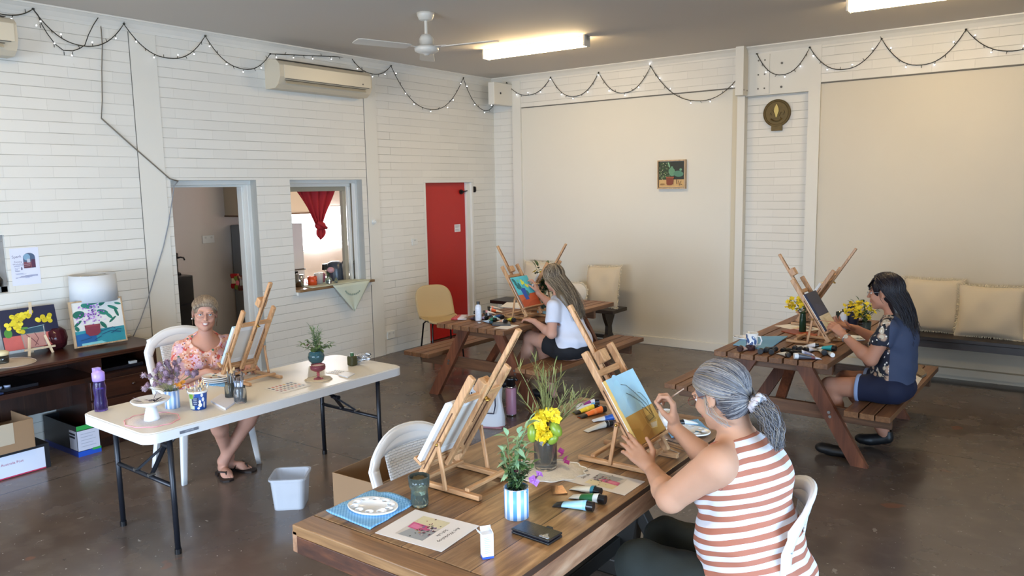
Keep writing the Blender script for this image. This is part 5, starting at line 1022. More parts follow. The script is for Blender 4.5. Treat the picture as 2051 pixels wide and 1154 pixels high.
# striped tin with lilac everlastings
t, p = tin('blue and silver striped tin of dried lilac flower heads on the folding table', (346, 816), ZF, .042, .105, 'blue silver stripe', ['#c9d3e4', '#7fa0cf', '#dfe4ee', '#8fb0dc'], 5, 0)
rn = random.Random(12); MAU = mat('dusty mauve flower head', '#94798a', .9, bump=1, bs=300, var=.25, vs=60); MAU2 = mat('pale mauve flower head', '#a8929c', .9, bump=1, bs=300, var=.2, vs=60); DG = mat('dry green stem', '#8a8a5c', .7)
for i in range(44):
    a = rn.uniform(0, 2*PI); s_ = rn.uniform(.0, .145); h_ = rn.uniform(.05, .20)*(1-.3*s_/.13); c = V((math.cos(a)*s_-.02, math.sin(a)*s_*1.1, .105+h_)); q = MB(); q.tube([(0, 0, .06), (c.x*.4, c.y*.4, .1+h_*.5), c], .0013, 4)
    q.mi = 1; R_ = rn.uniform(.014, .020); q.ball(c, R_*.8, 7, (1, 1, 1.1))
    for k in range(60): d = V((rn.gauss(0, 1), rn.gauss(0, 1), rn.gauss(0, 1))).normalized(); q.leaf(c+d*R_*.6, d+V((rn.uniform(-.4, .4), rn.uniform(-.4, .4), rn.uniform(-.4, .4))), .012, .006)
    q.build('flower_head', [DG, MAU if i % 3 else MAU2], t)
for i in range(7): a = rn.uniform(-.5, 1); bloom(t, (.05+.04*math.cos(a)*rn.random(), .05*math.sin(a)-.0, .12+rn.uniform(0, .04)), .016, 6, mat('orange petal', '#cf8a2a', .6), rn, 'orange_flower')
# yoghurt tub of brushes
p = oz(398, 818, ZF); t = thing('yoghurt_tub', 'blue and white yoghurt tub full of pale brushes', 'tub', (p.x, p.y, ZF), R(0))
TUBM = mat('royal blue print', '#1c4fa0', .4); 
MB().lathe([(0, 0), (.043, 0), (.052, .105), (.050, .105), (.041, .004), (0, .004)], 36).build('tub_wall', TUBM, t); MB().lathe([(.050, .098), (.057, .099), (.058, .108), (.055, .111), (.050, .11)], 36).build('rim', WCE, t)
def on_tub(a, z, w, h, m_, nm, off=.0008):
    q = MB(); n = 10; vs = []
    for j in (0, 1):
        for i in range(n+1): aa = a+(i/n-.5)*w; zz = z+(j-.5)*h; rr = .043+.009*zz/.105+off; vs.append((rr*math.cos(aa), rr*math.sin(aa), zz))
    q._a(vs, [(i, i+1, n+2+i, n+1+i) for i in range(n)], True); q.build(nm, m_, t)
def on_tub_e(a, z, w, h, m_, off=.0008):
    q = MB(); vs = []
    for i in range(16): an = 2*PI*i/16; aa = a+math.cos(an)*w/2; zz = z+math.sin(an)*h/2; rr = .043+.009*zz/.105+off; vs.append((rr*math.cos(aa), rr*math.sin(aa), zz))
    q._a(vs, [list(range(16))], True); q.build('white_blob', m_, t)
CA = math.atan2(-p.y, -p.x)
on_tub(CA-.95, .05, .9, .09, mat('cream label', '#c9cdb0', .5), 'cream_label'); on_tub(CA-.35, .052, .8, .05, mat('navy label', '#22335c', .5), 'navy_label', .0014); on_tub(CA-.8, .085, .5, .03, mat('lime leaf print', '#7fae3a', .5), 'leaf_print', .0016)
for a, z, w, h in ((.18, .05, .28, .02), (.42, .088, .3, .022), (.55, .062, .32, .026), (.2, .03, .45, .024), (.0, .012, .3, .014), (.7, .03, .2, .04)): on_tub_e(CA+a, z, w, h, WCE, .0018)
for i in range(4): on_tub(CA-.35, .07-.011*i, .45-.08*(i % 2), .004, mat('pale print', '#9aa3b5'), 'printed_text', .002)
rn = random.Random(31)
def upright(t, n, r0, z0, L0, L1, cols, rn, lean=.3, nm='paint_brush', rad=.0028, hair=True, flat=False):
    for i in range(n):
        a = rn.uniform(0, 2*PI); s_ = r0*rn.random()**.5; b0 = V((s_*.5*math.cos(a), s_*.5*math.sin(a), z0)); L_ = rn.uniform(L0, L1); d = V((math.cos(a)*lean*rn.random(), math.sin(a)*lean*rn.random(), 1)).normalized(); e = b0+d*L_; q = MB(); c = rn.choice(cols)
        q.cyl(b0, b0+d*L_*.78, rad*.8, rad, 7); q.mi = 1; q.cyl(b0+d*L_*.78, b0+d*L_*.88, rad*1.1, rad*1.3, 7); q.mi = 2; q.cyl(b0+d*L_*.88, e, rad*1.5, rad*(.5 if hair else 1.2), 7)
        q.build(nm, [mat('brush '+c, c, .35), mat('chrome', '#c9ccd0'), mat('bristle '+('#d9b98a' if hair else '#6a5a50'), '#d9b98a' if hair else '#6a5a50', .8)], t)
upright(t, 16, .05, .01, .13, .165, ['#e6dcc8', '#d9c9a8', '#f0ece2', '#c9a06a', '#b9c4cc'], rn, .42)
brush('red-brown brush leaning out of the yoghurt tub', ZF, (0, 0), (40, 0), '#6a2a24') if False else None
# cards, jars, colour charts
slab('blank_card', 'stack of small white cards beside the yoghurt tub', 'cards', ZF, [(422, 806), (444, 792), (478, 803), (452, 822)], .012, mat('white card edge', '#d6d8e4', .6, var=.1, vs=200))
def jar(label, px, z, r, h, rn_seed, cols, cloudy='#c9ccd0', nb=18):
    p = oz(px[0], px[1], z); t = thing('brush_jar', label, 'jar', (p.x, p.y, z)); g = glassmat('jar glass '+cloudy, cloudy, .06)
    MB().lathe([(0, 0), (r, 0), (r*1.03, .008), (r*1.03, h*.75), (r*.88, h*.86), (r*.9, h), (r*.84, h), (r*.82, h*.86), (r*.95, h*.74), (r*.95, .01), (0, .006)], 28).build('jar_glass', g, t)
    upright(t, nb, r*.8, .008, h*1.35, h*1.9, cols, random.Random(rn_seed), .20, 'pen' if rn_seed % 2 else 'paint_brush', .0032, rn_seed % 2 == 0); return t
jar('glass jar of dark brushes on the folding table behind the pen jar', (463, 798), ZF, .034, .10, 4, ['#7a6a60', '#a2a6a8', '#5f6468', '#b0b4b4', '#8b7a68'], '#dfe3dc', 22)
jar('glass jar of white and silver pens on the folding table', (482, 806), ZF, .036, .10, 7, ['#dfe3ea', '#c9ced8', '#9aa8c4', '#e8eaf0', '#7f8aa0'], '#eef1f4', 20)
def swatches(label, z, o_, x_, y_, nx, ny, cols):
    a, b_, c = oz(*o_, z), oz(*x_, z), oz(*y_, z); X, Y = b_-a, c-a; w, h = X.length, Y.length; X.normalize(); Y = (Y-X*Y.dot(X)).normalized(); X2, Y2, w2, h2 = (X, Y, w, h) if X.cross(Y).z > 0 else (Y, X, h, w)
    t = thing('colour_chart', label, 'colour chart', tuple(a)); M = MX(((X2.x, Y2.x, 0, 0), (X2.y, Y2.y, 0, 0), (0, 0, 1, .0012), (0, 0, 0, 1))); q = MB(); q.T = M; q.bb((0, 0, -.001), (w2, h2, 0)); q.build('card', mat('chart card', '#dcdad6', .6), t)
    rn = random.Random(nx); sh = []
    for j in range(ny):
        for i in range(nx): sh.append((rn.choice(cols), rect((i+.2)/nx*.8+.03, (j+.22)/ny*.92+.04, (i+.85)/nx*.8+.03, (j+.78)/ny*.92+.04)))
    picture('painted_squares', w2, h2, sh, t, M, .00003)
swatches('white card with rows of painted colour squares on the folding table', ZF, (528, 779), (568, 788), (586, 765), 4, 7, ['#b0453a', '#8a3038', '#c98a6a', '#3a3f4a', '#2f4466', '#d0a03a', '#6a4a5a', '#c46a4a', '#57606a'])
swatches('small open tin of watercolour pans beside the pink goblet', ZF, (653, 747), (672, 741), (668, 753), 5, 3, ['#3a4440', '#6a6a5a', '#2a2f36', '#8a8470', '#4a5560'])
slab('white_eraser', 'white rectangular eraser card beside the watercolour tin', 'eraser', ZF, [(678, 752), (692, 746), (711, 749), (697, 757)], .006, mat('white card'))
# pink goblet on a doily
p = oz(638, 760, ZF); doily('cream crocheted doily under the pink goblet', ZF, (p.x, p.y), .085, .085, 0, '#c9b9a0', '#d9cfb8', wave=10, amp=.05)
t = thing('goblet', 'pink glass goblet standing on the small doily', 'goblet', (p.x, p.y, ZF+.003)); MB().lathe([(0, .002), (.034, 0), (.03, .006), (.010, .012), (.007, .02), (.013, .026), (.007, .033), (.012, .041), (.008, .048), (.03, .056), (.048, .066), (.051, .08), (.048, .098), (.045, .098), (.046, .08), (.042, .07), (.02, .062), (0, .060)], 36).build('goblet_glass', mat('rose glass', '#d0707f', .06, trans=.75, ior=1.3), t); MB().cyl((0, 0, .064), (0, 0, .09), .040, .044, 28).build('white_contents', mat('milky pink', '#e3c9c9', .4), t)
# teal vase with foliage
p = oz(634, 727, ZF); t = thing('leafy_vase', 'round teal vase of native foliage at the middle of the folding table', 'vase', (p.x, p.y, ZF)); MB().lathe([(0, 0), (.035, 0), (.055, .02), (.060, .05), (.052, .078), (.042, .088), (.042, .09), (.038, .088), (.05, .05), (0, .01)], 32).build('vase_body', mat('teal glaze', '#2f5a66', .15, coat=.4), t)
rn = random.Random(14); posy(t, (0, 0, .075), 14, .08, .13, LG, rn, .042, .02, per=6, droop=.6); posy(t, (0, 0, .08), 12, .22, .045, mat('grey green leaf', '#6a8a60', .55, var=.2, vs=40), rn, .04, .007, per=16, droop=.1)
bloom(t, (-.05, -.03, .13), .014, 5, MRN, rn)
# olive bottle and silver foil tube
p = oz(706, 732, ZF); t = thing('paint_bottle', 'dark olive paint bottle with green cap at the far end of the folding table', 'bottle', (p.x, p.y, ZF)); MB().bb((-.028, -.028, 0), (.028, .028, .07)).build('bottle_body', mat('olive bottle', '#3f3f24', .3), t, bevel=.01); MB().cyl((0, 0, .07), (0, 0, .092), .013, n=16).build('cap', mat('green cap', '#2f5a34', .4), t)
p = oz(725, 727, ZF); t = thing('foil_packet', 'crumpled silver foil packet beside the green-capped bottle', 'packet', (p.x, p.y, ZF), R(30)); rn = random.Random(9)
def crump(u, v): a = u*2*PI; k = v; rr = .032*(1-.3*k)*(1+.22*math.sin(3*a+9*k)+.13*math.sin(7*a-13*k)); return V((-.05+.11*k+.012*math.sin(9*a), rr*math.cos(a)*1.1, max(.002, .030+.022*k+rr*math.sin(a)*(.9))))
MB().grid(crump, 33, 13, smooth=False).build('foil', mat('silver foil', '#b9bcc0'), t)
# ================================================================ things on the left picnic table
p = f3(562, 600); p = oz(*p, ZP); t = thing('squeeze_bottle', 'tall white squeeze bottle with black cap on the left picnic table', 'bottle', (p.x, p.y, ZP)); MB().lathe([(0, 0), (.028, 0), (.030, .01), (.030, .125), (.024, .145), (.013, .152), (.013, .16)], 28).build('bottle_body', mat('white bottle plastic', '#d9dde6', .35), t); MB().cyl((0, 0, .155), (0, 0, .182), .0155, n=18).build('cap', mat('cap #17171a', '#17171a'), t)
q = MB(); 
for i in range(8): z = .03+.011*i; q.tube([(.0303*math.cos(a), .0303*math.sin(a), z) for a in [R(-100+8*k) for k in range(9-(i % 3))]], .0012, 4)
q.build('printed_text', mat('pale print', '#9aa3b5'), t)
q = f3(580, 650); p = oz(*q, ZP); t = thing('bottle_lid', 'small silver lid lying in front of the tall white bottle', 'lid', (p.x, p.y, ZP)); MB().lathe([(0, 0), (.018, 0), (.019, .006), (.015, .010), (0, .010)], 20).build('lid', mat('tin rim', '#b9bcc4'), t)
cloth('blue cloth behind the easel of the long-haired woman', ZP, [(1076, 627), (1096, 630), (1100, 612), (1080, 610)], False)
def yellow_vase(label, px, z, h, rn_, glassc, sc=1., vh=.13, vr=.032, sp=.10):
    p = oz(px[0], px[1], z); t = thing('flower_vase', label, 'vase', (p.x, p.y, z)); MB().lathe([(0, 0), (vr*.9, 0), (vr, .01), (vr*.9, vh*.6), (vr*.7, vh*.85), (vr*.8, vh), (vr*.7, vh), (vr*.6, vh*.85), (vr*.8, vh*.55), (vr*.85, .012), (0, .008)], 24).build('vase_body', glassmat('vase '+glassc, glassc, .06), t)
    rn = random.Random(rn_); posy(t, (0, 0, vh*.7), 10, h, sp, LG3, rn, .05*sc, .02*sc, per=6)
    for i in range(16): a = rn.uniform(0, 2*PI); s_ = sp*.8*rn.random(); bloom(t, (s_*math.cos(a), s_*math.sin(a), vh*.8+h*rn.uniform(.35, .85)), .020*sc, 5, YF_, rn)
    return t
yellow_vase('glass of yellow flowers and big green leaves behind the painting of the long-haired woman', (1092, 619), ZP, .34, 3, '#b9c9b0', 1.8, .14, .04, .13)
# ================================================================ things on the right picnic table
p = oz(*f2(370, 770), ZP); t = thing('mug', 'white mug patterned with blue leaves on the right picnic table', 'mug', (p.x, p.y, ZP), R(-12)); MB().lathe([(0, 0), (.038, 0), (.041, .01), (.045, .115), (.043, .115), (.038, .012), (0, .008)], 32).build('cup', WCE, t); MB().tube([(.043, 0, .095), (.07, 0, .092), (.08, 0, .065), (.07, 0, .035), (.042, 0, .022)], .0055, 8).build('handle', WCE, t)
BLF = mat('slate blue glaze', '#4d6490', .3); 
for a, z, L_, ro in ((-100, .06, .045, .3), (-65, .035, .04, -.5), (-45, .08, .04, .6), (-80, .02, .03, 1.0), (-120, .09, .035, 0), (-25, .05, .04, 0), (-130, .04, .05, -.3)):
    q = MB(); vs = []
    for k in range(12): an = 2*PI*k/12; x = math.cos(an)*.011; y = math.sin(an)*L_*.5; x, y = x*math.cos(ro)-y*math.sin(ro), x*math.sin(ro)+y*math.cos(ro); aa = R(a)+x/.042; zz = z+y; rr = .0415+.0036*zz/.115+.0008; vs.append((rr*math.cos(aa), rr*math.sin(aa), zz))
    q._a(vs, [list(range(12))], True); q.build('leaf_motif', BLF, t)
p = oz(*f2(350, 800), ZP); t = thing('tin_lid', 'translucent pink tub in front of the leaf-patterned mug', 'tub', (p.x, p.y, ZP)); MB().lathe([(0, 0), (.034, 0), (.037, .03), (.035, .03), (.032, .004), (0, .004)], 24).build('tub_wall', glassmat('pink clear plastic', '#d6a8b4', .1), t)
p = oz(*f2(1040, 565), ZP); t = thing('flower_vase', 'dark green bottle of yellow flowers behind the navy painting', 'vase', (p.x, p.y, ZP)); MB().lathe([(0, 0), (.027, 0), (.028, .01), (.026, .11), (.022, .15), (.023, .165), (.019, .165), (.02, .11), (0, .01)], 24).build('vase_body', mat('bottle green glass', '#1f3a28', .08), t)
rn = random.Random(33); posy(t, (0, 0, .13), 14, .17, .14, LG3, rn, .04, .014, per=6)
for i in range(64): a = rn.uniform(0, 2*PI); s_ = .12*rn.random()**.7; bloom(t, (s_*math.cos(a)-.02, s_*math.sin(a), .19+rn.uniform(0, .12)*(1-s_*3)), .021, 5, YF_, rn)
p = oz(1733, 673, ZP); t = thing('flower_vase', 'clear tumbler of yellow wattle beside the dark-haired woman', 'vase', (p.x-.02, p.y+.10, ZP)); MB().lathe([(0, 0), (.036, 0), (.043, .10), (.041, .10), (.034, .006), (0, .006)], 28).build('vase_body', GG, t)
rn = random.Random(44); posy(t, (0, 0, .08), 14, .20, .12, LG3, rn, .045, .015, per=6)
for i in range(70): a = rn.uniform(0, 2*PI); s_ = .12*rn.random()**.7; bloom(t, (s_*math.cos(a)-.05, s_*math.sin(a), .13+rn.uniform(0, .13)), .021, 5, YF_, rn)
p = oz(1700, 665, ZP); t = thing('travel_tumbler', 'navy insulated tumbler with silver band on the right picnic table', 'tumbler', (p.x, p.y+.14, ZP)); NV = mat('navy enamel', '#23283f', .35); MB().lathe([(0, 0), (.038, 0), (.044, .01), (.046, .15), (.046, .16), (0, .16)], 32).build('body', NV, t); MB().lathe([(.0462, .15), (.047, .152), (.047, .163), (.0462, .165)], 32).build('silver_band', mat('chrome', '#c9ccd0'), t); MB().lathe([(.046, .163), (.048, .17), (.048, .205), (.043, .212), (0, .214)], 32).build('lid', mat('black lid', '#111113', .3), t)
p = oz(1691, 662, ZP); t = thing('medium_bottle', 'small white round bottle with black cap beside the navy tumbler', 'bottle', (p.x-.02, p.y+.05, ZP)); MB().lathe([(0, 0), (.030, 0), (.032, .08), (.032, .12), (.02, .14), (.013, .145), (.013, .15)], 26).build('bottle_body', mat('white bottle plastic', '#d9dde6'), t); MB().cyl((0, 0, .148), (0, 0, .172), .014, n=16).build('cap', mat('cap #17171a', '#17171a'), t)
p = oz(1677, 655, ZP); t = thing('glass_tumbler', 'glass of murky water behind the hands of the dark-haired woman', 'glass', (p.x-.0, p.y+.08, ZP)); MB().lathe([(0, 0), (.030, 0), (.034, .12), (.032, .12), (.028, .005), (0, .005)], 24).build('glass_body', GG, t); MB().cyl((0, 0, .006), (0, 0, .09), .028, .031, 20).build('water', glassmat('brown water', '#6a5236'), t)
p = oz(1722, 668, ZP); t = thing('paint_jar', 'jar with a glossy dark round lid in front of the yellow wattle', 'jar', (p.x+.01, p.y, ZP)); MB().lathe([(0, 0), (.03, 0), (.032, .06), (.03, .075)], 24).build('jar_glass', glassmat('jar glass', '#c9ccc0', .06), t); MB().ball((0, 0, .085), .032, 10, (1, 1, .8)).build('round_lid', mat('dark brown gloss', '#1d0f0b', .1), t)
p = oz(*f2(1170, 410), ZP); t = thing('glass_tumbler', 'short clear glass standing right of the green bottle', 'glass', (p.x, p.y+.15, ZP)); MB().lathe([(0, 0), (.03, 0), (.033, .06), (.031, .06), (.028, .005), (0, .005)], 24).build('glass_body', GG, t)
# ================================================================ on the desk
ZD = .765
SHD = mat('white linen lampshade', '#c9cdd0', .8, trans=.0, bump=.3, bs=400); t = thing('table_lamp', 'table lamp with a wide white drum shade on the dark desk', 'lamp', (XL+.19, 3.0, ZD))
MB().lathe([(.178, .36), (.172, .575), (.170, .575), (.176, .36)], 40).build('lamp_shade', SHD, t); MB().lathe([(0, 0), (.075, 0), (.075, .012), (.03, .03), (.022, .10), (.05, .2), (.055, .26), (.02, .33), (.012, .38), (.0, .38)], 24).build('base', mat('turned timber base', '#8a5a3c', .4), t); MB().prism([(-.06, 0), (.06, 0), (.045, .035), (-.045, .035)], .05, (-.02, .0, .32), (0, 1, 0), (0, 0, 1)).build('shade_carrier', mat('wood carrier', '#7a4a34', .5), t)
q = MB(); 
for a in range(3): q.tube([(0, 0, .56), (.17*math.cos(a*2.09), .17*math.sin(a*2.09), .565)], .002, 5)
q.tube([(0, 0, .36), (0, 0, .56)], .004, 6); q.build('shade_frame', mat('chrome', '#c9ccd0'), t)
def lean_pic(label, loc, rz, w, h, shapes, lean, framec=None, base_z=0.0, nm='framed_painting'):
    t = thing(nm, label, 'painting', loc, rz); U = V((0, math.sin(lean), math.cos(lean))); N_ = V((0, -math.cos(lean), math.sin(lean))); o = V((-w/2, 0, base_z))
    MB().bar(o+V((w/2, 0, 0))-N_*.010, o+V((w/2, 0, 0))+U*h-N_*.010, w, .02, N_).build('stretched_canvas', mat('canvas dark side', '#1d1f2c', .7), t)
    if framec:
        f_ = .012; A = o-V((0, 0, 0))-N_*.012
        for p0, p1, ww in ((A+V((-f_/2, 0, 0))-U*f_, A+V((-f_/2, 0, 0))+U*(h+f_), f_), (A+V((w+f_/2, 0, 0))-U*f_, A+V((w+f_/2, 0, 0))+U*(h+f_), f_)): MB().bar(p0, p1, f_, .034, N_).build('frame_side', framec, t, bevel=.002)
        for s_ in (-f_/2, h+f_/2): MB().bar(A+U*s_, A+V((w, 0, 0))+U*s_, f_, .034, N_).build('frame_side', framec, t, bevel=.002)
    picture('painted_picture', w, h, shapes, t, mtx(o, (1, 0, 0), U)); return t
rn = random.Random(6)
s1 = [('#22253f', FULL), ('#c0605a', rect(0, 0, 1, .34)), ('#8f8f86', [(.33, 0), (.75, .02), (.75, .5), (.30, .46)]), ('#b9887f', [(.34, 0), (.74, .02), (.74, .34), (.33, .34)]), ('#2c4a5c', [(.31, .36), (.75, .36), (.75, .5), (.30, .46)]), ('#7fa8b0', 'l', [(.30, .47), (.75, .52)], .005), ('#cfc9c0', 'l', [(.72, .02), (.73, .5)], .004)]
s1 += [('#6e3f44', 'l', [(.40, .34), (.50, .2), (.58, .05)], .005), ('#6e3f44', 'l', [(.55, .36), (.60, .2), (.52, .04)], .005), ('#4f8a3a', 'c', .10, .42, .07, .11), ('#5a8f3f', 'c', .38, .5, .08, .03)]
for cx_, cy_, n_, sp in ((.28, .80, 8, .09), (.47, .82, 9, .10), (.76, .66, 11, .12), (.2, .58, 10, .11), (.28, .66, 7, .09), (.3, .45, 4, .05)):
    for i in range(n_): s1.append((rn.choice(('#e0cf2e', '#ead93f', '#c9b522', '#d6c02a')), 'c', cx_+rn.uniform(-sp, sp), cy_+rn.uniform(-sp, sp)*.8, .045, .055))
    for i in range(3): s1.append(('#8f8222', 'l', [(cx_+rn.uniform(-sp, sp), cy_+rn.uniform(-sp, sp)*.6), (cx_+rn.uniform(-sp, sp)*.5, cy_)], .003))
PTL = V((XL+.20, 2.535, ZD))
t1 = lean_pic('unframed painting of yellow blooms in a glass on navy and coral, on a tiny easel', (XL+.19, 2.52, ZD), R(90), .40, .315, s1, R(14), None, .055, 'canvas_painting')
t = thing('mini_easel', 'tiny pale wooden tabletop easel under the yellow flower painting on the desk', 'easel', (XL+.19, 2.54, ZD), R(90)); PLY = mat('pale balsa', '#d9c4a4', .6)
for s in (-1, 1): MB().bar((s*.085, -.055, 0), (s*.055, -.012, .14), .016, .012, (0, 1, .3)).build('leg', PLY, t)
MB().bar((-.11, -.045, .05), (.11, -.045, .05), .014, .014).build('shelf', PLY, t); MB().bar((0, .10, 0), (0, .055, .40), .018, .01, (0, 1, 0)).build('back_leg', PLY, t)
s2 = [('#dcdcd6', FULL), ('#2f8f9f', rect(0, 0, 1, .34)), ('#1f5f9a', [(0, 0), (.42, 0), (.40, .3), (0, .26)]), ('#7fc4c9', [(.1, 0), (.6, 0), (.5, .06), (.1, .05)])]
LV = '#1f6a58'
for x, y, a_, b_, r_ in ((.45, .97, .14, .05, .2), (.3, .9, .12, .06, -.3), (.12, .72, .12, .09, .1), (.62, .95, .1, .05, .8), (.6, .72, .12, .06, -.4), (.72, .62, .10, .035, -.9), (.82, .80, .12, .035, -.5), (.93, .88, .07, .025, -.3), (.88, .68, .03, .11, .3), (.78, .52, .10, .025, .7), (.58, .42, .04, .10, .6), (.08, .52, .10, .03, .7), (.05, .4, .04, .06, .4)): s2.append((LV if r_ > 0 else '#2a7f6c', 'c', x, y, a_, b_, r_))
for i in range(70): s2.append((rn.choice(('#7a3fa0', '#a86fc4', '#d9c4e4', '#5a3488', '#c48ad0')), 'c', min(.62, max(.06, rn.gauss(.36, .13))), rn.gauss(.66, .10), .018, .016))
for i in range(12): s2.append(('#a86fc4', 'c', rn.uniform(.1, .5), rn.uniform(.85, .96), .016, .016))
s2 += [('#7d3040', [(.19, .46), (.50, .46), (.49, .26), (.42, .20), (.27, .20), (.20, .27)]), ('#8f3d4a', rect(.22, .42, .47, .46))]+[('#1d4a70', 'l', L_, .006) for L_ in ([(.5, .28), (.75, .34), (.8, .30)], [(.5, .2), (.7, .26), (.9, .20)], [(.7, .2), (.85, .28), (.92, .26)], [(.08, .12), (.3, .16)], [(.35, .1), (.5, .17)])]
lean_pic('framed painting of purple flowers in a red pot in front of the desk lamp', (XL+.34, 2.96, ZD+.014), R(90-3), .38, .345, s2, R(8), PINE, .014)
t = thing('glass_vase', 'round dark red glass vase behind the yellow flower painting', 'vase', (XL+.12, 2.70, ZD)); MB().lathe([(0, 0), (.05, 0), (.080, .03), (.092, .09), (.080, .15), (.05, .175), (.045, .175), (.075, .148), (.087, .09), (.08, .035), (0, .01)], 36).build('vase_body', mat('red spiral glass', '#8a3f4a', .08, trans=.8, ior=1.3, bump=.8, bs=40), t)
doily('round silver-grey plate mat at the left end of the desk', ZD, (XL+.36, 2.27), .20, .17, 0, '#b9a99c', '#b9ab9a', wave=3, amp=.01)
t = thing('candle_jar', 'glass candle jar with cream lid on the plate at the far left of the desk', 'candle', (XL+.33, 2.24, ZD+.005)); MB().lathe([(0, 0), (.042, 0), (.045, .01), (.045, .05), (.04, .055)], 24).build('jar_glass', GL, t); MB().cyl((0, 0, .008), (0, 0, .04), .04, n=24).build('wax', mat('cream wax', '#d9cfa8', .5), t); MB().lathe([(.04, .055), (.048, .06), (.048, .08), (.03, .09), (0, .092)], 24).build('lid', mat('cream lid', '#d9cba0', .5), t)
q = MB(); q.bb((-.03, -.045, 0), (.03, .045, .02)); q.ball((.03, -.02, .018), .012, 6); p = oz(258, 686, ZD); tag(q.build('power_adapter', mat('cream plastic adapter', '#cfc0a6', .5), None, loc=(XL+.1, 3.26, ZD), bevel=.004), 'cream power adapter at the end of the cord on the desk', 'adapter')
# inside the pigeonholes
for lb, a, b_, c in (('black folder with pale tins lying in the left pigeonhole of the desk', (.1, 1.65, .586), (.5, 2.4, .61), '#14151c'), ('blue folder under the black one in the left pigeonhole', (.15, 1.5, .586), (.55, 2.15, .60), '#1c2a4c'), ('dark navy folder lying in the right pigeonhole of the desk', (.12, 2.85, .586), (.5, 3.2, .612), '#12141f')): o = MB().bb((XL+a[0], a[1], a[2]+.0), (XL+b_[0], b_[1], b_[2])).build('folder', mat('folder '+c, c, .35), None, bevel=.002); tag(o, lb, 'folder')
for i in range(2): MB().lathe([(0, 0), (.022, 0), (.022, .012), (0, .012)], 16).build('small_tin', mat('pale tin', '#aab6d0', .3), None, loc=(XL+.44, 2.16+.055*i, .61)); tag(bpy.context.scene.objects[-1] if False else COL.objects[-1], ['left pale round tin on the black folder in the desk', 'right pale round tin on the black folder in the desk'][i], 'tin')
tag(MB().bb((0, -.03, 0), (.03, .03, .022)).build('eraser', mat('white eraser', '#d0d2d0', .5), None, loc=(XL+.47, 3.12, .612), bevel=.003), 'white eraser block on the navy folder in the right pigeonhole', 'eraser')
# ================================================================ boxes and bags on the floor
KRA = mat('brown cardboard', '#8f7254', .8, var=.05, vs=4); KRI = mat('cardboard inside', '#a3866a', .8); TAPE = mat('clear tape', '#b3a691', .25)
def carton(label, loc, rz, w, d, h, out=KRA, inn=KRI, nm='cardboard_box'):
    t = thing(nm, label, 'box', loc, rz); th = .006
    for a, b_ in (((-w/2, -d/2, 0), (w/2, -d/2+th, h)), ((-w/2, d/2-th, 0), (w/2, d/2, h)), ((-w/2, -d/2+th, 0), (-w/2+th, d/2-th, h)), ((w/2-th, -d/2+th, 0), (w/2, d/2-th, h))): MB().bb(a, b_).build('side_wall', out, t, bevel=.001)
    MB().bb((-w/2+th, -d/2+th, 0), (w/2-th, d/2-th, th)).build('bottom', inn, t); return t
carton('open cardboard box on the floor between the folding table and the brown table', (-3.36, 3.26, 0), R(2), .38, .62, .29)
t = thing('wine_bottle', 'dark bottle lying in the open cardboard box, silver dots on its neck', 'bottle', (-3.26, 3.16, .05), R(70)); q = MB(); q.lathe([(0, 0), (.036, 0), (.037, .01), (.037, .17), (.015, .22), (.014, .28), (0, .28)], 24); o = q.build('bottle_body', mat('black glass', '#14101a', .08), t); o.rotation_euler = (0, R(90), 0); o.location = (-.14, 0, .05)
for i in range(3): MB().ball((.03-.03*i, .0, .088), .006, 5).build('silver_dot', mat('chrome', '#c9ccd0'), t)
# translucent tub
PPT = mat('cloudy polypropylene', '#d5dae2', .25, alpha=.55); t = thing('plastic_tub', 'cloudy square plastic tub with bits in the bottom on the floor', 'tub', (-3.93, 2.93, 0), R(40))
q = MB(); n = 40
def rr(w, r_, z): return [(x, y, z) for x, y in rrect(w, w, r_, 5)]
L0 = [rr(.185, .03, 0), rr(.215, .035, .19), rr(.235, .04, .192), rr(.235, .04, .205), rr(.207, .032, .205), rr(.178, .028, .006)]; m_ = len(L0[0])
q._a([p for l in L0 for p in l], [(k*m_+i, k*m_+(i+1) % m_, (k+1)*m_+(i+1) % m_, (k+1)*m_+i) for k in range(5) for i in range(m_)]+[list(range(m_))[::-1], [5*m_+i for i in range(m_)]], False); q.build('tub_wall', PPT, t)
rn = random.Random(17)
for i in range(22):
    c = rn.choice(('#6a6a60', '#8f9298', '#d9dadd', '#3a3a3c', '#a9a594', '#c9cdd2')); MB().box((0, 0, 0), (rn.uniform(.02, .05), rn.uniform(.015, .03), rn.uniform(.01, .02)), (rn.uniform(0, 3), rn.uniform(0, 3), rn.uniform(0, 3))).build('loose_item', mat('bit '+c, c, .4), t, loc=(rn.uniform(-.06, .06), rn.uniform(-.06, .06), .025+.02*rn.random()), bevel=.003)
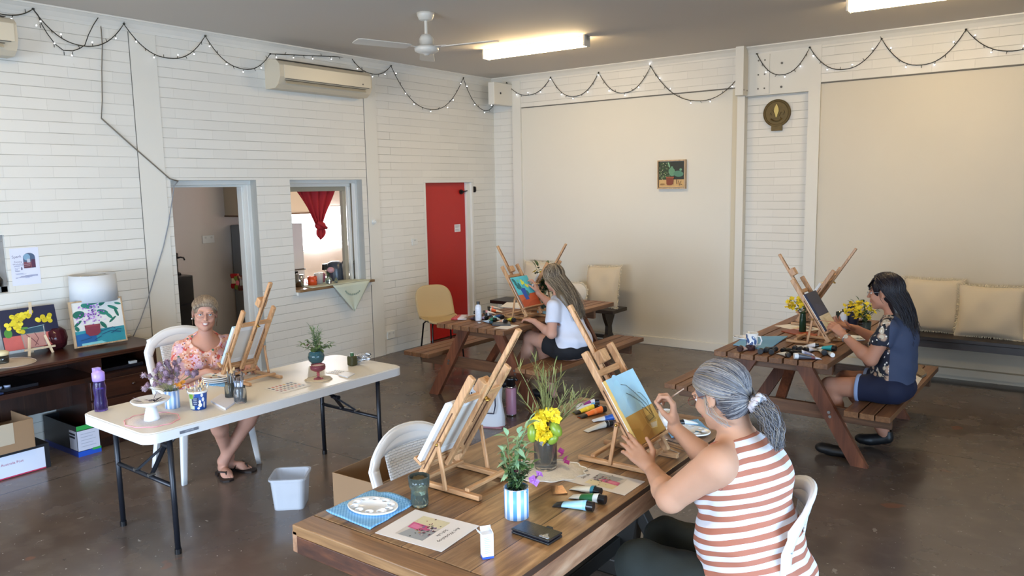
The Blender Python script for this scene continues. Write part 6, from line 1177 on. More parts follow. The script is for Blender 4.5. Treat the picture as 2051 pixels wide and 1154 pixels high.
# pink bottle and tote bag
t = thing('insulated_bottle', 'tall pink insulated bottle with black lid on the floor under the picnic bench', 'bottle', tuple(oz(1024, 832, 0))[:2]+(0,)); MB().lathe([(0, 0), (.043, 0), (.045, .012), (.045, .016)], 32).build('steel_base', mat('chrome', '#c9ccd0'), t); MB().lathe([(.045, .016), (.046, .02), (.046, .24), (.038, .25)], 32).build('bottle_body', mat('dusty pink enamel', '#b07f95', .45), t); MB().lathe([(.036, .25), (.037, .262)], 28).build('steel_collar', mat('chrome', '#c9ccd0'), t)
MB().lathe([(.036, .262), (.039, .265), (.039, .31), (.05, .318), (.056, .335), (.05, .345), (0, .35)], 28).build('lid', mat('black lid', '#111113'), t); MB().tube([(-.07, 0, .325), (-.05, 0, .335), (.05, 0, .335), (.072, 0, .322)], .012, 8).build('lid_handle', mat('black lid', '#111113'), t)
t = thing('tote_bag', 'white cloth bag with dark straps standing on the floor behind the brown table', 'bag', tuple(oz(975, 852, 0))[:2]+(0,), R(20)); TB = mat('white cotton bag', '#c9cbd0', .85, bump=.4, bs=200)
def bag(u, v): a = u*2*PI; k = 1-.35*v; return V((.15*math.copysign(abs(math.cos(a))**.6, math.cos(a))*(1-.08*v)+.008*math.sin(6*v+a*3), .07*k*math.copysign(abs(math.sin(a))**.6, math.sin(a)), .33*v+.004*math.sin(a*5)))
q = MB(); q.grid(bag, 41, 12); q._a([bag(i/40, 0) for i in range(40)], [list(range(40))]); q.build('bag_body', TB, t)
for s in (-1, 1): MB().tube([(s*.06-.04, -.075, .30), (s*.06-.045, -.082, .2), (s*.06-.03, -.085, .13), (s*.06+.03, -.085, .13), (s*.06+.045, -.082, .2), (s*.06+.04, -.075, .30)], .006, 6).build('strap', mat('navy strap', '#262a3c', .7), t)
MB().bb((-.15, -.07, 0), (.15, .07, .012)).build('pink_base', mat('pink base', '#9a6a72', .7), t)
# under the desk
carton('open brown cardboard box with clear tape under the desk at far left', (-6.16, 2.04, .19), R(0), .40, .46, .21)
MB().bb((.2004, -.06, .06), (.2010, .10, .21)).build('packing_tape', TAPE, COL.objects['cardboard_box.001'] if 'cardboard_box.001' in COL.objects else None)
t = thing('postal_box', 'white postal carton with black edging and red base line under the desk', 'box', (-6.14, 2.1, 0), 0); BKE = mat('black card', '#0f1118', .5)
MB().bb((-.16, -.30, 0), (.15, .27, .185)).build('box_body', BKE, t); MB().bb((.15, -.28, .012), (.153, .235, .165)).build('white_face', mat('cool white card', '#cdd4e4', .5), t); MB().bb((.15, -.28, .004), (.1545, .235, .013)).build('red_edge', mat('crimson', '#b0284c', .5), t)
text('Australia Post', .026, mat('dull crimson print', '#a0405c', .6), t, mtx((.1535, .02, .105), (0, 1, 0), (0, 0, 1)))
q = MB(); q.T = mtx((.1536, -.11, .10), (0, 1, 0), (0, 0, 1)); q.tube([(.017*math.cos(R(a)), .017*math.sin(R(a)), 0) for a in range(-200, 100, 20)], .004, 5); q.build('post_emblem', mat('dull crimson print', '#a0405c'), t)
t = carton('black, blue and green open carton with white labels under the desk', (-6.30, 2.665, 0), 0, .56, .17, .24, mat('black glossy card', '#101218', .35), mat('blue grey card inside', '#8f9fbc', .6), 'printed_carton')
W2 = mat('label white', '#c4c8d8', .5)
MB().bb((.281, -.083, .045), (.283, .078, .20)).build('end_label', W2, t); MB().bb((.28, -.085, .0), (.282, .085, .04)).build('blue_band', mat('strong blue card', '#1f4fb8', .4), t); MB().bb((.28, -.085, .205), (.282, .085, .24)).build('green_band', mat('green card', '#2f9a4a', .5), t); MB().bb((.281, .02, .03), (.2835, .085, .048)).build('green_patch', mat('green card', '#2f9a4a'), t)
MB().bb((.16, -.087, .05), (.275, -.0855, .20)).build('side_label', mat('label grey', '#8f8f98', .5), t); MB().bb((-.28, -.087, 0), (.28, -.0855, .045)).build('blue_band', mat('deep blue card', '#16245e', .4), t)
q = MB(); q.bb((.165, -.0885, .165), (.255, -.087, .18)); q.bb((.165, -.0885, .14), (.25, -.087, .155)); q.build('printed_text', BKE, t)
q = MB()
for i in range(5): q.bb((.2832, -.06, .17-.024*i), (.2838, .05-.02*(i % 2), .174-.024*i))
q.build('printed_text', mat('pale print', '#9aa3b5'), t)
# ================================================================ servery sill and what stands on it
SILL = wood('worn timber sill', '#6d5138', '#a9865c', 'Y', 8, .5, .1)
t = thing('servery_shelf', 'timber shelf along the bottom of the servery hatch', 'shelf', (XL, 5.7, .915)); MB().bb((-.24, -.54, -.0), (.07, .54, .028)).build('shelf_board', SILL, t, bevel=.003); MB().bb((.0, -.53, -.035), (.03, .53, 0)).build('shelf_bearer', WHT, t)
# draped triangular cloth
t = thing('sill_cloth', 'pale green embroidered cloth draped over the servery shelf in a point', 'cloth', (XL, 5.7, .945)); CG = mat('pale sage cloth', '#c6cdbb', .85, bump=.3, bs=300)
MB().grid(lambda u, v: V((-.22+.295*v, (-.36-.12*v*.3)+.86*u*(1-.0*v)+.02, .002+.001*math.sin(u*20))), 20, 6).build('flat_cloth', CG, t, solid=.001)
q = MB(); q.grid(lambda u, v: V((.076+.004*math.sin(9*u), (-.10+.56*u)*(1-v)+.20*v, -.33*v*(1-.0*u)-.002)), 20, 10); q.build('hanging_point', CG, t, solid=.001)
q = MB()
for i in range(9): a = R(200+15*i); q.ball((.082, .19+.12*math.cos(a), -.06+.075*math.sin(a)), .011, 4, (.2, 1, 1))
q.build('embroidery', mat('grey embroidery', '#8f9f90', .8), t)
SZ = .945
def pot(nm, label, cat, y, x, prof, m_, parts=(), z=SZ):
    t = thing(nm, label, cat, (XL+x, y, z)); MB().lathe(prof, 24).build('body', m_, t)
    for f_ in parts: f_(t)
    return t
ROSE = mat('dusky rose petal', '#b98a8e', .7, var=.2, vs=50)
t = pot('posy_vase', 'small green glass vase with a dusty pink bloom on the servery cloth', 'vase', 5.66, -.06, [(0, 0), (.03, 0), (.042, .03), (.038, .06), (.02, .08), (.022, .09)], GG)
MB().ball((.01, .03, .155), .042, 10, (1, 1, .8)).build('bloom', ROSE, t); posy(t, (0, 0, .07), 6, .10, .05, LG3, random.Random(4), .035, .012, per=5)
t = pot('bud_vase', 'tiny clear bottle beside the green posy vase', 'vase', 5.76, -.05, [(0, 0), (.018, 0), (.02, .03), (.01, .05), (.012, .06)], GG)
pot('canister', 'shiny silver canister with a pale cloth on top in the servery', 'canister', 5.36, -.19, [(0, 0), (.05, 0), (.05, .13), (0, .13)], mat('polished steel', '#b9b9b9', .1, metal=1))
t = pot('mug', 'orange mug with a dark dot on the servery shelf', 'mug', 5.50, -.14, [(0, 0), (.05, 0), (.052, .10), (.049, .10), (.046, .006), (0, .006)], mat('orange glaze', '#c8481c', .3)); MB().tube([(0, -.05, .02), (0, -.08, .03), (0, -.08, .07), (0, -.05, .08)], .006, 8).build('handle', mat('orange glaze', '#c8481c'), t); MB().ball((.048, .012, .055), .010, 6, (.3, 1, 1)).build('dot', mat('dark red', '#6a1a12', .5), t)
pot('white_tin', 'cream tin standing right of the orange mug in the servery', 'tin', 5.64, -.20, [(0, 0), (.045, 0), (.05, .12), (.047, .12), (.043, .01), (0, .01)], mat('cream enamel', '#d6cfc6', .4))
t = pot('kettle', 'dark slate electric kettle in the middle of the servery', 'kettle', 6.02, -.36, [(0, 0), (.10, 0), (.105, .03), (.10, .17), (.085, .235), (.05, .255), (0, .26)], mat('slate plastic', '#3b4450', .3), z=.90)
MB().tube([(0, .10, .06), (0, .15, .08), (0, .155, .18), (0, .10, .23)], .012, 8).build('handle', mat('black lid', '#111113'), t); MB().prism([(-.02, .17), (.02, .17), (.012, .24), (-.012, .24)], .05, (0, -.13, 0), (1, 0, 0), (0, 0, 1)).build('spout', mat('black lid', '#111113'), t)
pot('pink_vase', 'small pink patterned pot left of the kettle in the servery', 'pot', 5.78, -.34, [(0, 0), (.05, 0), (.06, .05), (.055, .13), (.03, .15)], mat('pink patterned', '#8a4a68', .5, var=.6, vs=40), z=.90)
pot('plastic_canister', 'white plastic bucket with lid at the left of the servery', 'bucket', 5.42, -.55, [(0, 0), (.085, 0), (.095, .20), (.10, .20), (.10, .225), (0, .225)], mat('white bucket', '#c4c0cc', .4), z=.90)
t = pot('spray_bottle', 'clear bottle with black pump left of the silver canister', 'bottle', 5.47, -.40, [(0, 0), (.03, 0), (.03, .13), (.012, .15), (.012, .165)], GL, z=.90); MB().bb((-.012, -.012, .165), (.012, .035, .19)).build('pump', mat('black lid', '#111113'), t)
t = pot('potted_posy', 'dried flowers in a dark pot at the right end of the servery', 'vase', 6.14, -.24, [(0, 0), (.04, 0), (.045, .08), (.04, .08)], mat('brown clay', '#5c4334', .6), z=.90); posy(t, (0, 0, .07), 9, .22, .08, mat('dry brown leaf', '#7a6452', .7, var=.3, vs=40), random.Random(8), .035, .018, per=6)
for i in range(5): MB().ball((random.uniform(-.05, .05), random.uniform(-.07, .05), .2+random.uniform(0, .1)), .02, 6).build('seed_head', mat('dark seed head', '#2c2830', .8), t)
# red cloth knotted over the hatch, inside the kitchen window
RC = mat('red cotton', '#a5151f', .75, bump=.3, bs=200)
t = thing('red_curtain', 'red cloth knotted in a point hanging in the top of the servery hatch', 'curtain', (XL-.26, 5.72, 2.03))
def cur(u, v):
    k = v; w_ = .255*(1-k)**1.1+.045+.0*k; y = (u-.5)*2*w_; return V((.022*math.sin(u*26+3*k)*(1-.3*k)-.02, y+.03*k, -.43*k))
MB().grid(cur, 61, 24).build('gathered_cloth', RC, t, solid=.003)
q = MB(); q.ball((-.0, .03, -.44), .062, 12, (.7, 1.15, .8)); q.tube([(.03, -.035, -.40), (.05, .03, -.44), (.03, .09, -.47)], .02, 8); q.build('knot', RC, t)
MB().grid(lambda u, v: V((.012*math.sin(u*14), .03+(u-.5)*(.09+.13*v*(1-v)*2-.05*v), -.47-.13*v*(1-.25*abs(u-.4)))), 21, 10).build('tail', RC, t, solid=.003)
# white curtain on the kitchen window
CUR = mat('thin white curtain', '#f3f3f7', .8)
def _tr():
    nt = CUR.node_tree; b = nt.nodes['Principled BSDF']; L = nt.links; tr = N(nt, 'ShaderNodeBsdfTranslucent'); tr.inputs[0].default_value = (.9, .9, .93, 1); mx = N(nt, 'ShaderNodeMixShader'); mx.inputs[0].default_value = .6; L.new(b.outputs[0], mx.inputs[1]); L.new(tr.outputs[0], mx.inputs[2]); L.new(mx.outputs[0], nt.nodes['Material Output'].inputs[0])
_tr()
t = thing('window_curtain', 'thin white curtain glowing over the bright kitchen window', 'curtain', (KX+.05, 7.55, 1.74)); MB().grid(lambda u, v: V((.018*math.sin(u*70)+.03, (u-.5)*1.22, -.63*v+(.03*math.sin(u*9)*v))), 141, 6).build('curtain_cloth', CUR, t); MB().cyl((.03, -.64, .01), (.03, .64, .01), .008, n=8).build('curtain_rail', WHT, t)
# ================================================================ people: smooth implicit bodies turned into one mesh each
class SDF:
    def __init__(s, lo, hi, h):
        s.lo = np.array(lo, float); s.h = h; s.n = np.ceil((np.array(hi)-s.lo)/h).astype(int)+1; s.D = np.full(s.n, .08, np.float32)
    def _reg(s, a, b):
        i0 = np.maximum(0, np.floor((np.array(a)-s.lo)/s.h).astype(int)); i1 = np.minimum(s.n, np.ceil((np.array(b)-s.lo)/s.h).astype(int)+1)
        if (i1 <= i0).any(): return None, None
        sl = tuple(slice(int(p), int(q)) for p, q in zip(i0, i1)); ax = [(s.lo[k]+s.h*np.arange(i0[k], i1[k])).astype(np.float32) for k in range(3)]
        return sl, (ax[0][:, None, None], ax[1][None, :, None], ax[2][None, None, :])
    def _put(s, sl, d, k, sub=False):
        a = s.D[sl]
        if sub:
            b = -d; h = np.clip(.5-.5*(b-a)/k, 0, 1); s.D[sl] = b*(1-h)+a*h+k*h*(1-h)
        else:
            h = np.clip(.5+.5*(a-d)/k, 0, 1); s.D[sl] = a*(1-h)+d*h-k*h*(1-h)
    def cap(s, a, b, ra, rb=None, k=.02, sub=False):
        rb = ra if rb is None else rb; a = np.array(a, float); b = np.array(b, float); m_ = max(ra, rb)+.05
        sl, X = s._reg(np.minimum(a, b)-m_, np.maximum(a, b)+m_)
        if sl is None: return s
        ba = b-a; L2 = float(ba@ba)+1e-9; p = [X[i]-a[i] for i in range(3)]; t = np.clip((p[0]*ba[0]+p[1]*ba[1]+p[2]*ba[2])/L2, 0, 1)
        d = np.sqrt((p[0]-ba[0]*t)**2+(p[1]-ba[1]*t)**2+(p[2]-ba[2]*t)**2)-(ra+(rb-ra)*t); s._put(sl, d, k, sub); return s
    def ell(s, c, r, A=None, k=.02, sub=False):
        c = np.array(c, float); r = np.array(r, float); m_ = max(r)+.05; sl, X = s._reg(c-m_, c+m_)
        if sl is None: return s
        A = np.eye(3) if A is None else np.array([list(v) for v in A]); p = [X[i]-c[i] for i in range(3)]; q = [p[0]*A[j][0]+p[1]*A[j][1]+p[2]*A[j][2] for j in range(3)]
        k0 = np.sqrt((q[0]/r[0])**2+(q[1]/r[1])**2+(q[2]/r[2])**2); k1 = np.sqrt((q[0]/r[0]**2)**2+(q[1]/r[1]**2)**2+(q[2]/r[2]**2)**2)+1e-6
        s._put(sl, k0*(k0-1)/k1, k, sub); return s
    def plane(s, p, n, k=.006):
        """keep the side n points away from"""
        n = np.array(n, float); n /= np.linalg.norm(n); sl, X = s._reg(s.lo, s.lo+s.h*s.n); d = (X[0]-p[0])*n[0]+(X[1]-p[1])*n[1]+(X[2]-p[2])*n[2]; s._put(sl, -d, k, True); return s
    def inter(s, c, r):
        c = np.array(c, float); sl, X = s._reg(s.lo, s.lo+s.h*s.n); q = [(X[i]-c[i])/r[i] for i in range(3)]; k0 = np.sqrt(q[0]**2+q[1]**2+q[2]**2); s.D = np.maximum(s.D, ((k0-1)*min(r)).astype(np.float32)); return s
    def noise(s, amp, f, seed=0):
        sl, X = s._reg(s.lo, s.lo+s.h*s.n); s.D += (amp*(np.sin(f*X[0]+seed)*np.sin(f*1.3*X[1]+seed*2)+.6*np.sin(f*.8*X[2]+2*X[0]*f*.5)*np.sin(f*2.1*X[1]+seed))).astype(np.float32); return s
    def folds(s, amp, axis, f, seed=0):
        sl, X = s._reg(s.lo, s.lo+s.h*s.n); a = np.array(axis, float); s.D += (amp*np.sin(f*(X[0]*a[0]+X[1]*a[1]+X[2]*a[2])+3*np.sin(7*X[2]+seed)+2*np.sin(9*X[0]+seed))).astype(np.float32); return s
    def mesh(s, name, mt, parent, origin, smooth_it=1):
        D = s.D; ins = D < 0; nx, ny, nz = D.shape
        cnt = np.zeros((nx-1, ny-1, nz-1), np.int8)
        C8 = [(i, j, k) for i in (0, 1) for j in (0, 1) for k in (0, 1)]
        for i, j, k in C8: cnt += ins[i:nx-1+i, j:ny-1+j, k:nz-1+k]
        act = (cnt > 0) & (cnt < 8); I = np.argwhere(act); idx = np.full(act.shape, -1, np.int64); idx[act] = np.arange(len(I))
        val = {c: D[I[:, 0]+c[0], I[:, 1]+c[1], I[:, 2]+c[2]] for c in C8}
        P = np.zeros((len(I), 3)); W = np.zeros(len(I))
        for a in C8:
            for ax in range(3):
                if a[ax] == 0:
                    b = list(a); b[ax] = 1; b = tuple(b); va, vb = val[a], val[b]; m_ = (va < 0) != (vb < 0); t = np.where(m_, va/(va-vb+1e-12), 0)
                    pt = np.tile(np.array(a, float), (len(I), 1)); pt[:, ax] += t; P += pt*m_[:, None]; W += m_
        P = (P/np.maximum(W, 1)[:, None]+I)*s.h+s.lo; F_ = []
        for ax in range(3):
            sh = [slice(None)]*3; s0 = sh.copy(); s1 = sh.copy(); s0[ax] = slice(0, -1); s1[ax] = slice(1, None); a, b = ins[tuple(s0)], ins[tuple(s1)]
            for flip, msk in ((False, a & ~b), (True, ~a & b)):
                E_ = np.argwhere(msk); u, v = [(1, 2), (2, 0), (0, 1)][ax]
                ok = (E_[:, u] > 0) & (E_[:, v] > 0) & (E_[:, u] < D.shape[u]-1) & (E_[:, v] < D.shape[v]-1); E_ = E_[ok]; q = []
                for du, dv in ((-1, -1), (0, -1), (0, 0), (-1, 0)): e = E_.copy(); e[:, u] += du; e[:, v] += dv; q.append(idx[e[:, 0], e[:, 1], e[:, 2]])
                q = np.stack(q, 1); F_.append(q[:, ::-1] if flip else q)
        F_ = np.concatenate(F_); F_ = F_[(F_ >= 0).all(1)]
        for _ in range(smooth_it):
            S_ = np.zeros_like(P); c_ = np.zeros(len(P))
            for i in range(4): a, b = F_[:, i], F_[:, (i+1) % 4]; np.add.at(S_, a, P[b]); np.add.at(c_, a, 1); np.add.at(S_, b, P[a]); np.add.at(c_, b, 1)
            P = P*.45+.55*S_/np.maximum(c_, 1)[:, None]
        P = P-np.array(origin)
        me = bpy.data.meshes.new(name); me.vertices.add(len(P)); me.vertices.foreach_set('co', P.astype(np.float32).ravel()); me.loops.add(len(F_)*4); me.loops.foreach_set('vertex_index', F_.astype(np.int32).ravel()); me.polygons.add(len(F_)); me.polygons.foreach_set('loop_start', np.arange(0, len(F_)*4, 4, dtype=np.int32)); me.polygons.foreach_set('use_smooth', np.ones(len(F_), bool)); me.update(calc_edges=True); me.validate()
        me.materials.append(mt); o = bpy.data.objects.new(name, me); COL.objects.link(o); o.parent = parent; return o
def nrm(v): return V(v).normalized()
def basis(f, up): f = nrm(f); r = f.cross(V(up)).normalized(); return r, f, r.cross(f).normalized()   # right, forward, up
class Head:
    def __init__(s, c, f, up=(0, 0, 1), roll=0, sc=1.):
        s.c = V(c); s.r, s.f, s.u = basis(f, up); s.s = sc
        if roll: q = MX.Rotation(roll, 3, s.f); s.r = q @ s.r; s.u = q @ s.u
        s.A = (s.r, s.f, s.u)
    def p(s, x, y, z): return s.c+(s.r*x+s.f*y+s.u*z)*s.s
    def sculpt(s, S, mouth=0, nose=1.):
        e = lambda c, r, k=.012, sub=False: S.ell(s.p(*c), [x*s.s for x in r], s.A, k, sub)
        e((0, -.012, .028), (.074, .094, .082)); e((0, .022, -.03), (.060, .066, .078), .03); e((0, .052, -.085), (.036, .034, .026), .025); e((0, .070, -.101), (.016, .014, .013), .02)
        for q in (-1, 1): e((q*.036, .066, -.030), (.022, .020, .024), .02); e((q*.041, .018, -.066), (.018, .032, .020), .03); e((q*.030, .082, .022), (.020, .009, .007), .012)
        for q in (-1, 1): e((q*.031, .094, .004), (.0155, .010, .0085), .010, True)
        S.cap(s.p(0, .086, .012), s.p(0, .104, -.022), .006*s.s, .0095*s.s, .010); e((0, .108*1, -.028), (.0105, .0105, .009), .006)
        for q in (-1, 1): e((q*.010, .099, -.031), (.0065, .008, .006), .006)
        e((0, .088, -.052), (.020, .010, .012), .012)
        if mouth: e((0, .100, -.060), (.024, .010, .0078), .004, True)
        else: e((0, .101, -.0585), (.018, .006, .0014), .003, True)
        e((0, .0885, -.0525), (.019, .0075, .0045), .005); e((0, .0875, -.068), (.017, .0075, .0055), .005)
        for q in (-1, 1):
            rr = s.A; e((q*.075, -.004, -.004), (.008, .018, .030), .006); e((q*.079, -.004, .004), (.005, .013, .020), .004); e((q*.084, .001, .003), (.005, .0075, .013), .004, True); e((q*.077, .004, -.028), (.006, .009, .009), .004)
    def parts(s, root, org, iris='#4a5a5a', lip='#a8605a', brow='#6a5646', smile=False, browt=.003, skin=None):
        o = V(org); eye = []
        for q in (-1, 1):
            mb = MB(); c = s.p(q*.031, .0762, .0025)-o; mb.ball(c, .0118*s.s, 10); mb.mi = 1; e = c+s.f*.0075*s.s; mb.cyl(e, e+s.f*.0038*s.s, .0056*s.s, .0050*s.s, 14); mb.mi = 2; e = c+s.f*.0112*s.s; mb.cyl(e, e+s.f*.0006, .0026*s.s, n=12)
            mb.build('eye', [mat('eye white', '#d9d3cf', .2), mat('iris '+iris, iris, .2), mat('pupil', '#0c0a0a', .1)], root)
            mb = MB(); mb.tube([s.p(q*x, y, z)-o for x, y, z in ((.017, .0925, .019), (.028, .0945, .0245), (.040, .0865, .0235), (.049, .073, .017))], [browt, browt*1.2, browt, browt*.5], 6); mb.build('eyebrow', mat('brow '+brow, brow, .8), root)
            mb = MB(); mb.tube([s.p(q*x, y, z)-o for x, y, z in ((.0175, .0835, .008), (.025, .0885, .0125), (.034, .0880, .0130), (.046, .078, .008))], [.003, .0042, .0042, .003], 7); mb.build('eyelid', skin or SK2, root); mb = MB(); mb.tube([s.p(q*x, y, z)-o for x, y, z in ((.0185, .087, .004), (.025, .0920, .0085), (.034, .0912, .0090), (.045, .082, .004))], [.0008, .0012, .0012, .0008], 5); mb.build('eyelid', mat('lid line', '#5a3a34', .7), root)
        L_ = mat('lip '+lip, lip, .4)
        if smile:
            mb = MB(); mb.grid(lambda u, v: s.p((u-.5)*.043, .0945-.010*((u-.5)*2)**2, -.0545-.0115*v*(1-.7*((u-.5)*2)**2)+.005*((u-.5)*2)**2)-o, 13, 4); mb.build('teeth', mat('teeth', '#e9e4de', .2), root, solid=.002)
            mb = MB(); mb.tube([s.p(x, .0955-.011*(x/.026)**2, -.0535+.0065*(x/.026)**2)-o for x in (-.026, -.018, -.009, 0, .009, .018, .026)], [.001, .0026, .003, .0026, .003, .0026, .001], 7); mb.tube([s.p(x, .0955-.011*(x/.026)**2, -.0715+.0245*(x/.026)**2)-o for x in (-.026, -.018, -.009, 0, .009, .018, .026)], [.001, .003, .0038, .004, .0038, .003, .001], 7); mb.build('lips', L_, root)
        else:
            mb = MB(); mb.tube([s.p(x, .0965-.009*(x/.022)**2, -.0545+.001*(x/.022)**2)-o for x in (-.022, -.014, -.006, 0, .006, .014, .022)], [.001, .0028, .0036, .003, .0036, .0028, .001], 7); mb.tube([s.p(x, .095-.009*(x/.022)**2, -.064+.004*(x/.022)**2)-o for x in (-.022, -.014, 0, .014, .022)], [.001, .0036, .0048, .0036, .001], 7); mb.build('lips', L_, root)
    def glasses(s, root, org, frm='#5a3a30', rimless=False, gold=False):
        o = V(org); mb = MB(); r_ = .0011
        for q in (-1, 1):
            ring = [s.p(q*.033+.024*math.cos(a), .106-.007*abs(math.cos(a)*q+1)*.3, -.002+.0165*math.sin(a)*(1 if math.sin(a) < 0 else .85))-o for a in [2*PI*i/24 for i in range(24)]]
            mb.tube(ring, r_ if not rimless else .0007, 5, closed=True); mb.tube([s.p(q*.057, .103, .003)-o, s.p(q*.072, .09, .006)-o, s.p(q*.079, .05, .008)-o, s.p(q*.081, .0, .010)-o, s.p(q*.080, -.022, -.006)-o], .0013, 5)
        mb.tube([s.p(-.010, .107, .002)-o, s.p(0, .109, .005)-o, s.p(.010, .107, .002)-o], .0012, 5); g = mb.build('glasses', mat('spectacle '+frm, frm, .3, metal=.6 if gold else .1), root)
        for q in (-1, 1):
            mb = MB(); mb._a([s.p(q*.033+.023*math.cos(a), .1055, -.002+.0155*math.sin(a))-o for a in [2*PI*i/24 for i in range(24)]], [list(range(24))]); mb.build('lens', mat('lens glass', '#ffffff', .02, trans=1, ior=1.02, alpha=.25), g)
def neck(S, h, base, r=.052): S.cap(h.p(0, -.022, -.05), base, r*.98, r*1.1, .03)
def hand(S, w, d, n, t, curl=(.5, .6, .7, .8), L=1., spread=.0, thumb=(.7, .6, .4), thumb2=(.9, .1, .5), k=.0045, tips=None):
    w, d, n, t = V(w), nrm(d), nrm(n), nrm(t); n = (n-d*n.dot(d)).normalized(); t = (t-d*t.dot(d)-n*t.dot(n)).normalized()
    off = (.0275, .009, -.0095, -.0265); kd = (.086, .090, .085, .076); ln = (1., 1.08, 1., .80)
    S.cap(w-d*.02, w+d*.03, .024*L, .024*L, .015)
    for i in range(4):
        kn = w+(d*kd[i]+t*off[i]+n*-.004)*L; S.cap(w+(d*.02+t*off[i]*.6)*L, kn, .0135*L, .0115*L, .012)
        p = kn; th = curl[i]*.55; tt = t*(spread*(1.5-i))
        for j, sg in enumerate((.042, .027, .022)):
            dr = (d*math.cos(th)+n*math.sin(th)+tt).normalized(); q = p+dr*sg*ln[i]*L; r0 = (.0098, .0086, .0076)[j]*L; S.cap(p, q, r0, r0*.9, k); p = q; th += curl[i]
    p = w+(d*.022+t*.022+n*.008)*L; q = p+nrm(d*thumb[0]+t*thumb[1]+n*thumb[2])*.044*L; S.cap(p, q, .0155*L, .0115*L, .012); q2 = q+nrm(d*thumb2[0]+t*thumb2[1]+n*thumb2[2])*.033*L; S.cap(q, q2, .0105*L, .0092*L, k); q3 = q2+nrm(d*thumb2[0]*1.1+t*thumb2[1]*.6+n*thumb2[2]*1.2)*.026*L; S.cap(q2, q3, .0092*L, .0078*L, k)
def arm(S, sh, el, wr, r=(.052, .040, .038, .025), g=0, fore=True):
    sh, el, wr = V(sh), V(el), V(wr); S.cap(sh, el, r[0]+g, r[1]+g, .03)
    if fore: m_ = el.lerp(wr, .3); S.cap(el, m_, r[1]+g, r[2]+g+.003, .02); S.cap(m_, wr, r[2]+g+.003, r[3]+g, .02)
def leg(S, hp, kn, an, r=(.088, .060, .056, .036), g=0, shin=True):
    hp, kn, an = V(hp), V(kn), V(an); S.cap(hp, kn, r[0]+g, r[1]+g, .04)
    if shin: m_ = kn.lerp(an, .33); S.cap(kn, m_, r[1]*.97+g, r[2]+g, .03); S.cap(m_, an, r[2]+g, r[3]+g, .03)
def foot(S, an, toe, g=0, L=1., toes=True):
    an, toe = V(an), V(toe); d = nrm(toe-an); f_ = nrm((d.x, d.y, 0)) if abs(d.z) < .9 else V((1, 0, 0)); heel = an+V((0, 0, -.055))-f_*.028; S.cap(an, heel, .036+g, .030+g, .03); ball = heel.lerp(toe, .70); S.cap(heel, ball, .030+g, .026+g, .02); sd = d.cross(V((0, 0, 1))).normalized(); S.ell(ball, (.040+g, .045+g, .020+g), (sd, d, sd.cross(d)), .02)
    if toes:
        for i, o in enumerate((-.028, -.012, .002, .015, .027)): S.cap(ball+sd*o+d*.02, ball+sd*o*1.05+d*(.055-.006*i if True else 0), .012-.0012*i, .0095-.001*i, .004)
def torso(S, pel, wai, che, nk, lat, W, g=0, up_only=False, bust=0, fr=None):
    """W: half-widths/depths of pelvis, waist, chest"""
    pel, wai, che, nk, lat = V(pel), V(wai), V(che), V(nk), nrm(lat)
    def ax(u): u = nrm(u); l = (lat-u*lat.dot(u)).normalized(); return (l, u.cross(l).normalized(), u)
    a1, a2, a3 = ax(wai-pel), ax(che-wai), ax(nk-che)
    if not up_only: S.ell(pel, (W[0][0]+g, W[0][1]+g, .13+g), a1, .05)
    S.ell(wai, (W[1][0]+g, W[1][1]+g, .15+g), a2, .06); S.ell(che, (W[2][0]+g, W[2][1]+g, .155+g), a3, .06)
    if bust:
        f_ = fr if fr is not None else a2[1]
        for q in (-1, 1): S.ell(che+a2[0]*q*.075+V(f_)*(W[2][1]*.72)-a2[2]*.05, (.068+g, .058+g, .066+g), (a2[0], V(f_), a2[2]), .03)
def shoulders(S, nk, sl, sr, r=.050, g=0):
    for q in (sl, sr): S.cap(V(nk)+V((0, 0, -.035)), V(q), r*1.0+g, r+g, .05)
SKD = dict(rough=.62, spec=.3, sss=.12, bump=.12, bs=160, var=.10, vs=14)
SK1 = mat('sun tanned skin', '#b58a70', **SKD); SK2 = mat('fair skin', '#b98a76', **SKD); SK3 = mat('warm skin', '#b38068', **SKD); SK4 = mat('light skin', '#bd8f7a', **SKD)
def slerp(a, b, t):
    a, b = nrm(a), nrm(b); w_ = math.acos(max(-1, min(1, a.dot(b)))); 
    if w_ < 1e-3: return a
    return (a*math.sin((1-t)*w_)+b*math.sin(t*w_))/math.sin(w_)
def scalp(h, d, off=.0): d = nrm(d); return h.p(d.x*(.078+off), -.012+d.y*(.098+off), .028+d.z*(.087+off))
def nape(h, d, off): d = nrm(d); return h.p(d.x*(.073+off), -.045+d.y*(.063+off), -.03+d.z*(.065+off))
def hairmesh(root, name, mats, strands, org):
    mb = MB()
    for P, r_, mi in strands: mb.mi = mi; n = len(P); mb.tube([V(p)-V(org) for p in P], [r_*(1-.55*(i/(n-1))**2) for i in range(n)], 4)
    return mb.build(name, mats, root)
def haircap(h, root, mt, org, off=.006, face=(.0, .075, -.02), hs=.003, low=-.075, back=None):
    S = SDF(np.array(h.c)-.19, np.array(h.c)+.19, hs); S.ell(h.p(0, -.014, .026), [(.076+off)*h.s, (.096+off)*h.s, (.084+off)*h.s], h.A, .01); S.ell(h.p(0, -.045, -.03), [(.068+off)*h.s, (.058+off)*h.s, (.06+off)*h.s], h.A, .02)
    S.ell(h.p(0, .108, -.018), [.074*h.s, .068*h.s, .098*h.s], h.A, .008, True)
    for q in (-1, 1): S.ell(h.p(q*.092, .010, -.022), [.034*h.s, .034*h.s, .052*h.s], h.A, .006, True)
    S.ell(h.p(0, .02, -.10), [.09, .07, .055], h.A, .01, True); S.noise(.0007, 160, 2); return S.mesh('hair', mt, root, org, 1)
def fabric(name, c, rough=.85, bump=.35, bs=420): return mat(name, c, rough, bump=bump, bs=bs)
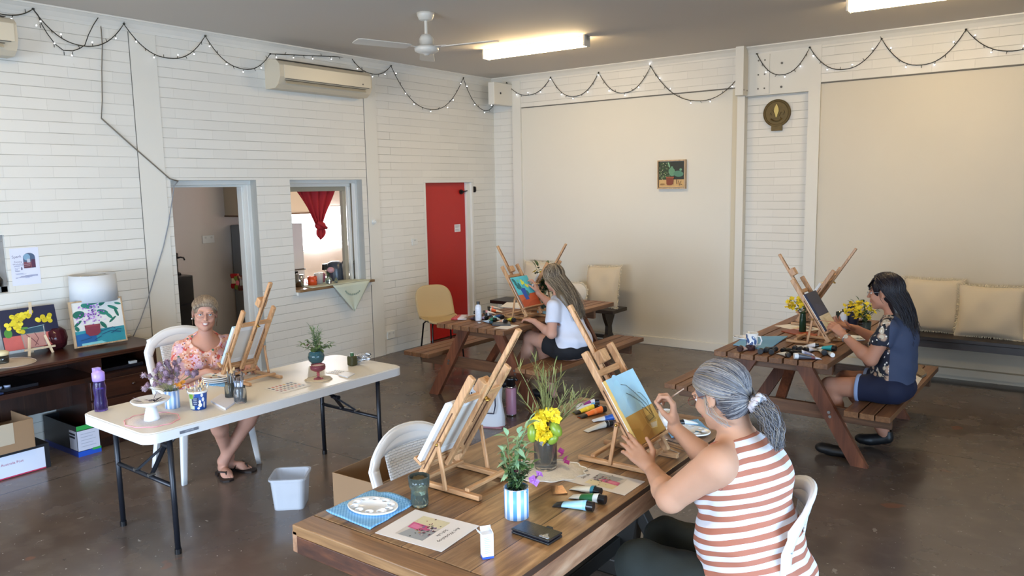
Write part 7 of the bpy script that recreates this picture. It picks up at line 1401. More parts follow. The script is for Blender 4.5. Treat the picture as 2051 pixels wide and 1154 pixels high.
def floral(name, base, spots, scale=14, thr=.35, mask=None, alt=None, stretch=(1, 1, 1)):
    m, nt, b = newmat(name); L = nt.links; tc = N(nt, 'ShaderNodeTexCoord'); cur = None; prev = lin(base)
    nz = N(nt, 'ShaderNodeTexNoise', Scale=scale*.8, Detail=3.0); L.new(tc.outputs['Object'], nz.inputs['Vector']); vm = N(nt, 'ShaderNodeVectorMath', _operation='MULTIPLY_ADD'); vm.inputs[1].default_value = (.05, .05, .05); L.new(nz.outputs['Color'], vm.inputs[0]); L.new(tc.outputs['Object'], vm.inputs[2])
    for i, (c, sc_, th) in enumerate(spots):
        mp = N(nt, 'ShaderNodeMapping'); mp.inputs['Location'].default_value = (i*1.7, i*.9, i*2.3); mp.inputs['Scale'].default_value = stretch; L.new(vm.outputs[0], mp.inputs[0]); vo = N(nt, 'ShaderNodeTexVoronoi', Scale=float(sc_)); L.new(mp.outputs[0], vo.inputs['Vector'])
        r = N(nt, 'ShaderNodeMapRange'); r.inputs[1].default_value = th; r.inputs[2].default_value = th*.8; L.new(vo.outputs['Distance'], r.inputs[0]); mx = N(nt, 'ShaderNodeMix', _data_type='RGBA'); mx.inputs[7].default_value = lin(c); L.new(r.outputs[0], mx.inputs[0])
        if cur is None: mx.inputs[6].default_value = prev
        else: L.new(cur, mx.inputs[6])
        cur = mx.outputs[2]
    if mask:
        ax, pos, sign, c2 = mask; sp = N(nt, 'ShaderNodeVectorMath', _operation='DOT_PRODUCT'); sp.inputs[1].default_value = ax; L.new(tc.outputs['Object'], sp.inputs[0]); r = N(nt, 'ShaderNodeMath', _operation='GREATER_THAN', i1=pos); L.new(sp.outputs['Value'], r.inputs[0]); mx = N(nt, 'ShaderNodeMix', _data_type='RGBA'); L.new(r.outputs[0], mx.inputs[0]); L.new(cur, mx.inputs[6]); mx.inputs[7].default_value = lin(c2); cur = mx.outputs[2]
    L.new(cur, b.inputs['Base Color']); b.inputs['Roughness'].default_value = .85
    n = N(nt, 'ShaderNodeTexNoise', Scale=400., Detail=2.0); L.new(tc.outputs['Object'], n.inputs['Vector']); bp = N(nt, 'ShaderNodeBump', Strength=.3, Distance=.001); L.new(n.outputs['Fac'], bp.inputs['Height']); L.new(bp.outputs['Normal'], b.inputs['Normal']); return m
def stripes(name, c1, c2, axis, period, duty=.5, wob=.004):
    m, nt, b = newmat(name); L = nt.links; tc = N(nt, 'ShaderNodeTexCoord'); dp = N(nt, 'ShaderNodeVectorMath', _operation='DOT_PRODUCT'); dp.inputs[1].default_value = tuple(V(axis).normalized()/period); L.new(tc.outputs['Object'], dp.inputs[0])
    nz = N(nt, 'ShaderNodeTexNoise', Scale=5., Detail=1.0); L.new(tc.outputs['Object'], nz.inputs['Vector']); ad = N(nt, 'ShaderNodeMath', _operation='MULTIPLY_ADD', i1=wob/period*2); L.new(nz.outputs['Fac'], ad.inputs[0]); L.new(dp.outputs['Value'], ad.inputs[2])
    fr = N(nt, 'ShaderNodeMath', _operation='FRACT'); L.new(ad.outputs[0], fr.inputs[0]); lt = N(nt, 'ShaderNodeMath', _operation='LESS_THAN', i1=duty); L.new(fr.outputs[0], lt.inputs[0]); mx = N(nt, 'ShaderNodeMix', _data_type='RGBA'); mx.inputs[6].default_value = lin(c1); mx.inputs[7].default_value = lin(c2); L.new(lt.outputs[0], mx.inputs[0]); L.new(mx.outputs[2], b.inputs['Base Color']); b.inputs['Roughness'].default_value = .85
    n = N(nt, 'ShaderNodeTexNoise', Scale=500., Detail=2.0); L.new(tc.outputs['Object'], n.inputs['Vector']); bp = N(nt, 'ShaderNodeBump', Strength=.3, Distance=.001); L.new(n.outputs['Fac'], bp.inputs['Height']); L.new(bp.outputs['Normal'], b.inputs['Normal']); return m
def held_brush(label, p0, p1, c='#c9a27c', r=.0032, tip='#3b3020'):
    p0, p1 = V(p0), V(p1); d = (p1-p0).normalized(); L_ = (p1-p0).length; t = thing('paint_brush', label, 'paint brush', tuple(p0))
    MB().cyl(d*(.035), d*L_, r, r*.7, 10).build('handle', mat('brush '+c, c, .35), t); MB().cyl(d*.014, d*.036, r*.8, r*1.05, 10).build('ferrule', mat('chrome', '#c9ccd0'), t); MB().cyl((0, 0, 0), d*.016, r*.25, r*.8, 8).build('bristles', mat('bristle '+tip, tip, .8), t); return t
# ---------------------------------------------------------------- woman in the striped top (foreground)
O = V((-.90, 2.62, .44)); D_ = thing('person', 'woman with grey ponytail and glasses in a white and rust striped sleeveless top, painting', 'person', tuple(O))
h = Head((-1.000, 2.625, 1.225), (-.94, .16, -.36), sc=1.03)
pel, wai, che, nk = (-.83, 2.61, .55), (-.885, 2.62, .72), (-.90, 2.63, .925), (-.935, 2.625, 1.085); lat = V((-.12, -.99, 0))
shL, elL, wrL = (-.945, 2.455, 1.020), (-1.115, 2.455, .862), (-1.305, 2.700, .845); shR, elR, wrR = (-.985, 2.80, 1.01), (-1.14, 2.905, .845), (-1.325, 2.95, .955)
Wd = ((.205, .165), (.20, .175), (.175, .145))
S = SDF((-1.62, 2.20, -.02), (-.55, 3.20, 1.40), .0042)
torso(S, pel, wai, che, nk, lat, Wd, bust=1, fr=(-1, .1, 0)); shoulders(S, nk, shL, shR, .055); neck(S, h, V(nk)+V((0, 0, -.02)), .055); h.sculpt(S)
arm(S, shL, elL, wrL, (.066, .050, .044, .029)); arm(S, shR, elR, wrR, (.064, .048, .042, .028))
hand(S, V(wrL)+V((-.010, .004, .008)), (-.80, .10, .55), (-.28, .69, -.53), (.45, .60, .55), (.25, .30, .38, .45), 1.02, .06, thumb=(.55, .75, .1), thumb2=(.85, .35, .1))
hand(S, V(wrR)+V((-.002, .0, .012)), (-.12, .05, 1), (-.85, -.35, .1), (-.2, -.9, .2), (.95, 1.0, 1.1, 1.15), 1.0, .02, thumb=(.80, .15, .75), thumb2=(.9, -.30, .55))
leg(S, (-.88, 2.50, .53), (-1.27, 2.52, .54), (-1.22, 2.53, .09), (.10, .066, .058, .038)); leg(S, (-.88, 2.73, .53), (-1.28, 2.78, .53), (-1.26, 2.80, .09), (.10, .066, .058, .038)); foot(S, (-1.22, 2.53, .09), (-1.40, 2.52, .03), toes=False); foot(S, (-1.26, 2.80, .09), (-1.44, 2.80, .03), toes=False)
body = S.mesh('body', SK1, D_, O)
# top: sleeveless, cut at neckline, armholes and hem
S = SDF((-1.30, 2.26, .42), (-.55, 3.0, 1.16), .005)
torso(S, pel, wai, che, nk, lat, Wd, g=.012, bust=1, fr=(-1, .1, 0)); shoulders(S, V(nk)+V((0, 0, -.006)), V(shL)+V((.0, .04, -.005)), V(shR)+V((0, -.035, -.005)), .055, g=.008)
S.ell((-.86, 2.62, .60), (.20, .215, .13), None, .05)
for sh, sg in ((shL, -1), (shR, 1)): S.ell(V(sh)+V((-.02, sg*.075, -.045)), (.085, .058, .11), None, .012, True)
S.ell(h.p(0, .02, -.13), (.092, .085, .055), None, .015, True); S.plane((-.9, 2.6, .475), (.25, 0, -1)); S.noise(.0025, 34, 1); S.folds(.0022, (.2, .3, 1), 55, 2)
S.mesh('striped_top', stripes('white and rust stripes', '#cfd0d6', '#a06450', (-.30, .06, 1), .0365, .50), D_, O)
for sh, sg in ((shL, -1), (shR, 1)):
    S = SDF((-1.30, 2.26, .80), (-.70, 3.0, 1.20), .004); torso(S, pel, wai, che, nk, lat, Wd, g=.0155, bust=1, fr=(-1, .1, 0)); shoulders(S, V(nk)+V((0, 0, -.006)), V(shL)+V((.0, .04, -.005)), V(shR)+V((0, -.035, -.005)), .055, g=.0115)
    ec = V(sh)+V((-.02, sg*.075, -.045)); S.inter(ec, (.098, .071, .123)); S.ell(ec, (.084, .057, .109), None, .004, True); S.ell(h.p(0, .02, -.13), (.092, .085, .055), None, .015, True); S.mesh('armhole_binding', fabric('rust binding', '#9a5f4e'), D_, O)
S = SDF((-1.50, 2.30, .02), (-.60, 3.0, .72), .0065)
leg(S, (-.88, 2.50, .53), (-1.27, 2.52, .54), (-1.22, 2.53, .16), (.105, .076, .078, .072), .012); leg(S, (-.88, 2.73, .53), (-1.28, 2.78, .53), (-1.26, 2.80, .16), (.105, .076, .078, .072), .012); S.ell(pel, (.175, .205, .13), None, .04); S.plane((0, 0, .09), (0, 0, -1)); S.noise(.003, 40, 4)
S.mesh('trousers', fabric('dark green drill', '#1a2220'), D_, O)
for y in (2.525, 2.80): 
    mb = MB(); mb.prism([(x*.13, yy*.045) for x, yy in ((-1, -.5), (-.85, -.9), (.3, -1), (.95, -.7), (1, 0), (.95, .7), (.3, 1), (-.85, .9), (-1, .5))], .055, (-1.31-O.x, y-O.y, -O.z)); mb.build('shoe', mat('black shoe', '#141312', .5), D_, bevel=.012)
h.parts(D_, O, brow='#8a7a6c', skin=SK1); h.glasses(D_, O, '#6a2f22')
HG = [mat('grey hair', '#757478', .45, var=.15, vs=60), mat('light grey hair', '#9d9a99', .4), mat('dark grey hair', '#4b4b52', .5), mat('fair grey hair', '#968a78', .45)]
haircap(h, D_, mat('grey scalp hair', '#67656a', .7, var=.2, vs=30), O, .004)
bunp = h.p(.0, -.118, -.045); rn = random.Random(1); st = []
for i in range(1500):
    a = rn.uniform(-1.75, 1.75); zz = rn.uniform(-.1, .0); a0 = V((math.sin(a)*1.0, math.cos(a)*.85+.05, .78-abs(a)*.42+rn.uniform(-.18, .16)))
    if rn.random() < .35: a0 = V((rn.uniform(-.7, .7), rn.uniform(-.5, .6), 1))
    b0 = V((rn.uniform(-.12, .12), -1, -.62)); off = rn.uniform(.003, .009); P = [scalp(h, slerp(a0, b0, k/9), off+.003*math.sin(PI*k/9)) for k in range(10)]; P[-1] = P[-1].lerp(bunp, .7); st.append((P, rn.uniform(.0006, .0012), rn.choice((0, 0, 0, 1, 2, 2, 2)) if a0.y < .3 else rn.choice((1, 3, 0, 0))))
for i in range(620):
    s_ = rn.choice((-1, 1)); a0 = V((s_*rn.uniform(.5, 1), rn.uniform(-.7, .30), rn.uniform(-1.1, .5))); b0 = V((s_*.1, -1, -.15)); o_f = rn.uniform(.005, .009); P = [nape(h, slerp(a0, b0, k/6), o_f) for k in range(7)]; P[-1] = P[-1].lerp(bunp, .5); st.append((P, .0010, rn.choice((0, 2, 2, 1, 0))))
for i in range(26):
    s_ = rn.choice((-1, 1)); a0 = V((s_*.95, .25, -.25+rn.uniform(-.2, .4))); P = [scalp(h, a0, .004), h.p(s_*.082, rn.uniform(-.01, .03), -.05), h.p(s_*.075, rn.uniform(-.04, .0), -.085), h.p(s_*.07, rn.uniform(-.05, -.02), -.11)]; st.append((P, .0008, rn.choice((0, 1, 3))))
tail = [bunp, bunp+V((.035, -.01, -.02)), bunp+V((.068, -.02, -.06)), bunp+V((.085, -.03, -.105)), bunp+V((.10, -.03, -.145))]
for i in range(700):
    ox_, oy_, oz_ = rn.gauss(0, 1), rn.gauss(0, 1), rn.gauss(0, 1); ph = rn.uniform(0, 6); P = []
    for k in range(10): t_ = k/9*(len(tail)-1); j = min(len(tail)-2, int(t_)); c = tail[j].lerp(tail[j+1], t_-j); sw = .006+.017*math.sin(PI*min(1, k/9*.8+.15)); P.append(c+V((ox_*sw*.55+.007*math.sin(k*1.9+ph), oy_*sw*.6+.004*math.sin(k*1.3+ph), oz_*sw*.45+.007*math.cos(k*1.7+ph))))
    st.append((P, rn.uniform(.0008, .0014), rn.choice((0, 2, 2, 2, 0, 3))))
hairmesh(D_, 'hair', HG, st, O)
S = SDF(np.array(bunp)-.15, np.array(bunp)+.17, .004)
for k in range(4): S.cap(tail[k], tail[k+1], (.014, .020, .020, .015)[k], (.020, .020, .015, .006)[k], .01)
S.mesh('ponytail', mat('tail hair core', '#4a4748', .6, bump=1, bs=120), D_, O)
mb = MB(); sc0 = bunp+V((.012, -.003, -.008)); ax_ = nrm(V((.9, -.2, -.5))); x_, u_, d_ = frame(ax_)
mb.tube([sc0+(x_*math.cos(a)+u_*math.sin(a))*(.024+.004*math.sin(9*a))+d_*.006*math.sin(7*a)-O for a in [2*PI*i/72 for i in range(72)]], [.012+.003*math.sin(i*1.9) for i in range(72)], 8, closed=True); mb.build('scrunchie', floral('pale patterned scrunchie', '#b4b0b4', [('#6a7484', 40, .25), ('#c9a8a0', 50, .22)]), D_)
held_brush('pale wooden brush held to the twig painting by the woman in stripes', (-1.447, 3.045, 1.005), (-1.275, 2.925, 1.135), '#cdb4a0', .0034)
# ---------------------------------------------------------------- dark-haired woman on the right
O = V((-.93, 5.86, .432)); C_ = thing('person', 'woman with long dark hair in a navy T-shirt with floral front and denim shorts', 'person', tuple(O))
h = Head((-1.055, 5.86, 1.200), (-1, -.02, -.10), sc=1.02)
pel, wai, che, nk = (-.985, 5.86, .535), (-.975, 5.86, .70), (-.965, 5.86, .885), (-.985, 5.86, 1.035); lat = V((0, -1, 0))
shL, elL, wrL = (-.995, 5.695, .965), (-1.085, 5.64, .755), (-1.285, 5.755, .875); shR, elR, wrR = (-1.0, 6.03, .965), (-1.10, 6.10, .79), (-1.265, 6.04, .885)
Wd = ((.185, .145), (.165, .135), (.165, .125))
S = SDF((-1.60, 5.45, -.01), (-.68, 6.30, 1.38), .0052)
torso(S, pel, wai, che, nk, lat, Wd, bust=1, fr=(-1, 0, 0)); shoulders(S, nk, shL, shR, .048); neck(S, h, V(nk)+V((0, 0, -.02)), .050); h.sculpt(S)
arm(S, shL, elL, wrL, (.055, .044, .042, .027)); arm(S, shR, elR, wrR, (.055, .044, .042, .027))
hand(S, V(wrL)+V((-.012, .01, .008)), (-.75, .42, .50), (-.35, .55, -.6), (.1, .4, .8), (.55, .6, .7, .75), 1.05, .04); hand(S, V(wrR)+V((-.01, -.004, .004)), (-.8, -.3, .3), (-.1, -.3, .9), (.1, -.8, .1), (.3, .35, .4, .45), 1.0, .05)
leg(S, (-.98, 5.76, .53), (-1.37, 5.74, .505), (-1.25, 5.72, .10), (.094, .062, .056, .036)); leg(S, (-.98, 5.97, .53), (-1.33, 6.02, .50), (-1.065, 6.08, .13), (.094, .062, .056, .036)); foot(S, (-1.25, 5.72, .095), (-1.41, 5.71, .03), toes=False); foot(S, (-1.065, 6.08, .13), (-1.20, 6.05, .03), toes=False)
S.mesh('body', SK3, C_, O)
S = SDF((-1.25, 5.55, .46), (-.72, 6.2, 1.08), .0055)
torso(S, pel, wai, che, nk, lat, Wd, g=.014, bust=1, fr=(-1, 0, 0)); shoulders(S, V(nk)+V((0, 0, -.008)), shL, shR, .050, .010)
for a, b_ in ((shL, elL), (shR, elR)): S.cap(a, V(a).lerp(V(b_), .42), .064, .070, .02)
for a, b_ in ((shL, elL), (shR, elR)): e = V(a).lerp(V(b_), .60); S.ell(e, (.075, .075, .030), None, .006, True)
S.ell((-1.01, 5.86, 1.09), (.085, .085, .05), None, .012, True); S.plane((-.95, 5.86, .55), (.35, 0, -1)); S.noise(.003, 30, 3); S.folds(.0025, (.5, .2, 1), 40, 1)
S.mesh('t_shirt', floral('navy tee with leaf print', '#1c2030', [('#b79a84', 12, .45), ('#c9bba4', 19, .42), ('#15181f', 24, .30), ('#e6e0d6', 33, .24), ('#1b1f2c', 30, .18)], mask=((1, 0, 0), -.045, 1, '#3c4660'), stretch=(1, 1.6, .7)), C_, O)
S = SDF((-1.40, 5.60, .40), (-.72, 6.2, .70), .0055); leg(S, (-.98, 5.76, .53), (-1.37, 5.74, .505), (-1.36, 5.72, .10), (.096, .066, .058, .036), .013, False); leg(S, (-.98, 5.97, .53), (-1.33, 6.02, .50), (-1.1, 6.12, .13), (.096, .066, .058, .036), .013, False); S.ell(pel, (.162, .205, .115), None, .04); S.plane((-1.185, 5.86, .5), (-1, 0, 0)); S.plane((0, 0, .435), (0, 0, -1)); S.noise(.002, 40, 5)
S.mesh('denim_shorts', fabric('indigo denim', '#0f1836', .8, .5, 600), C_, O)
S = SDF((-1.30, 5.60, .40), (-1.10, 6.2, .66), .0045); leg(S, (-.98, 5.76, .53), (-1.37, 5.74, .505), (-1.36, 5.72, .10), (.098, .067, .058, .036), .017, False); leg(S, (-.98, 5.97, .53), (-1.33, 6.02, .50), (-1.1, 6.12, .13), (.098, .067, .058, .036), .017, False); S.plane((-1.192, 5.86, .5), (-1, 0, 0)); S.plane((-1.165, 5.86, .5), (1, 0, 0)); S.mesh('rolled_cuff', fabric('pale denim', '#8fa3c9'), C_, O)
h.parts(C_, O, brow='#1d1512', skin=SK3); h.glasses(C_, O, '#8a8f96', True, True)
mb = MB(); w0 = V(wrL).lerp(V(elL), .06); x_, u_, d_ = frame(V(wrL)-V(elL)); mb.tube([w0+(x_*math.cos(a)+u_*math.sin(a))*.031-O for a in [2*PI*i/24 for i in range(24)]], .006, 6, closed=True); cface = w0+nrm(V((.1, -.9, .45)))*.034; mb.cyl(cface-O-nrm(V((.1, -.9, .45)))*.004, cface-O+nrm(V((.1, -.9, .45)))*.004, .015, n=20); mb.build('watch', mat('silver watch', '#c4c4c2', .25, metal=.8), C_)
BKC = mat('black rubber clog', '#101114', .5)
for a, b_, s_ in (((-1.22, 5.72, .035), (-1.42, 5.71, .032), 0), ((-1.035, 6.09, .075), (-1.22, 6.05, .033), 1)):
    S = SDF(np.minimum(a, b_)-np.array((.09, .09, .06)), np.maximum(a, b_)+np.array((.09, .09, .10)), .004); A, B = V(a), V(b_); d = nrm(B-A); S.cap(A, A.lerp(B, .6), .040, .044, .02); S.ell(A.lerp(B, .85)+V((0, 0, .012)), (.062, .052, .038), None, .02); S.cap(A+V((0, 0, .02)), A+V((.0, 0, .045)), .036, .036, .02); S.ell(A+V((0, 0, .085)), (.045, .036, .035), None, .01, True); S.plane((0, 0, .001 if not s_ else -.02), (0, 0, -1)); S.mesh('clog', BKC, C_, O)
HB = [mat('near black hair', '#14111a', .38), mat('dark brown hair', '#241a1c', .4), mat('blue black hair', '#20212e', .35)]
haircap(h, C_, HB[0], O, .010, hs=.0045)
def long_hair(h, root, org, mats, n, endz, backdir, seed, part=0, fringe=False, side_cover=.35, spread=.10, rad=(.0018, .0032), endc=None, curlend=0, thick=.012):
    rn = random.Random(seed); st = []
    for i in range(n):
        sd_ = rn.choice((-1, 1)); a0 = V((part+sd_*rn.uniform(.02, .2), rn.uniform(-.7, .75), 1)); az = rn.uniform(0, 1); b0 = V((sd_*math.cos(az*1.45)*1.0, side_cover*(1-az)-az*1.0, rn.uniform(-.35, -.1))); off = rn.uniform(.006, thick+.006); P = [scalp(h, slerp(a0, b0, k/7), off) for k in range(8)]
        p = P[-1]; e = endc+V((rn.uniform(-.5, .5)*spread*.5, sd_*-1*0+rn.uniform(-1, 1)*spread+(p.y-h.c.y)*.35, rn.uniform(-.03, .05)+abs(rn.gauss(0, .04)))); mid = V((h.c.x+backdir.x*.06, 0, 0))
        for k in range(1, 10):
            t_ = k/9; c = p.lerp(e, t_)+backdir*(.035*math.sin(PI*t_))+V((.006*math.sin(t_*6+i), .006*math.cos(t_*5+i*2), 0))+backdir*(curlend*max(0, t_-.7)*.3*math.sin(i)); P.append(c)
        st.append((P, rn.uniform(*rad), rn.randrange(len(mats))))
    if fringe:
        for i in range(110):
            x = rn.uniform(-.062, .062); P = [scalp(h, (x*5, .45, 1), .010), scalp(h, (x*9, .95, .9), .014), h.p(x*1.05, .098-.35*x*x*20*.1, .052), h.p(x*1.12, .098-8*x*x, .026+rn.uniform(-.006, .008))]; st.append((P, .0022, rn.randrange(len(mats))))
        for i in range(60):
            s_ = rn.choice((-1, 1)); P = [scalp(h, (s_*.5, .4, 1), .010), scalp(h, (s_*1.0, .55, .5), .012), scalp(h, (s_*1.1, .35, .0), .011), h.p(s_*.086, .018, -.035), h.p(s_*.083, .0, -.07)]; st.append((P, .002, rn.randrange(len(mats))))
    return hairmesh(root, 'hair', mats, st, org)
long_hair(h, C_, O, HB, 900, 0, V((1, 0, 0)), 3, 0, True, .05, .09, (.0014, .0024), V((-.875, 5.86, .86)), .25, .018)
S = SDF((-1.05, 5.70, .80), (-.78, 6.02, 1.32), .006); S.cap(h.p(0, -.05, .0), (-.925, 5.86, 1.02), .075, .075, .03); S.cap((-.925, 5.82, 1.02), (-.88, 5.80, .90), .055, .035, .03); S.cap((-.925, 5.90, 1.02), (-.88, 5.92, .90), .055, .035, .03); S.cap((-.905, 5.86, 1.0), (-.868, 5.86, .88), .06, .03, .03); S.noise(.003, 60, 2); S.mesh('hair_mass', HB[0], C_, O)
mb = MB(); mb.ball(h.p(.0, -.045, .122)-O, .018, 8, (1.3, 1, .7)); mb.tube([h.p(-.02, -.045, .118)-O, h.p(0, -.04, .135)-O, h.p(.02, -.045, .118)-O], .006, 6); mb.build('hair_clip', mat('black lid'), C_)
held_brush('slim brush held level by the dark-haired woman', (-1.535, 5.95, .945), (-1.31, 5.88, .95), '#c48a6a', .0032)
# ---------------------------------------------------------------- long fair-haired woman on the left picnic bench
O = V((-3.66, 5.84, .432)); B_ = thing('person', 'woman with long fair hair in a white T-shirt and black shorts on the picnic bench', 'person', tuple(O))
h = Head((-3.845, 5.88, 1.148), (-.93, .32, -.28), sc=.98)
pel, wai, che, nk = (-3.615, 5.83, .525), (-3.635, 5.84, .665), (-3.70, 5.85, .83), (-3.775, 5.865, .985); lat = V((-.15, -.98, 0))
shL, elL, wrL = (-3.725, 5.69, .915), (-3.69, 5.60, .685), (-3.92, 5.665, .765); shR, elR, wrR = (-3.80, 6.01, .92), (-4.03, 6.13, .84), (-4.145, 6.065, .965)
Wd = ((.175, .13), (.145, .115), (.15, .115))
S = SDF((-4.50, 5.40, -.01), (-3.40, 6.25, 1.30), .0052)
torso(S, pel, wai, che, nk, lat, Wd, bust=1, fr=(-1, 0, -.2)); shoulders(S, nk, shL, shR, .044); neck(S, h, V(nk)+V((0, 0, -.02)), .044); h.sculpt(S)
arm(S, shL, elL, wrL, (.050, .042, .038, .024)); arm(S, shR, elR, wrR, (.048, .040, .036, .024))
hand(S, V(wrL)+V((-.014, .004, .004)), (-.92, .2, .06), (-.1, .1, -1), (.15, .9, .1), (.35, .45, .5, .5), .95, .03, thumb=(.7, .6, .0), thumb2=(.95, .15, .1)); hand(S, V(wrR)+V((-.004, 0, .012)), (-.35, -.05, .93), (-.8, -.3, -.2), (-.2, -.85, .2), (.7, .8, .9, .95), .95, .02, thumb=(.8, .4, .5), thumb2=(.85, .0, .6))
leg(S, (-3.68, 5.76, .52), (-4.06, 5.80, .585), (-4.17, 5.80, .20), (.088, .062, .056, .036)); leg(S, (-3.68, 5.93, .51), (-4.02, 5.93, .50), (-3.90, 5.90, .095), (.088, .060, .054, .034)); foot(S, (-4.17, 5.80, .20), (-4.31, 5.72, .135), toes=False); foot(S, (-3.90, 5.90, .09), (-4.06, 5.88, .03), toes=False)
S.mesh('body', SK4, B_, O)
S = SDF((-4.0, 5.55, .44), (-3.40, 6.15, 1.02), .0055)
torso(S, pel, wai, che, nk, lat, Wd, g=.016, bust=1, fr=(-1, 0, -.2)); shoulders(S, V(nk)+V((0, 0, -.012)), shL, shR, .046, .012); S.ell((-3.60, 5.84, .60), (.155, .185, .11), None, .04)
for a, b_ in ((shL, elL), (shR, elR)): S.cap(a, V(a).lerp(V(b_), .50), .062, .066, .02)
e = V(shL).lerp(V(elL), .70); S.ell(e, (.085, .085, .034), None, .006, True); e = V(shR).lerp(V(elR), .80); S.ell(e, (.05, .06, .07), None, .006, True)
S.ell((-3.80, 5.87, 1.045), (.075, .075, .052), None, .012, True); S.plane((-3.6, 5.84, .515), (.30, 0, -1)); S.noise(.003, 32, 2); S.folds(.003, (.4, .3, 1), 42, 3)
S.mesh('t_shirt', fabric('white slub cotton', '#cdd0dc'), B_, O)
S = SDF((-3.98, 5.58, .42), (-3.40, 6.12, .68), .0055); leg(S, (-3.68, 5.76, .52), (-4.06, 5.80, .585), (0, 0, 0), (.092, .070, 0, 0), .016, False); leg(S, (-3.68, 5.93, .51), (-4.02, 5.93, .50), (0, 0, 0), (.092, .07, 0, 0), .014, False); S.ell(pel, (.150, .195, .11), None, .04); S.plane((-3.865, 5.84, .5), (-1, 0, .15)); S.plane((0, 0, .434), (0, 0, -1)); S.noise(.002, 40, 1); S.mesh('black_shorts', fabric('black jersey', '#0d0e14'), B_, O)
h.parts(B_, O, brow='#5a4a3c', skin=SK4)
HF = [mat('ash blonde hair', '#8a7862', .42), mat('dark blonde hair', '#64543f', .45), mat('light streak hair', '#a8957a', .4), mat('brown root hair', '#54463a', .45)]
haircap(h, B_, HF[3], O, .008, hs=.0045)
long_hair(h, B_, O, HF, 1300, 0, V((.85, 0, .1)), 9, 0, False, .62, .065, (.0010, .0019), V((-3.545, 5.84, .80)), 0, .014)
S = SDF((-3.98, 5.70, .74), (-3.45, 6.02, 1.22), .006); S.cap(h.p(0, -.04, .01), (-3.70, 5.85, 1.0), .07, .07, .03); S.cap((-3.70, 5.85, 1.0), (-3.555, 5.845, .82), .07, .03, .03); S.cap((-3.70, 5.79, 1.0), (-3.57, 5.78, .84), .045, .02, .03); S.noise(.003, 70, 2); S.mesh('hair_mass', HF[1], B_, O)
for a, b_ in (((-4.155, 5.81, .17), (-4.33, 5.70, .115)), ((-3.885, 5.905, .035), (-4.07, 5.88, .032))):
    A, B = V(a), V(b_); S = SDF(np.minimum(A, B)-.09, np.maximum(A, B)+.10, .0045); S.cap(A, B, .038, .036, .02); S.ell(A.lerp(B, .75), (.06, .048, .034), None, .02); S.plane((0, 0, .001), (0, 0, -1)); S.mesh('shoe', BKC, B_, O)
held_brush('brush held to the yellow flower painting by the long-haired woman', (-4.275, 6.045, 1.052), (-4.10, 6.02, 1.06), '#c9a06a', .003)
# ---------------------------------------------------------------- smiling woman behind the folding table
O = V((-5.0, 3.05, .44)); A_ = thing('person', 'smiling woman with glasses in a peach floral blouse and flip-flops behind the folding table', 'person', tuple(O))
h = Head((-4.958, 3.055, 1.135), (.86, -.50, -.03), roll=R(-5), sc=1.04)
pel, wai, che, nk = (-5.03, 3.04, .54), (-5.02, 3.05, .68), (-5.01, 3.06, .83), (-4.985, 3.065, .955); lat = nrm(V((.30, .95, 0)))
shL, elL, wrL = (-4.95, 3.225, .885), (-4.86, 3.30, .72), (-4.68, 3.20, .755); shR, elR, wrR = (-5.055, 2.915, .885), (-4.96, 2.83, .70), (-4.72, 2.90, .765)
Wd = ((.18, .13), (.15, .115), (.15, .11))
S = SDF((-5.25, 2.60, -.01), (-4.35, 3.50, 1.30), .0046)
torso(S, pel, wai, che, nk, lat, Wd, bust=1, fr=(.85, -.4, 0)); shoulders(S, nk, shL, shR, .042); neck(S, h, V(nk)+V((.01, -.005, -.02)), .046); h.sculpt(S, mouth=1)
arm(S, shL, elL, wrL, (.047, .038, .035, .024)); arm(S, shR, elR, wrR, (.047, .038, .035, .024)); hand(S, wrL, (.9, -.3, 0), (0, 0, -1), (-.3, -.9, 0), (.2, .25, .3, .3), .95, .05); hand(S, wrR, (.9, .2, 0), (0, 0, -1), (-.1, .9, 0), (.2, .25, .3, .3), .95, .05)
leg(S, (-4.99, 3.13, .52), (-4.60, 3.20, .50), (-4.765, 3.00, .10), (.085, .058, .052, .033)); leg(S, (-4.99, 2.95, .52), (-4.60, 2.86, .50), (-4.79, 3.05, .12), (.085, .058, .052, .033)); foot(S, (-4.765, 2.995, .095), (-4.64, 2.945, .030)); foot(S, (-4.80, 3.07, .10), (-4.665, 3.13, .035))
S.mesh('body', SK2, A_, O)
S = SDF((-5.30, 2.65, .47), (-4.70, 3.50, 1.02), .005)
torso(S, pel, wai, che, nk, lat, Wd, g=.020, bust=1, fr=(.85, -.4, 0)); shoulders(S, V(nk)+V((0, 0, -.03)), shL, shR, .044, .012)
for a, b_ in ((shL, elL), (shR, elR)): S.cap(a, V(a).lerp(V(b_), .75), .060, .088, .03); e = V(a).lerp(V(b_), 1.02); S.ell(e, (.10, .09, .030), None, .006, True)
S.ell(V(nk)+V((.055, -.03, -.0)), (.088, .098, .088), None, .012, True); S.noise(.003, 34, 2); S.folds(.003, (.6, .9, .1), 60, 1)
S.mesh('blouse', floral('peach floral print', '#c98f78', [('#c4a0b0', 11, .50), ('#d9b4a4', 24, .42), ('#b84a44', 19, .33), ('#c9a4b4', 33, .32), ('#a85a3c', 37, .26), ('#d9c0b4', 44, .28), ('#2f6a54', 14, .14), ('#3a3244', 27, .13)]), A_, O)
mb = MB(); mb.tube([V((-4.90, 2.985, .845))-O, V((-4.885, 3.02, .83))-O, V((-4.885, 3.055, .832))-O, V((-4.90, 3.10, .85))-O], .0022, 5); mb.tube([V((-4.885, 3.035, .83))-O, V((-4.872, 3.03, .79))-O, V((-4.87, 3.028, .76))-O], .002, 5); mb.build('neck_tie', fabric('cream cord', '#e0c4b0'), A_)
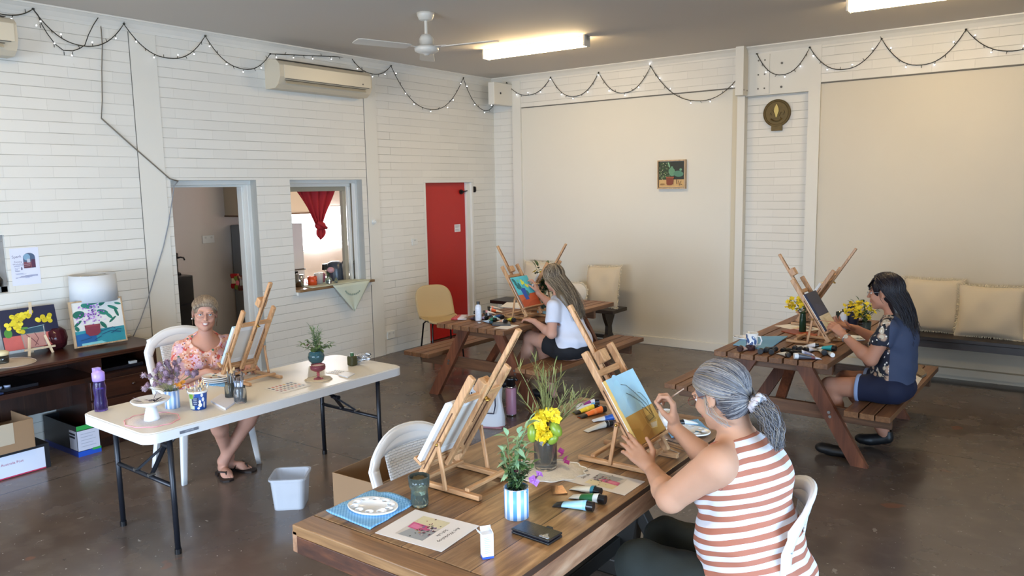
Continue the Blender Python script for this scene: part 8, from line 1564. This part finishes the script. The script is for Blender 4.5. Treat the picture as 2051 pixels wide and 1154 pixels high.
S = SDF((-5.25, 2.8, .42), (-4.6, 3.3, .66), .006); leg(S, (-4.99, 3.13, .52), (-4.60, 3.20, .50), (0, 0, 0), (.088, .062, 0, 0), .012, False); leg(S, (-4.99, 2.95, .52), (-4.60, 2.86, .50), (0, 0, 0), (.088, .062, 0, 0), .012, False); S.plane((-4.80, 3, .5), (1, 0, 0)); S.mesh('shorts', fabric('cream shorts', '#b9a48f'), A_, O)
h.parts(A_, O, iris='#39424a', lip='#a0655c', brow='#8a6f5c', smile=True, browt=.002); h.glasses(A_, O, '#7a5a56')
mb = MB(); 
for q in (1,): mb.ball(h.p(q*.080, .004, -.040)-O, .0055, 6)
mb.build('earring', mat('pearl', '#e9e4da', .2), A_)
HA = [mat('ash brown hair', '#85735f', .45), mat('fair streak hair', '#a8977d', .42), mat('mid brown hair', '#6d5b4b', .45)]
haircap(h, A_, mat('brown scalp hair', '#74624f', .6, var=.2, vs=40), O, .004)
rn = random.Random(2); st = []
for i in range(2000):
    x = rn.uniform(-.95, .95); off = rn.uniform(.0045, .0085); sd_ = -1 if x < 0 else 1
    if rn.random() < .30:
        a0 = V((.28+rn.uniform(-.10, .10), .75+rn.uniform(-.5, .12), .72)); m0 = V((-.72+rn.uniform(-.15, .12), .66+rn.uniform(-.3, .12), .42+rn.uniform(-.12, .25))); b0 = V((-.95, rn.uniform(-.1, .2), rn.uniform(-.35, .05)))
    else:
        a0 = V((x, .95-.45*abs(x)**1.5, .36-.42*abs(x)**2+rn.uniform(-.05, .2))); m0 = V((x*.95, rn.uniform(-.3, .1), .85-.45*abs(x))); b0 = V((sd_*rn.uniform(.2, .8), -.9, rn.uniform(-.6, .0)))
    P = [scalp(h, slerp(a0, m0, k/4), off+.003*math.sin(PI*k/8)-(.003 if k == 0 else 0)) for k in range(4)]+[scalp(h, slerp(m0, b0, k/5), off) for k in range(6)]; st.append((P, rn.uniform(.0008, .0014), rn.choice((0, 0, 2, 2, 1))))
for i in range(46):
    s_ = -1 if i % 3 else 1; P = [scalp(h, (s_*.85, .62, .45), .009), scalp(h, (s_*.97, .42+rn.uniform(-.1, .05), .05), .009), h.p(s_*.080, .022+rn.uniform(-.012, .01), -.035), h.p(s_*(.078-rn.random()*.006), .012, -.070-rn.random()*.02)]; st.append((P, .0012, rn.choice((0, 2, 1))))
hairmesh(A_, 'hair', HA, st, O)
FFM = mat('dark brown flip-flop', '#20140f', .6)
for an, toe in (((-4.80, 2.985, .0), (-4.625, 2.935, .0)), ((-4.845, 3.07, .0), (-4.64, 3.145, .0))):
    A, B = V(an), V(toe); d = nrm(B-A); sd_ = V((-d.y, d.x, 0)); L_ = (B-A).length+.05; mb = MB(); mb.prism([(x*L_-.03, y) for x, y in ((0, -.022), (.1, -.032), (.45, -.034), (.8, -.046), (.97, -.036), (1.03, 0), (.97, .036), (.8, .046), (.45, .032), (.1, .030), (0, .022))], .014, A-O, d, sd_); f_ = mb.build('flip_flop', FFM, A_, bevel=.004)
    mb = MB(); t0 = A+d*(L_*.78-.03); mb.tube([t0+V((0, 0, .014))-O, t0+V((0, 0, .052))-d*.01-O, A+d*(L_*.42)+sd_*.040+V((0, 0, .052))-O, A+d*(L_*.32)+sd_*.036+V((0, 0, .014))-O], .0055, 6); mb.tube([t0+V((0, 0, .052))-d*.01-O, A+d*(L_*.42)-sd_*.040+V((0, 0, .052))-O, A+d*(L_*.32)-sd_*.036+V((0, 0, .014))-O], .0055, 6); mb.build('strap', FFM, f_)
# ================================================================ light
w = bpy.data.worlds.new('world'); SC.world = w; w.use_nodes = True; bg = w.node_tree.nodes['Background']
bg.inputs[0].default_value = (.74, .86, 1, 1); bg.inputs[1].default_value = .8
def area(name, loc, rot, sx, sy, power, col):
    l = bpy.data.lights.new(name, 'AREA'); l.shape = 'RECTANGLE'; l.size = sx; l.size_y = sy; l.energy = power; l.color = col; l.spread = R(125)
    o = bpy.data.objects.new(name, l); COL.objects.link(o); o.location = loc; o.rotation_euler = rot; return o
# daylight coming in through the open roller door in the right wall
area('roller_door_daylight', (XR+.12, (DY0+DY1)/2, DZ1/2), (0, R(62), 0), DZ1-.1, DY1-DY0-.1, 330, (.50, .72, 1.0))
area('front_opening_daylight', ((FX0+FX1)/2, YF-.12, 1.12), (R(66), 0, 0), FX1-FX0-.1, 2.1, 270, (.66, .80, 1.0))
area('kitchen_window_daylight', (KX+.14, 7.55, 1.45), (0, R(-78), 0), .5, 1.0, 60, (.95, .96, 1.0))
SC.view_settings.view_transform = 'Standard'; SC.view_settings.look = 'None'; SC.view_settings.gamma = 1; SC.view_settings.use_curve_mapping = False
SC.view_settings.exposure = .66
SC.cycles.max_bounces = 8; SC.cycles.diffuse_bounces = 4; SC.cycles.glossy_bounces = 3; SC.cycles.transmission_bounces = 8; SC.cycles.transparent_max_bounces = 8
SC.cycles.sample_clamp_indirect = 6; SC.cycles.use_denoising = True; SC.cycles.caustics_reflective = False; SC.cycles.caustics_refractive = False
